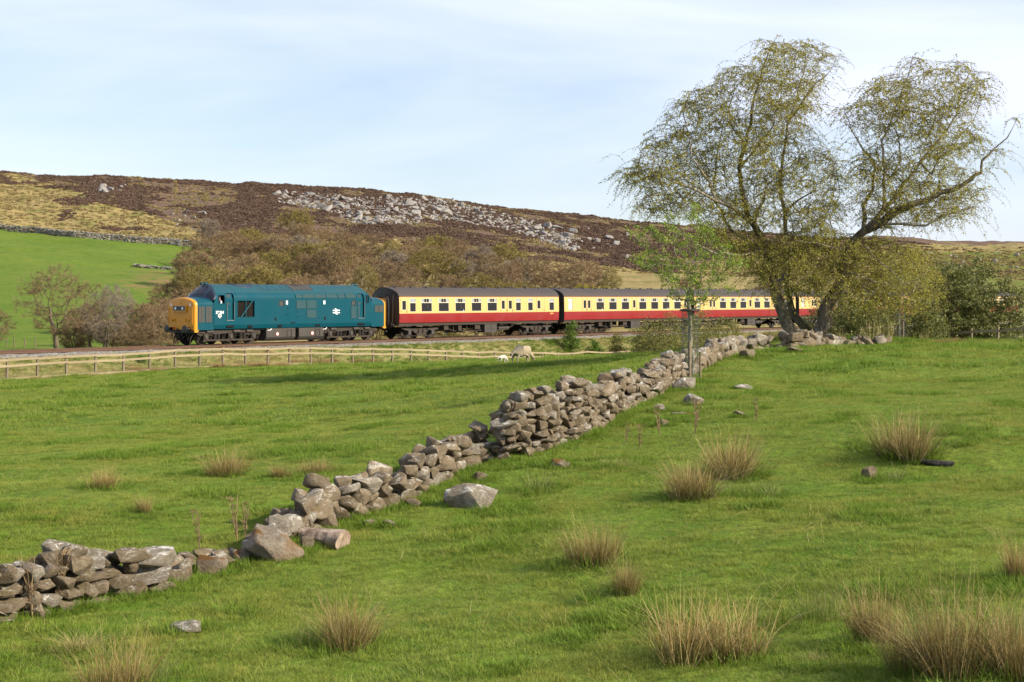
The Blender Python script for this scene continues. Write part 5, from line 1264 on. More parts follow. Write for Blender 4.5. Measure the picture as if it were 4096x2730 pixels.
def blade_mat(name, low, mid, tip, alt, trans=0.3, posvar=None):
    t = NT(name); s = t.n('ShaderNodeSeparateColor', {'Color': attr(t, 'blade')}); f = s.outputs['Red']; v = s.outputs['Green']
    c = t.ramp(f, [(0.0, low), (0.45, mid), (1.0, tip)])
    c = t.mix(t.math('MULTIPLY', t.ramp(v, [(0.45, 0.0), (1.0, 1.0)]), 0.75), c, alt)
    c = t.mix(t.math('MULTIPLY', rnd(t), 0.30), c, low)
    if posvar is not None:
        nz = t.noise(0.55, 5, 0.6, t.n('ShaderNodeNewGeometry').outputs['Position']); c = t.mix(t.ramp(nz, [(0.42, 0.0), (0.66, 0.65)]), c, posvar); c = t.mix(t.ramp(t.noise(2.4, 4, 0.6, t.n('ShaderNodeNewGeometry').outputs['Position']), [(0.36, 0.40), (0.52, 0.0)]), c, (0.055, 0.112, 0.009))
    d = t.bsdf(c, 0.6, spec=0.2); tr = t.n('ShaderNodeBsdfTranslucent', {'Color': c}); m = t.n('ShaderNodeMixShader', {'Fac': trans}); t.L(d, m.inputs[1]); t.L(tr.outputs[0], m.inputs[2])
    return t.done(m.outputs[0])
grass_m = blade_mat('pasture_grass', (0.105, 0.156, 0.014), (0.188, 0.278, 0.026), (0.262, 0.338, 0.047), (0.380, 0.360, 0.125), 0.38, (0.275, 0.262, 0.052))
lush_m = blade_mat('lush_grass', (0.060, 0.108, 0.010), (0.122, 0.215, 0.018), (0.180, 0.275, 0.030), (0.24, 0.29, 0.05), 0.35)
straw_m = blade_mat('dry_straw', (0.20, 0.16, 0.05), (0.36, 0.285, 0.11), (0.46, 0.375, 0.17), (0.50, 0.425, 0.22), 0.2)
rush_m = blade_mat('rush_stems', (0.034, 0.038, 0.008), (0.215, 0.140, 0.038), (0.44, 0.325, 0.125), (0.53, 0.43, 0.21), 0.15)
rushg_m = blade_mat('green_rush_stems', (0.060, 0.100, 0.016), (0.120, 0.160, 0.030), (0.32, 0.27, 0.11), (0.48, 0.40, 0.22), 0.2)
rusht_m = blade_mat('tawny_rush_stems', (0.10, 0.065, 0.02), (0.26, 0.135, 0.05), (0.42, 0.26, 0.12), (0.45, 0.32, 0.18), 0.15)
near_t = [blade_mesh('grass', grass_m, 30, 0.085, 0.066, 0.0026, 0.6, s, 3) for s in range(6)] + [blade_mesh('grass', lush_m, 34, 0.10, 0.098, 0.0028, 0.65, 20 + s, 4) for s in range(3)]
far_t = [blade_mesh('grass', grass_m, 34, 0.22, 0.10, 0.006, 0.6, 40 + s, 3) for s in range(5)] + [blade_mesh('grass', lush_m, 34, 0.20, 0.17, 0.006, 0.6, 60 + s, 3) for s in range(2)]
def fan_points(y0, y1, dens, margin=1.12):
    area = 0.63 * margin * 0.5 * (y1 * y1 - y0 * y0); n = int(area * dens)
    Y = np.sqrt(rng.uniform(y0 * y0, y1 * y1, n)); X = rng.uniform(-0.5, 0.5, n) * 0.63 * margin * Y; return X, Y
def spread(X, Y, smin, smax, nreg, nlush, lush_cut, seed):
    n = len(X); lus = fbm(X, Y, 1.5, 3, seed); g = rng.random(n)
    sel = np.where((lus > lush_cut) & (g < 0.8), nreg + rng.integers(0, nlush, n), rng.integers(0, nreg, n))
    s = rng.uniform(smin, smax, n) * (1 + 0.40 * lus + 0.25 * fbm(X, Y, 0.5, 2, seed + 9))
    rot = np.stack([rng.normal(size=n) * 0.12, rng.normal(size=n) * 0.12, rng.uniform(0, 6.28, n)], 1)
    return rot, np.stack([s, s, s * rng.uniform(0.7, 1.25, n)], 1), sel
X1, Y1 = fan_points(11.5, 24, 150); X2, Y2 = fan_points(24, 44, 80)
X, Y = np.concatenate([X1, X2]), np.concatenate([Y1, Y2]); k = track_u(X, Y) < -8.6; X, Y = X[k], Y[k]
rot, scl, sel = spread(X, Y, 0.75, 1.2, 6, 3, 0.55, 77)
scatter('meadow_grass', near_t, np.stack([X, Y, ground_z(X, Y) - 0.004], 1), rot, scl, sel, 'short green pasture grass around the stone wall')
X, Y = fan_points(43, 100, 15); k = (track_u(X, Y) < -8.9); X, Y = X[k], Y[k]
rot, scl, sel = spread(X, Y, 0.7, 1.2, 5, 2, 0.45, 78)
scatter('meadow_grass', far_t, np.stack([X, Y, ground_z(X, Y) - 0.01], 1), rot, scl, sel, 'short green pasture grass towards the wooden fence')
# rank grass and straw on the railway bank
bank_t = [blade_mesh('bank_grass', straw_m, 46, 0.22, 0.34, 0.005, 0.8, 80 + s, 4) for s in range(3)] + [blade_mesh('bank_grass', lush_m, 46, 0.25, 0.26, 0.007, 0.7, 90 + s, 4) for s in range(3)]
s_ = rng.uniform(-16, 120, 15000); o_ = rng.uniform(2.75, 8.6, 15000)
X = C0[0] + TD[0] * s_ - TN[0] * o_; Y = C0[1] + TD[1] * s_ - TN[1] * o_
X3, Y3 = fan_points(84, 175, 2.2); k = (track_u(X3, Y3) < -8.0) & (X3 / Y3 > 0.075); X = np.concatenate([X, X3[k]]); Y = np.concatenate([Y, Y3[k]])
n = len(X); dry = fbm(X, Y, 4.0, 3, 55) + rng.normal(size=n) * 0.35
sel = np.where(dry > 0.05, rng.integers(0, 3, n), 3 + rng.integers(0, 3, n)); s = rng.uniform(0.5, 1.15, n)
scatter('bank_grass', bank_t, np.stack([X, Y, ground_z(X, Y) - 0.02], 1), np.stack([rng.normal(size=n) * .15, rng.normal(size=n) * .15, rng.uniform(0, 6.28, n)], 1), np.stack([s, s, s], 1), sel, 'rank straw and green grass on the railway bank')
# dead stems and straw wisps in the pasture
wisp_t = [blade_mesh('straw_wisp', straw_m, 5, 0.08, 0.22, 0.0022, 0.9, 110 + s, 4) for s in range(4)]
X, Y = fan_points(12, 48, 2.2); n = len(X); s = rng.uniform(0.5, 1.3, n); k = fbm(X, Y, 4, 2, 66) > -0.1; X, Y, s = X[k], Y[k], s[k]; n = len(X)
scatter('straw_wisps', wisp_t, np.stack([X, Y, ground_z(X, Y)], 1), np.stack([rng.normal(size=n) * .3, rng.normal(size=n) * .3, rng.uniform(0, 6.28, n)], 1), np.stack([s, s, s], 1), rng.integers(0, 4, n), 'scattered dry straw wisps in the pasture')
# heather and moor grass on the far hillside
def heather_clump(seed, mat, w=0.75, h=0.42, n=150):
    r = np.random.default_rng(seed); a = r.uniform(0, 6.28, n); e = np.arccos(r.uniform(0, 1, n)); k = r.uniform(0.75, 1.05, n) * (1 + 0.25 * np.sin(3 * a + seed))
    C = np.stack([w * np.sin(e) * np.cos(a) * k, w * np.sin(e) * np.sin(a) * k, h * np.cos(e) * k], 1); V, Q = quads_np(C, 0.16, 0.55, r=r); return big_mesh('heather', V, Q, None, mat, False)
heather_m = twig_mat('heather_twigs', (0.080, 0.052, 0.040), (0.160, 0.106, 0.076), (0.250, 0.172, 0.118))
tuss_m = twig_mat('moor_grass_blades', (0.15, 0.12, 0.05), (0.27, 0.205, 0.09), (0.36, 0.28, 0.14))
hc_ = [heather_clump(s, heather_m) for s in range(4)]; tcm = [heather_clump(10 + s, tuss_m, 0.6, 0.26, 90) for s in range(3)]
gx_, gy_, gz_, A1_, A2_, PX_, PY_ = HEATHER_GRID
cand = np.nonzero((gy_ > 335) & (gy_ < 545) & (PX_ > -500) & (PX_ < 4600) & (U > 20))[0]
ck = cand[rng.integers(0, len(cand), 120000)]; hx = gx_[ck] + rng.uniform(-1, 1, len(ck)); hy = gy_[ck] + rng.uniform(-1, 1, len(ck))
pr = A1_[ck, 0] + 0.75 * fbm(hx, hy, 11, 4, 88); k = (pr > 0.56) & (A1_[ck, 1] + A2_[ck, 1] > 0.5); m2 = (~k) & (A1_[ck, 1] + A2_[ck, 1] > 0.5) & (rng.random(len(ck)) < 0.22)
for nm, kk, pt, lb, s0, s1 in (('heather', k, hc_, 'dark brown heather covering the upper hillside', 0.4, 1.0), ('moor_grass', m2, tcm, 'pale tussocky moor grass on the hillside', 0.5, 1.2)):
    X, Y = hx[kk], hy[kk]; n = len(X); s = rng.uniform(s0, s1, n)
    scatter(nm, pt, np.stack([X, Y, ground_z(X, Y) - 0.05], 1), np.stack([np.zeros(n), np.zeros(n), rng.uniform(0, 6.28, n)], 1), np.stack([s, s, s * rng.uniform(.6, 1.2, n)], 1), rng.integers(0, len(pt), n), lb)

# ------------------------------------------------------------------ rush tussocks
rush_v = {'brown': [blade_mesh('rush', rush_m, 760, 0.30, 0.68, 0.0034, 0.50, 200 + s, 5, 0.66, 0.55, 6, arch=70) for s in range(3)],
          'green': [blade_mesh('rush', rushg_m, 170, 0.30, 0.60, 0.0030, 0.6, 210 + s, 5, 0.6, 0.5, 5) for s in range(2)],
          'tawny': [blade_mesh('rush', rusht_m, 500, 0.32, 0.50, 0.0045, 0.6, 220 + s, 4, 0.5, 0.4, 5) for s in range(2)],
          'straw': [blade_mesh('rush', straw_m, 380, 0.26, 0.40, 0.0034, 0.95, 230 + s, 5, 0.6, 0.7, 4, arch=30) for s in range(2)]}
core_t = blade_mesh('rush_foot', lush_m, 160, 0.32, 0.26, 0.0040, 0.6, 240, 4)
def tussock(kind, px, py, w, h, label, group=None, i=[0]):
    x, y, z = hit(px, py); m = rush_v[kind][i[0] % len(rush_v[kind])]; i[0] += 1
    o = empty('rush_tussock', (x, y, z - 0.02), random.uniform(0, 6.28)); wm = w * y / F; hm = h * y / F
    a = part('stems', m, o, 'stuff'); a.scale = (wm / 0.86, wm / 0.86, hm / 0.52)
    b = part('green_foot', core_t, o, 'stuff'); b.scale = (wm / 0.78, wm / 0.78, min(1.3, hm / 0.45))
    tag(o, label, 'rushes', group); return o
near_r = [('brown', 420, 1958, 135, 105, 'small brown rush tussock, leftmost of those in the field left of the wall'),
 ('brown', 580, 2052, 75, 92, 'narrow tawny rush tuft standing alone left of the tumbled wall'),
 ('brown', 915, 1905, 190, 118, 'dense orange brown rush clump beside two smaller clumps, across the wall'),
 ('brown', 1125, 1908, 100, 66, 'little rush tuft between the dense orange clump and a wider clump'),
 ('brown', 1255, 1898, 150, 80, 'wide low rush clump nearest the wall on its left side'),
 ('straw', 800, 1835, 70, 40, 'pale straw wisp of grass behind the dense orange rush clump'),
 ('green', 1230, 2590, 200, 170, 'thin green rush tuft touching a tall brown clump in the foreground'),
 ('brown', 1400, 2600, 300, 265, 'tall brown rush clump beside a thin green tuft in the foreground'),
 ('brown', 470, 2790, 290, 270, 'loose pale rush clump with long stems in front of the broken wall end'),
 ('green', 640, 2740, 190, 190, 'green rush tuft beside the loose pale clump by the broken wall'),
 ('straw', 330, 2600, 270, 170, 'bleached straw tussock at the foot of the broken wall end'),
 ('brown', 2365, 2262, 230, 195, 'upright pale brown rush clump with a smaller one beside it'),
 ('brown', 2490, 2378, 160, 165, 'smaller rush clump beside an upright pale brown one'),
 ('brown', 2755, 1985, 270, 190, 'big bushy rush clump, the nearer of a touching pair right of the wall'),
 ('brown', 2955, 1905, 265, 185, 'big bushy rush clump, the farther of a touching pair right of the wall'),
 ('green', 3075, 1985, 190, 100, 'low greenish rush tuft beside the touching pair of big clumps'),
 ('green', 2930, 1980, 110, 90, 'small greenish rush tuft at the foot of the touching pair'),
 ('brown', 3650, 1828, 290, 190, 'broad dark rush clump near the black log on the right slope'),
 ('green', 3570, 1925, 130, 90, 'thin green rush tuft beside the pointed stone'),
 ('brown', 2870, 2640, 430, 330, 'largest brown rush clump, alone on the short grass of the foreground'),
 ('brown', 3470, 2575, 230, 270, 'arching brown rush clump between the largest clump and the corner thicket'),
 ('green', 3270, 2480, 190, 210, 'sparse upright rush stems behind the fallen straw'),
 ('straw', 3260, 2640, 150, 90, 'flattened fallen straw tuft beside the arching rush clump'),
 ('brown', 3640, 2700, 260, 280, 'loose rush clump joining the arching clump to the tangled thicket'),
 ('brown', 3830, 2720, 420, 380, 'massive tangled rush thicket at the slope foot, its left part'),
 ('brown', 4060, 2720, 380, 420, 'massive tangled rush thicket at the slope foot, its right part'),
 ('straw', 3740, 2385, 120, 90, 'small straw tuft lying between the two rush thickets'),
 ('brown', 4080, 2320, 170, 210, 'rush clump on the right slope above the tangled thicket'),
 ('green', 2150, 1962, 200, 110, 'straggly rush tuft below the tall part of the wall'),
 ('straw', 2480, 1862, 130, 55, 'bleached grass tuft in the open grass right of the tall wall'),
 ('green', 4040, 2560, 200, 220, 'thin rush stems growing behind the tangled thicket')]
for a in near_r: tussock(*a)
for i, (px_, py_, h_) in enumerate([(543, 1492, 52), (609, 1488, 30), (885, 1472, 40), (965, 1470, 28), (1010, 1469, 35), (1075, 1468, 40), (1120, 1466, 32), (1187, 1462, 48), (1235, 1461, 40), (1285, 1459, 40), (1340, 1458, 44), (1440, 1452, 30), (1490, 1451, 25), (3830, 1350, 34), (3780, 1352, 28)]):
    if px_ > 3000: tussock('tawny', px_, py_ + 20, 80, h_, 'russet rush tuft in front of the big hawthorn bush', 'russet tufts by the hawthorn')
    else: tussock('tawny', px_, py_, 58 + h_ * 0.4, h_, 'russet rush tuft at the foot of the wooden fence', 'russet tufts along the fence')
# ------------------------------------------------------------------ stones
def stone_mat(name, a, b, lich, moss, moss_amt=0.35, white=0.5, mt=0.52):
    t = NT(name); v = obj_vec(t); gp = t.n('ShaderNodeNewGeometry'); r_ = rnd(t)
    off_ = t.n('ShaderNodeVectorMath', {0: v, 1: t.n('ShaderNodeCombineXYZ', {'X': t.math('MULTIPLY', r_, 40.0), 'Y': t.math('MULTIPLY', r_, 17.0), 'Z': r_}).outputs[0]}, operation='ADD').outputs[0]
    n1_ = t.noise(2.2, 7, 0.62, off_); n2_ = t.noise(9, 8, 0.7, off_); n3_ = t.noise(3.6, 5, 0.72, off_, 0.6)
    c = t.mix(t.ramp(n1_, [(0.35, 0.0), (0.65, 1.0)]), a, b)
    c = t.mix(t.ramp(n2_, [(0.3, 0.55), (0.55, 0.0)]), c, tuple(q * 0.45 for q in a))
    c = t.mix(t.math('MULTIPLY', r_, 0.45), c, tuple(q * 0.7 + 0.02 for q in b))
    nz = t.n('ShaderNodeSeparateXYZ', {'Vector': gp.outputs['Normal']}).outputs['Z']
    up_ = t.ramp(nz, [(0.35, 0.25), (0.8, 1.0)])
    lk_ = t.math('MULTIPLY', t.ramp(n3_, [(0.52, 0.0), (0.60, 1.0)]), t.math('MULTIPLY', up_, white))
    c = t.mix(lk_, c, lich)
    n4_ = t.noise(1.6, 6, 0.6, off_)
    c = t.mix(t.math('MULTIPLY', t.ramp(n4_, [(mt, 0.0), (mt + 0.10, 1.0)]), t.math('MULTIPLY', up_, moss_amt)), c, moss)
    h_ = t.math('ADD', n2_, t.math('MULTIPLY', t.noise(30, 5, 0.7, off_), 0.4))
    return t.done(t.bsdf(c, 0.92, t.bump(h_, 0.9, 0.045), spec=0.2))
wstone_m = stone_mat('wall_sandstone', (0.105, 0.077, 0.046), (0.215, 0.165, 0.108), (0.40, 0.375, 0.315), (0.105, 0.085, 0.022), 0.5, 0.85)
lichen_m = stone_mat('lichened_stone', (0.150, 0.125, 0.095), (0.27, 0.235, 0.185), (0.54, 0.525, 0.48), (0.12, 0.09, 0.03), 0.25, 1.0)
mossy_m = stone_mat('mossy_boulder', (0.14, 0.11, 0.078), (0.25, 0.205, 0.15), (0.38, 0.36, 0.32), (0.15, 0.070, 0.016), 1.0, 0.4, 0.43)
moorst_m = stone_mat('grey_moor_stone', (0.17, 0.155, 0.14), (0.29, 0.27, 0.25), (0.40, 0.39, 0.37), (0.10, 0.09, 0.04), 0.2, 0.5)
def rock_mesh(name, seed, mat, npt=16, bev=0.10, noisy=0.035, sub=1, box=0.45):
    r = np.random.default_rng(seed); bm = bmesh.new()
    for _ in range(npt):
        q = r.normal(size=3); q /= np.max(np.abs(q)) ** box * np.linalg.norm(q) ** (1 - box); q *= r.uniform(0.86, 1.0) * 0.5; bm.verts.new(q)
    bmesh.ops.convex_hull(bm, input=bm.verts[:])
    for v_ in [v_ for v_ in bm.verts if not v_.link_faces]: bm.verts.remove(v_)
    bmesh.ops.dissolve_limit(bm, angle_limit=R(14), verts=bm.verts[:], edges=bm.edges[:])
    bmesh.ops.bevel(bm, geom=bm.edges[:], offset=bev, segments=2, profile=0.6, affect='EDGES', clamp_overlap=True)
    bmesh.ops.triangulate(bm, faces=bm.faces[:])
    if sub: bmesh.ops.subdivide_edges(bm, edges=[e for e in bm.edges if e.calc_length() > 0.16], cuts=1, use_grid_fill=True); bmesh.ops.triangulate(bm, faces=bm.faces[:])
    for v_ in bm.verts:
        k = mnoise.noise(v_.co * 3.3 + Vector((seed, 0, 0))) * noisy + mnoise.noise(v_.co * 8 + Vector((0, seed, 0))) * noisy * 0.5; v_.co += v_.co.normalized() * k
    # fill the unit box
    lo = [min(v_.co[i] for v_ in bm.verts) for i in range(3)]; hi = [max(v_.co[i] for v_ in bm.verts) for i in range(3)]
    for v_ in bm.verts: v_.co = Vector([(v_.co[i] - lo[i]) / (hi[i] - lo[i]) - 0.5 for i in range(3)])
    bmesh.ops.recalc_face_normals(bm, faces=bm.faces[:])
    me = bpy.data.meshes.new(name); bm.to_mesh(me); bm.free(); me.materials.append(mat)
    me.polygons.foreach_set('use_smooth', [True] * len(me.polygons)); me.set_sharp_from_angle(angle=R(48)); return me
wall_rocks = [rock_mesh('stone', 300 + i, wstone_m) for i in range(14)] + [rock_mesh('stone', 330 + i, lichen_m) for i in range(4)]
moor_rocks = [rock_mesh('moor_stone', 360 + i, moorst_m, 12, 0.06, 0.05, 0, 0.7) for i in range(6)]
def put_stone(parent, me, loc, dims, rz, tilt=(0, 0), name='stone'):
    o = bpy.data.objects.new(name, me); o.location = loc; o.scale = dims; o.rotation_euler = (tilt[0], tilt[1], rz); return link(o, parent)
def dry_wall(label, prof, size, thick, seed, cap=300):
    """courses of separate stones along a line read from the photograph: (px, py of the foot, height)"""
    r = random.Random(seed); pts = []
    for px_, py_, h_ in prof:
        x, y, z = hit(px_, py_); pts.append((x, y, h_, px_))
    P2 = np.array([[p[0], p[1]] for p in pts]); seg = np.linalg.norm(np.diff(P2, axis=0), axis=1); cum = np.concatenate([[0], np.cumsum(seg)])
    HH = [p[2] for p in pts]; PXs = [p[3] for p in pts]
    root = empty('dry_stone_wall', (pts[len(pts) // 2][0], pts[len(pts) // 2][1], gz(pts[len(pts) // 2][0], pts[len(pts) // 2][1])))
    tag(root, label, 'stone wall'); org = np.array(root.location); items = []
    def at(s):
        x = np.interp(s, cum, P2[:, 0]); y = np.interp(s, cum, P2[:, 1]); a = np.array([np.interp(s + .3, cum, P2[:, 0]) - np.interp(s - .3, cum, P2[:, 0]), np.interp(s + .3, cum, P2[:, 1]) - np.interp(s - .3, cum, P2[:, 1])]); a /= max(np.linalg.norm(a), 1e-6); return np.array([x, y]), a
    for row in (0, 1):
        z0 = -0.06; c = 0
        while z0 < max(HH):
            s = r.uniform(0, 0.2); hrow = None
            while s < cum[-1]:
                w0, h0 = size(float(np.interp(s, cum, PXs)))
                w = w0 * r.choice((0.55, 0.75, 0.9, 1.0, 1.15, 1.5)) * r.uniform(0.9, 1.1); h = h0 * r.uniform(0.75, 1.4); hrow = h0
                zc = c * h0 - 0.05
                Hs = float(np.interp(s, cum, HH))
                if zc + h * 0.45 < Hs * (1 if row == 0 else 0.93) and r.random() > (0.03 if row == 0 else 0.12):
                    p, a = at(s + w / 2); nrm = np.array([-a[1], a[0]]); d = thick * 0.56 * r.uniform(0.85, 1.15)
                    batter = 0.10 * zc; q = p + nrm * ((d * 0.42 + batter if row == 0 else thick - d * 0.42 - batter) + r.uniform(-.045, .045))
                    top = zc + h * 1.4 > Hs
                    g = gz(q[0], q[1]); me = wall_rocks[r.randrange(14) if (r.random() < (0.55 if top else 0.88)) else 14 + r.randrange(4)]
                    items.append((w, me, (q[0] - org[0], q[1] - org[1], g + zc + h / 2 - org[2]), (w * 1.10, d, h * 1.16), math.atan2(a[1], a[0]) + r.uniform(-.22, .22) + (math.pi if r.random() < .5 else 0), (r.uniform(-.2, .2), r.uniform(-.22, .22)) if not top else (r.uniform(-.3, .3), r.uniform(-.4, .4)), row))
                s += w
            c += 1; z0 += hrow
    items.sort(key=lambda q: (q[6], -q[0]))
    for q in items[:cap]: put_stone(root, *q[1:6])
    if len(items) > cap:
        m = MB()
        for q in items[cap:]:
            M = Matrix.LocRotScale(Vector(q[2]), __import__('mathutils').Euler((q[5][0], q[5][1], q[4])), Vector(q[3])); m.add([M @ v_.co for v_ in q[1].vertices], [tuple(f.vertices) for f in q[1].polygons])
        m.build('back_stones', wstone_m, root, smooth=48)['kind'] = 'stuff'
    print('wall', label[:20], len(items)); return root
dry_wall('tumbled end of the grey dry stone wall, detached beyond a gap with a boulder', [(-330, 2620, .40), (-120, 2545, .48), (0, 2510, .52), (130, 2480, .58), (250, 2455, .66), (340, 2432, .66), (430, 2410, .52), (560, 2385, .46), (690, 2365, .22)], lambda p: (0.33, 0.145), 0.60, 1)
def wsz(p): return (0.37, 0.19) if p < 1900 else (0.27, 0.135) if p < 2440 else (0.35, 0.175)
dry_wall('long collapsing grey brown dry stone wall with a tall surviving stretch', [(715, 2345, .09), (800, 2305, .17), (880, 2280, .10), (960, 2255, .16), (1040, 2230, .22), (1110, 2205, .26), (1180, 2175, .34), (1250, 2150, .46), (1310, 2120, .62), (1390, 2085, .40), (1460, 2062, .58), (1540, 2040, .50), (1600, 2020, .38), (1650, 2000, .42), (1720, 1960, .56), (1800, 1920, .46), (1880, 1880, .52), (1940, 1852, .58), (1985, 1844, .66), (2030, 1838, .82), (2070, 1832, .98), (2120, 1822, 1.14), (2160, 1812, 1.16), (2220, 1795, .92), (2265, 1780, .96), (2300, 1766, 1.26), (2350, 1742, 1.20), (2385, 1722, .76), (2440, 1690, .62), (2480, 1662, .66), (2510, 1645, .92), (2535, 1635, .80), (2565, 1622, .52), (2640, 1590, .60), (2700, 1548, .74), (2745, 1522, .62)], wsz, 0.58, 2)
dry_wall('row of large mossy wall boulders running up to the foot of the birch', [(2775, 1502, .62), (2840, 1470, .50), (2920, 1432, .56), (2960, 1420, .60), (3040, 1410, .48), (3100, 1402, .46), (3180, 1396, .36), (3260, 1391, .40), (3350, 1387, .36), (3440, 1384, .30), (3560, 1378, .16)], lambda p: (0.56, 0.29), 0.70, 3)
# single stones lying in the grass: (px, py of the foot, width px, height px, material set, label)
boul = [(1085, 2245, 240, 120, 'm', 'large sloping boulder with rust brown moss in the gap of the wall'), (1885, 2035, 195, 95, 'l', 'large white lichened boulder lying in the grass beside the wall'), (1838, 1985, 70, 48, 'w', 'small brown stone just behind the large white lichened boulder'),
 (740, 2535, 125, 48, 'l', 'flat pale stone slab in the grass in front of the broken wall end'), (842, 2300, 120, 75, 'm', 'rounded dark stone in the gap of the wall beside the broken end'), (745, 2262, 80, 50, 'w', 'small brown stone leaning at the broken end of the wall'), (955, 2258, 75, 60, 'm', 'moss covered stone touching the large sloping boulder'),
 (1225, 2205, 60, 60, 'w', 'grey upright stone beside the weathered log'), (1650, 2030, 62, 36, 'm', 'low mossy stone near the white lichened boulder'), (1560, 2110, 60, 26, 'w', 'thin flat stone fallen in the grass below the wall'), (1475, 2110, 52, 30, 'w', 'small fallen stone right at the foot of the low wall'),
 (1920, 1925, 55, 34, 'w', 'small stone half sunk above the white lichened boulder'), (2240, 1872, 78, 34, 'm', 'flat mossy stone in the grass below the tall wall'), (2738, 1562, 92, 52, 'l', 'pale rounded stone beside the wire tree guard'), (2775, 1622, 84, 48, 'l', 'white topped stone below the wire tree guard'),
 (2640, 1645, 44, 26, 'l', 'small pale stone in the grass left of the white topped stone'), (2975, 1560, 80, 22, 'l', 'thin pale slab in the grass above the small brown stone'), (2962, 1668, 54, 22, 'w', 'small brown stone in the grass below the thin pale slab'), (3477, 1922, 58, 58, 'w', 'pointed upright stone near the black log'),
 (2655, 1705, 44, 26, 'w', 'dark angular stone right of the tall wall end'), (2730, 1668, 90, 18, 'm', 'orange mossy mound stone in the grass'), (3180, 1412, 58, 22, 'w', 'stone lying just below the boulders under the birch'), (2990, 1436, 60, 40, 'w', 'loose stone in front of the boulder row'),
 (3620, 1362, 130, 60, 'l', 'big rounded grey boulder by the second tree guard'), (3680, 1352, 110, 62, 'l', 'big pale boulder leaning behind another at the second tree guard')]
sets = {'m': [rock_mesh('boulder', 401 + i, mossy_m, 16, 0.10, 0.05) for i in range(3)], 'l': [rock_mesh('boulder', 411 + i, lichen_m, 15, 0.10, 0.05) for i in range(4)], 'w': [rock_mesh('boulder', 421 + i, wstone_m, 14, 0.09, 0.05) for i in range(4)]}
for i, (px_, py_, w_, h_, st_, lb) in enumerate(boul):
    x, y, z = hit(px_, py_); wm, hm = w_ * y / F, h_ * y / F
    o = put_stone(None, sets[st_][i % len(sets[st_])], (x, y + wm * 0.25, z + hm * 0.36), (wm * 1.05, wm * 0.75, hm * 1.25), random.uniform(-.3, .3), (random.uniform(-.1, .1), random.uniform(-.15, .15)), 'boulder')
    if i == 0: o.rotation_euler = (0.1, 0.33, -0.35)
    tag(o, lb, 'boulder')
# weathered log and black log
logm = bark_mat('weathered_driftwood', (0.11, 0.075, 0.05), (0.40, 0.31, 0.24), None, 0, 2.0); blk = bark_mat('charred_log', (0.012, 0.011, 0.010), (0.06, 0.055, 0.05), None, 0, 2.0)
def log_(px_, py_, w_, h_, mat, label):
    x, y, z = hit(px_, py_); L_ = w_ * y / F; r0 = h_ * y / F / 2; m = MB(); n = 16
    secs = []
    for f in np.linspace(0, 1, 9):
        secs.append([((f - .5) * L_ + 0.04 * math.sin(5 * k + f * 3) * L_, r0 * (0.75 + .5 * f) * (1 + .22 * mnoise.noise(Vector((k * .9, f * 2, 3)))) * math.cos(2 * math.pi * k / n), r0 * (0.6 + .5 * f) * (1 + .25 * mnoise.noise(Vector((k * .9, f * 2, 7)))) * math.sin(2 * math.pi * k / n)) for k in range(n)])
    m.loft(secs, close=True, cap0=True, cap1=True); o = m.build('log', mat, None, smooth=50); o.location = (x, y + .1, z + r0 * .75); o.rotation_euler = (0, R(6), R(-22)); tag(o, label, 'log')
log_(1285, 2190, 190, 85, logm, 'weathered grey log with split grain lying against the wall'); log_(3755, 1872, 125, 32, blk, 'black charred log lying in the grass on the right slope')
# ------------------------------------------------------------------ hillside wall, boulder fields
m = MB(); r = random.Random(5); rock_lo = []
for i in range(6):
    rr_ = np.random.default_rng(500 + i); bm = bmesh.new()
    for _ in range(9): q = rr_.normal(size=3); q /= np.max(np.abs(q)); bm.verts.new(q * 0.5)
    bmesh.ops.convex_hull(bm, input=bm.verts[:]); bm.verts.ensure_lookup_table()
    for v_ in [v_ for v_ in bm.verts if not v_.link_faces]: bm.verts.remove(v_)
    bm.verts.index_update(); rock_lo.append(([tuple(v_.co) for v_ in bm.verts], [tuple(v_.index for v_ in f.verts) for f in bm.faces])); bm.free()
def stony(m, pts, H_, w_, h_, th):
    for (x0, y0), (x1, y1) in zip(pts[:-1], pts[1:]):
        L_ = math.hypot(x1 - x0, y1 - y0); a = math.atan2(y1 - y0, x1 - x0)
        for c in range(int(H_ / h_) + 1):
            s = 0
            while s < L_:
                w = w_ * r.uniform(.6, 1.4); x = x0 + (x1 - x0) * s / L_; y = y0 + (y1 - y0) * s / L_; z = gz(x, y) + c * h_ + h_ * .3 + r.uniform(-.05, .05); vs_, fs_ = r.choice(rock_lo); b = a + r.uniform(-.4, .4)
                m.add([(x + (p[0] * w * 1.15) * math.cos(b) - p[1] * th * math.sin(b), y + p[0] * w * 1.15 * math.sin(b) + p[1] * th * math.cos(b), z + p[2] * h_ * 1.3) for p in vs_], fs_); s += w
hw = [hit(px_, py_, 250, 460)[:2] for px_, py_ in ((-420, 885), (-200, 902), (0, 918), (150, 934), (300, 950), (450, 963), (600, 975), (720, 985), (850, 998))]
stony(m, hw, 1.35, 0.75, 0.36, 0.7)
hwall = empty('dry_stone_wall', (*hw[4], gz(*hw[4]))); tag(hwall, 'long grey dry stone wall crossing the hillside above the green field', 'stone wall')
o = m.build('stonework', moorst_m, hwall); o.location = -hwall.location; o['kind'] = 'stuff'
m = MB(); hp = [hit(px_, py_, 150, 400)[:2] for px_, py_ in ((540, 1068), (600, 1074), (690, 1082))]; stony(m, hp, 0.35, 0.6, 0.3, 1.4)
pile = empty('stone_pile', (*hp[1], gz(*hp[1]))); tag(pile, 'low ruined heap of stones in the green field behind the locomotive', 'stone pile'); o = m.build('stones', moorst_m, pile); o.location = -pile.location; o['kind'] = 'stuff'
rb = random.Random(9)
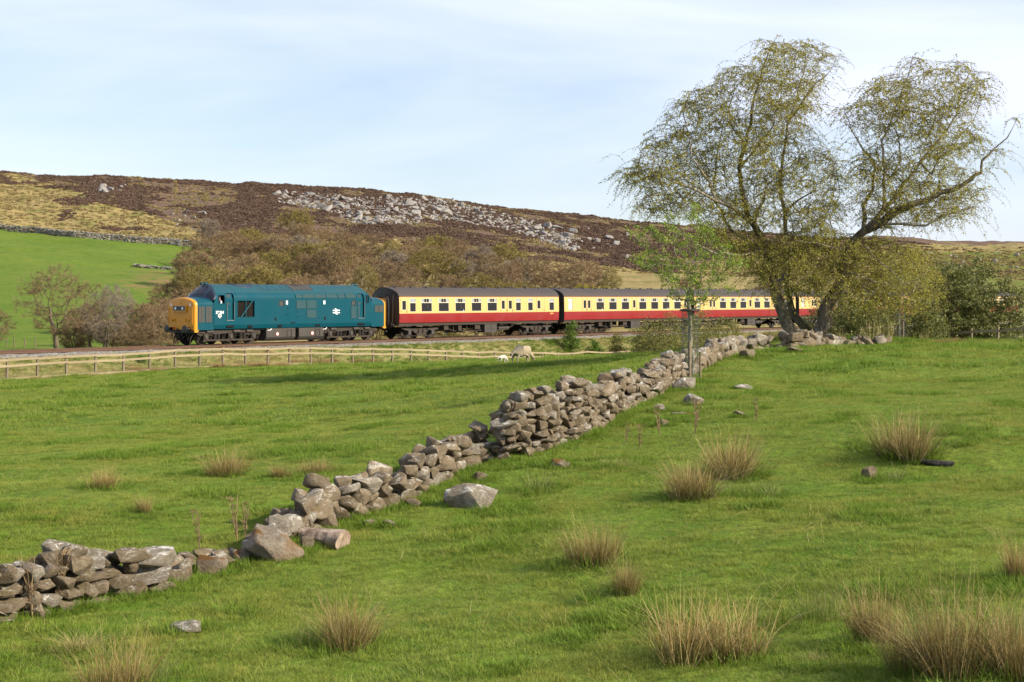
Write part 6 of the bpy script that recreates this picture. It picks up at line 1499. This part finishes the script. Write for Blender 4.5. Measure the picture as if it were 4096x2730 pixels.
fields = [([(1100, 775), (1250, 770), (1420, 795), (1600, 790), (1800, 805), (2000, 850), (2180, 905), (2330, 965), (2300, 1010), (2050, 930), (1800, 880), (1650, 900), (1420, 895), (1330, 850), (1120, 815)], 190, (13, 40)),
          ([(350, 730), (520, 740), (480, 775), (380, 790)], 8, (14, 50)), ([(680, 850), (820, 850), (860, 930), (700, 900)], 14, (10, 26)), ([(2000, 850), (2550, 950), (2560, 1060), (2200, 960)], 28, (12, 38)), ([(3700, 1010), (4200, 1010), (4200, 1120), (3800, 1080)], 34, (8, 22))]
for poly, nn, (s0, s1) in fields:
    c = 0; xs = [p[0] for p in poly]; ys = [p[1] for p in poly]
    while c < nn:
        q = np.array([[rb.uniform(min(xs), max(xs)), rb.uniform(min(ys), max(ys))]])
        if not inpoly(q, poly)[0]: continue
        c += 1; x, y, z = hit(q[0, 0], q[0, 1], 280, 640, 500); w = (s0 + (s1 - s0) * rb.random() ** 2.2) * y / F
        o = put_stone(None, rb.choice(moor_rocks), (x, y, z + w * 0.13), (w * 1.2, w * rb.uniform(.7, 1.1), w * rb.uniform(.5, .85)), rb.uniform(0, 6.28), (rb.uniform(-.4, .4), rb.uniform(-.4, .4)), 'moorland_boulder')
        if poly[0][0] > 3000: tag(o, 'small grey boulder on the grassy hillside beyond the tail of the train', 'boulder', 'boulders on the grassy hillside')
        else: tag(o, 'grey boulder lying on the heather covered hillside', 'boulder', 'boulders on the heather hillside')
# small debris between the boulders
dp = [rb.choice(range(6)) for _ in range(1800)]; pts = []
while len(pts) < 1800:
    poly = fields[0][0]; q = np.array([[rb.uniform(1100, 2330), rb.uniform(770, 1010)]])
    if inpoly(q, poly)[0]: pts.append(hit(q[0, 0], q[0, 1], 330, 560, 260))
s = rng.uniform(0.4, 1.5, 1800)
scatter('boulder_debris', moor_rocks, np.array(pts), np.stack([rng.normal(size=1800) * .3, rng.normal(size=1800) * .3, rng.uniform(0, 6.28, 1800)], 1), np.stack([s, s * .8, s * .6], 1), dp, 'small grey stones strewn between the hillside boulders')
# ------------------------------------------------------------------ wooden fence along the line
def wood_mat(name, a, b):
    t = NT(name); v = obj_vec(t); r_ = rnd(t); mp_ = t.n('ShaderNodeMapping', {'Vector': v, 'Scale': (0.6, 6, 6)}).outputs['Vector']
    n_ = t.noise(4, 6, 0.65, mp_); c = t.mix(t.ramp(n_, [(0.3, 0.0), (0.7, 1.0)]), a, b); c = t.mix(t.math('MULTIPLY', r_, 0.5), c, a)
    c = t.mix(t.ramp(t.noise(2.5, 5, 0.6, v), [(0.55, 0.0), (0.7, 0.4)]), c, (0.16, 0.17, 0.06))
    return t.done(t.bsdf(c, 0.9, t.bump(n_, 0.5, 0.02), spec=0.15))
rail_wood = wood_mat('weathered_rail_timber', (0.19, 0.15, 0.095), (0.38, 0.31, 0.20)); post_wood = wood_mat('weathered_post_timber', (0.115, 0.09, 0.06), (0.26, 0.21, 0.145))
wire_m = paint('galvanised_wire', (0.28, 0.28, 0.27), 0.5, 0.3, metal=0.5)
def fence_line(pts, label, heights, top=1.16):
    root = empty('wooden_fence', (pts[0][0], pts[0][1], gz(*pts[0][:2]))); tag(root, label, 'fence'); og = Vector(root.location)
    W = [Vector((x, y, gz(x, y))) - og for x, y in pts]
    wires = MB()
    for i, p in enumerate(W):
        d = (W[min(i + 1, len(W) - 1)] - W[max(i - 1, 0)]); a = math.atan2(d.y, d.x); t_ = top + random.uniform(-.04, .06)
        q = MB().box(-0.06, 0.06, -0.05, 0.05, -0.3, t_); q.v[4:8] = [(x * .95, y * .95, z + random.uniform(-.015, .015)) for x, y, z in q.v[4:8]]
        o = q.build('post', post_wood, root); o.location = p; o.rotation_euler = (random.uniform(-.03, .03), random.uniform(-.035, .035), a)
        if i + 1 < len(W):
            e = W[i + 1]; nrm = Vector((d.y, -d.x, 0)).normalized() * 0.075
            for h in heights:
                hh = 0.06 if h > 0.3 else 0.07; p0 = p + nrm + Vector((0, 0, h + random.uniform(-.025, .025))); p1 = e + nrm + Vector((0, 0, h + random.uniform(-.025, .025)))
                v_ = []
                for pp in (p0, p1):
                    for dz in (-hh, hh):
                        for dn in (-0.02, 0.02): v_.append(pp + nrm.normalized() * dn + Vector((0, 0, dz)))
                mesh_obj('rail' if h > 0.3 else 'gravel_board', v_, [(0, 1, 3, 2), (4, 5, 7, 6), (0, 1, 5, 4), (2, 3, 7, 6), (0, 2, 6, 4), (1, 3, 7, 5)], rail_wood, root)
            for h in (0.22, 0.38, 0.54, 0.64): wires.tube([p + nrm * 1.2 + Vector((0, 0, h)), e + nrm * 1.2 + Vector((0, 0, h))], 0.003, 3, caps=False)
    o = wires.build('wire_strands', wire_m, root); o['kind'] = 'stuff'
    return root
fence_line([tpoint(s, 8.1 + 0.10 * math.sin(s * .3)) for s in np.arange(-6.4, 63, 1.86)], 'weathered two rail wooden fence between the pasture and the railway bank', (1.09, 0.78, 0.07))
ef = [hit(px_, 1372, 60, 66)[:2] for px_ in (3850,)]
fence_line([((px_ - 2048) * Y_ / F, Y_) for px_, Y_ in ((3790, 78), (3885, 77), (3990, 76), (4100, 75), (4220, 74))], 'short grey wooden fence beyond the grass crest beside the hawthorn', (0.95, 0.5), 1.1)
post_t = post_wood
for i, px_ in enumerate((25, 55, 98, 140)):
    x, y, z = on_ground(px_, 132); o = MB().cyl((0, 0, -.2), (0.03, 0, 0.8), 0.05, 0.045, 8).build('fence_post', post_wood); o.location = (x, y, z); tag(o, 'thin old fence post in the green field behind the railway', 'post', 'old posts beyond the railway')
# ------------------------------------------------------------------ guarded young trees
guard_wire = paint('dull_guard_wire', (0.09, 0.09, 0.085), 0.6, 0.3)
def tree_guard(px_, Y, h, rad, label, stakes):
    x, y, z = on_ground(px_, Y); g = empty('tree_guard', (x, y, z)); tag(g, label, 'tree guard'); m = MB()
    for k in range(16):
        a = 2 * math.pi * k / 16; m.tube([(rad * math.cos(a), rad * math.sin(a), 0), (rad * .98 * math.cos(a), rad * .98 * math.sin(a), h)], 0.0045, 4, caps=False)
    for zz in np.arange(0.05, h, 0.115): m.tube([(rad * math.cos(2 * math.pi * k / 16), rad * math.sin(2 * math.pi * k / 16), zz) for k in range(17)], 0.0045, 4, caps=False)
    m.build('wire_mesh', guard_wire, g)['kind'] = 'stuff'
    n = 20; MB().loft([[(rr_ * math.cos(2 * math.pi * k / n), rr_ * math.sin(2 * math.pi * k / n), zz) for k in range(n)] for rr_, zz in ((rad * .9, h), (rad * 1.28, h + .02), (rad * 1.28, h + .05), (rad * .9, h + .07), (rad * .9, h))], close=True).build('collar', tank_m, g, smooth=40)
    for (a, b, hh, r_) in stakes: MB().cyl((a, b, -.2), (a, b, hh), r_, r_ * .93, 10).build('stake', post_wood, g, smooth=60)
    return (x, y, z)
gx0 = tree_guard(2760, 43, 1.76, 0.22, 'tall wire mesh guard with dark collar around the young hawthorn', [(-0.04, -0.26, 0.98, 0.045), (0.26, -0.10, 0.70, 0.03), (-0.27, -0.05, 0.74, 0.03)])
gx1 = tree_guard(3598, 70, 1.62, 0.24, 'wire mesh guard around the slim sapling behind the birch', [(0.1, -0.2, 0.9, 0.04)])
def leafy_tree(name, label, base, att, trunk, r0, leaf, bark, nleaf, lsize, cl=0.07, tw=2, bf=0.3, cat='tree', group=None, seed=0, step=0.25, wob=.14, tlen=(0.1, 0.3), twm=None, up=0.1):
    r = np.random.default_rng(seed); base = np.array(base); P = [np.array(p) - base for p in trunk]; par = list(range(-1, len(P) - 1))
    A, PA = grow(P, par, None, np.asarray(att) - base, bf, step, wob, r, up); rr, _ = radii(A, PA, 0.0045, 2.2, [r0 * (1 - .45 * i / len(P)) for i in range(len(P))])
    root = empty(name, tuple(base)); tag(root, label, cat, group); ls = chains(A, PA, rr)
    branch_mesh(A, rr, ls, lambda ln, q: True).build('trunk', bark, root, smooth=180)
    src = A[len(P):]; T = hang(src, tw, tlen[0], tlen[1], 4, 1.0, 0.05, r); V, Q = tubes_np(T, np.linspace(.0045, .0025, 4), 3)
    part('twigs', mesh_from('twigs', V, Q, twm or bark), root, 'stuff')
    N, m_, _ = T.shape; pick = r.integers(0, N, nleaf); C = T[pick, r.integers(1, m_, nleaf)] + r.normal(size=(nleaf, 3)) * cl
    V, Q = quads_np(C, lsize, 0.62, r=r); part('leaves', mesh_from('leaves', V, Q, leaf, False), root, 'stuff'); return root
green_leaf = leaf_mat('fresh_hawthorn_leaf', [(0.105, 0.170, 0.012), (0.170, 0.250, 0.018), (0.235, 0.315, 0.034), (0.31, 0.36, 0.06)], 0.35)
dark_leaf = leaf_mat('hawthorn_bush_leaf', [(0.070, 0.082, 0.018), (0.125, 0.138, 0.030), (0.185, 0.188, 0.044), (0.30, 0.30, 0.15)], 0.25)
olive_leaf = leaf_mat('willow_scrub_leaf', [(0.110, 0.110, 0.028), (0.175, 0.172, 0.042), (0.225, 0.225, 0.052), (0.28, 0.26, 0.09)], 0.25)
fir_leaf = leaf_mat('young_conifer_needles', [(0.030, 0.075, 0.012), (0.075, 0.140, 0.016), (0.130, 0.200, 0.022), (0.17, 0.23, 0.03)], 0.2)
pale_bark = bark_mat('grey_green_bark', (0.10, 0.09, 0.06), (0.36, 0.34, 0.25), (0.22, 0.23, 0.11), 0.5, 4.0)
poly = [(70, 995), (150, 985), (240, 965), (300, 950), (390, 915), (440, 880), (485, 850), (520, 940), (600, 1040), (640, 1090), (720, 1170), (640, 1210), (680, 1290), (590, 1310), (520, 1360), (440, 1340), (330, 1330), (300, 1240), (200, 1180), (140, 1120), (210, 1090)]
q = rng.uniform((60, 840), (760, 1400), (3000, 2)); q = q[inpoly(q, poly)][:200]
att = [px2(2400 + .829 * u, 100 + .829 * v, 43 + float(np.clip(rng.normal() * .5, -1, 1)) * 1.1) for u, v in q]
leafy_tree('hawthorn_sapling', 'young hawthorn with bright green leaves growing out of the wire guard', gx0, att, [(gx0[0], gx0[1], gx0[2] - .1), (gx0[0] + .02, gx0[1], gx0[2] + .8), (gx0[0], gx0[1], gx0[2] + 1.7), (gx0[0] - .05, gx0[1], gx0[2] + 2.1)], 0.075, green_leaf, pale_bark, 7000, 0.029, 0.030, 2, 0.45, seed=3, wob=.12)
# ivy-like growth low in the guard
att = [(gx0[0] + rng.normal() * .10, gx0[1] + rng.normal() * .10, gx0[2] + rng.uniform(.3, 1.9)) for _ in range(60)]
leafy_tree('bramble_growth', 'leafy shoots climbing inside the wire guard below the young hawthorn', (gx0[0] + .05, gx0[1] - .05, gx0[2]), att, [(gx0[0] + .05, gx0[1] - .05, gx0[2]), (gx0[0] + .05, gx0[1] - .05, gx0[2] + .4)], 0.012, green_leaf, pale_bark, 420, 0.022, 0.03, 1, .3, 'plant', seed=4)
att = [(gx1[0] + rng.normal() * .16, gx1[1] + rng.normal() * .16, gx1[2] + rng.uniform(1.5, 3.4)) for _ in range(40)]
leafy_tree('sapling', 'slim bare sapling standing in the second wire guard', gx1, att, [gx1, (gx1[0], gx1[1], gx1[2] + 1.2), (gx1[0], gx1[1], gx1[2] + 2.2)], 0.035, olive_leaf, pale_bark, 260, 0.022, .05, 1, .4, seed=5)
def bush(px_, Y, w, h, label, leaf, nleaf, seed, lsize=0.03, natt=220, name='hawthorn_bush', sink=0.0, group=None, bark=None, cat='bush', shape=0.0, tw=2, depth=None):
    r = np.random.default_rng(seed); x, y, z = on_ground(px_, Y); z -= sink; at = []; dp_ = depth or w
    while len(at) < natt:
        q = r.uniform(-1, 1, 3); q[2] = abs(q[2]) if r.random() < .8 else q[2] * .3; d = np.linalg.norm(q)
        if d > 1 or d < .3: continue
        a = math.atan2(q[1], q[0]); lob = 1 + .18 * math.sin(3 * a + seed) + .12 * math.sin(6 * a + 5 * q[2] + seed)
        tp_ = 1 - shape * max(q[2], 0); at.append((x + q[0] * w / 2 * lob * tp_, y + q[1] * dp_ / 2 * lob * tp_, z + .12 * h + q[2] * h * .88 * (0.85 + .15 * lob)))
    return leafy_tree(name, label, (x, y, z), at, [(x, y, z - .1), (x, y, z + .1 * h), (x + .05, y, z + .2 * h)], 0.03 * h + .015, leaf, bark or oak_bark, nleaf, lsize, .07, tw, .25, cat, group, seed, .3 * h / 2, .2, (.12 * h / 2, .36 * h / 2), twig_dark)
bush(3860, 80, 6.0, 4.6, 'large rounded dark green hawthorn bush on the right beyond the wall', dark_leaf, 70000, 21, .050, 520, tw=3)
bush(3420, 74, 3.2, 2.5, 'dark hawthorn bush right behind the birch trunks', dark_leaf, 12000, 22, .045, 220)
bush(3530, 78, 3.0, 2.9, 'dark hawthorn bush between the birch and the second tree guard', dark_leaf, 12000, 23, .045, 220)
bush(3690, 76, 2.6, 2.5, 'lower dark hawthorn bush touching the large rounded one', dark_leaf, 11000, 24, .045, 200)
bush(3330, 80, 3.0, 3.0, 'shaded hawthorn bush filling the space behind the right birch trunk', dark_leaf, 11000, 25, .045, 220)
bush(2285, 131, 1.5, 2.5, 'slender young conifer on the bank, leftmost of three', fir_leaf, 4200, 31, .05, 130, 'young_conifer', shape=.65, cat='conifer')
bush(2375, 128, 1.9, 2.1, 'bright green bushy young conifer in the middle of three on the bank', fir_leaf, 7500, 32, .05, 150, 'young_conifer', shape=.45, cat='conifer')
bush(2465, 133, 1.6, 2.5, 'yellowish young conifer on the bank next to the willow scrub', olive_leaf, 4200, 33, .05, 130, 'young_conifer', shape=.5, cat='conifer')
for i, (px_, Y_, w_, h_, lb) in enumerate(((2590, 132, 3.2, 3.7, 'olive willow scrub beside the yellowish young conifer'), (2680, 128, 3.4, 4.0, 'olive willow scrub seen left of the guarded hawthorn'), (2800, 130, 3.6, 4.1, 'tall olive willow scrub behind the wire tree guard'), (2900, 134, 3.4, 3.8, 'olive willow scrub right of the guarded hawthorn'))):
    bush(px_, Y_, w_, h_, lb, olive_leaf, 9000, 41 + i, .05, 220, 'willow_scrub', tw=4)
for i, (px_, Y_, w_, h_, lb) in enumerate(((3010, 110, 2.2, 1.8, 'brown leafless scrub on the bank left of the birch'), (3080, 92, 1.8, 1.5, 'thin brown scrub close to the left birch trunk'), (2960, 122, 2.4, 2.0, 'brown scrub between the willows and the birch'))):
    bush(px_, Y_, w_, h_, lb, olive_leaf, 3000, 51 + i, .035, 170, 'bare_scrub', tw=5)
x, y = tpoint(7.9, 3.6); bush(2048 + F * x / y, y, 0.75, 0.42, 'small dark gorse bush beside the empty track', fir_leaf, 1400, 61, .03, 60, 'gorse_bush')
# dead willowherb stems behind the wall
deadm = [blade_mesh('dead_stems', straw_m, 40, 0.32, 1.05, 0.006, 0.18, 600 + s, 4, .5, .1) for s in range(2)]
for i, (px_, Y_, s, lb) in enumerate(((3480, 67.5, 1.0, 'tall dead pale stems behind the boulder row'), (3545, 68, 1.2, 'thicket of dead pale stems beside the second tree guard'), (3360, 67, .6, 'short dead stems behind the boulders right of the birch'), (3700, 68.5, .6, 'short dead stems right of the big rounded boulders'))):
    o = empty('dead_plant_stems', on_ground(px_, Y_)); part('stems', deadm[i % 2], o, 'stuff').scale = (s, s, s); tag(o, lb, 'dead plant')
# thistle stalks and driftwood twigs near the wall
tk = MB()
for k in range(5):
    a = k * 1.3; tk.tube([(0, 0, 0), (.02 * math.cos(a), .02 * math.sin(a), .25), (.06 * math.cos(a), .06 * math.sin(a), .45)], [.004, .0035, .002], 4)
    for j in range(5): tk.tube([(.02 * math.cos(a), .02 * math.sin(a), .12 + .07 * j), (.02 * math.cos(a) + .05 * math.cos(j * 2.3), .02 * math.sin(a) + .05 * math.sin(j * 2.3), .16 + .07 * j)], [.004, .002], 3)
tkm = None
for i, (px_, py_, s) in enumerate(((800, 2200, 1.2), (560, 2060, .0), (1195, 2060, .9), (2640, 1750, 1.3), (2780, 1740, 1.4), (2790, 1690, 1.1), (2560, 1800, 1.0), (2500, 1780, .9), (3030, 1690, 1.0), (130, 2480, 1.5), (230, 2450, 1.6), (60, 2440, 1.2), (950, 2170, 1.4), (980, 2160, 1.2))):
    if s == 0: continue
    x, y, z = hit(px_, py_)
    if tkm is None: o = tk.build('dead_thistle', twig_brown); tkm = o.data
    else: o = link(bpy.data.objects.new('dead_thistle', tkm))
    o.location = (x, y, z); o.scale = (s, s, s); o.rotation_euler = (random.uniform(-.2, .2), random.uniform(-.2, .2), i * 1.1); tag(o, 'dead brown thistle stalk standing in the grass near the wall', 'thistle', 'dead thistles near the wall')
# ------------------------------------------------------------------ ewe and lamb
t = NT('fleece'); v = obj_vec(t); n_ = t.noise(26, 6, 0.7, v)
c = t.mix(t.ramp(n_, [(0.3, 0.0), (0.7, 1.0)]), (0.24, 0.195, 0.13), (0.40, 0.34, 0.245)); fleece = t.done(t.bsdf(c, 0.95, t.bump(n_, 1.0, 0.03), spec=0.05))
t = NT('lamb_fleece'); v = obj_vec(t); n_ = t.noise(40, 5, 0.7, v); lfleece = t.done(t.bsdf(t.mix(n_, (0.36, 0.33, 0.28), (0.55, 0.51, 0.45)), 0.95, t.bump(n_, 0.8, 0.02), spec=0.05))
def sheep(px_, py_, s, rz, mat, name, label, lamb=False, graze=True):
    x, y, z = hit(px_, py_); root = empty(name, (x, y, z), rz); root.scale = (s, s, s); tag(root, label, 'sheep')
    b = 0.17 if lamb else 0.27; lg = 0.034 if lamb else 0.040
    nd = {'hip': (-.36, 0, .58, (b * .92, b)), 'back': (-.12, 0, .58, (b * 1.02, b * 1.08)), 'mid': (.12, 0, .585, (b * .98, b * 1.05)), 'sho': (.34, 0, .58, (b * .80, b * .92)), 'tail': (-.60, 0, .52, .06), 'tail2': (-.66, 0, .34, .04)}
    ed = [('hip', 'back'), ('back', 'mid'), ('mid', 'sho'), ('hip', 'tail'), ('tail', 'tail2')]
    if graze: hd = {'nk': (.58, .02, .42, (.11, .12)), 'nk2': (.70, .04, .27, .085), 'h0': (.77, .05, .18, (.065, .07)), 'h1': (.84, .055, .08, .048), 'h2': (.87, .06, .025, .035)}
    else: hd = {'nk': (.54, 0, .66, (.11, .12)), 'nk2': (.64, .0, .74, .085), 'h0': (.70, 0, .76, .075), 'h1': (.80, 0, .70, .05), 'h2': (.85, 0, .67, .036)}
    nd.update(hd); ed += [('sho', 'nk'), ('nk', 'nk2'), ('nk2', 'h0'), ('h0', 'h1'), ('h1', 'h2')]
    hx, hy, hz = nd['h0'][:3]
    for q, sg in (('l', 1), ('r', -1)):
        nd['e' + q] = (hx - .02, hy + sg * .10, hz + .05, .024); nd['ee' + q] = (hx - .04, hy + sg * .17, hz + .04, .012); ed += [('h0', 'e' + q), ('e' + q, 'ee' + q)]
        of = .05 * sg
        nd['ft' + q] = (.34 + of, .13 * sg, .36, .065); nd['fk' + q] = (.36 + of, .13 * sg, .20, lg); nd['fp' + q] = (.355 + of, .13 * sg, .07, lg * .72); nd['ff' + q] = (.385 + of, .13 * sg, .015, lg * .85)
        ed += [('sho', 'ft' + q), ('ft' + q, 'fk' + q), ('fk' + q, 'fp' + q), ('fp' + q, 'ff' + q)]
        nd['hk' + q] = (-.33 - of, .14 * sg, .38, .085); nd['hh' + q] = (-.46 - of, .14 * sg, .23, lg * 1.05); nd['hp' + q] = (-.43 - of, .14 * sg, .08, lg * .75); nd['hf' + q] = (-.40 - of, .14 * sg, .015, lg * .85)
        ed += [('hip', 'hk' + q), ('hk' + q, 'hh' + q), ('hh' + q, 'hp' + q), ('hp' + q, 'hf' + q)]
    o = skin_figure('body', mat, nd, ed, 'mid', root, 2)
    for v_ in o.data.vertices:
        if v_.co.z > .30 and v_.co.x < .6: k = mnoise.noise(v_.co * 16) * .014 + mnoise.noise(v_.co * 34) * .008; v_.co += v_.normal * k
    m = MB()
    for sg in (-1, 1): m.cyl((hx + .035, hy + sg * .055, hz + .01), (hx + .04, hy + sg * .070, hz + .01), .012, n=8)
    m.build('eyes', black_m, root); return root
sheep(2088, 1452, 0.92, R(38), fleece, 'ewe', 'woolly cream ewe grazing with her head down beside the fence')
sheep(2010, 1453, 0.50, R(48), lfleece, 'lamb', 'small white lamb standing close behind the grazing ewe', True)

# longer grass gathering at the feet of stones and rushes
bpy.context.view_layer.update(); LP = []
for o in bpy.data.objects:
    b = o.name.split('.')[0]
    if b == 'boulder' or b == 'rush_tussock':
        q = o.matrix_world.translation; rr_ = max(o.dimensions.x, o.dimensions.y) * .5 if b == 'boulder' else 0.35
        if q.y < 60: LP += [(q.x + (rr_ + random.uniform(-.04, .14)) * math.cos(a), q.y + (rr_ + random.uniform(-.04, .14)) * math.sin(a)) for a in [random.uniform(0, 6.28) for _ in range(26)]]
    elif b == 'stone' and o.parent is not None:
        q = o.matrix_world.translation
        if q.y < 60 and q.z - gz(q.x, q.y) < 0.14: LP += [(q.x + random.uniform(.12, .42), q.y + random.uniform(-.35, .15)) for _ in range(7)]
LP = np.array(LP); n = len(LP); s = rng.uniform(0.8, 1.5, n)
scatter('long_grass', near_t[6:], np.stack([LP[:, 0], LP[:, 1], ground_z(LP[:, 0], LP[:, 1]) - .01], 1), np.stack([rng.normal(size=n) * .15, rng.normal(size=n) * .15, rng.uniform(0, 6.28, n)], 1), np.stack([s, s, s * rng.uniform(.9, 1.5, n)], 1), rng.integers(0, 3, n), 'longer green grass growing against the stones and rushes')
# small joined fittings are real geometry too fine to pick apart
for o in bpy.data.objects:
    b = o.name.split('.')[0]
    if o.parent is not None and b in ('guard_iron', 'footholes', 'brake_cylinder', 'brake_rigging', 'brake_gear', 'bolster', 'truss_rods', 'radiator_slats', 'roof_hatch', 'panel_joint', 'roof_joint', 'exhaust_port', 'seats', 'tables', 'lampshades', 'partition', 'cantrail_line', 'solebar', 'emblem', 'double_arrow', 'running_number', 'valance', 'tank_step', 'box_latch', 'coupling_hook', 'radiator_frame', 'nose_grille', 'upper_panels', 'lower_panels', 'eyes'):
        o['kind'] = 'stuff'
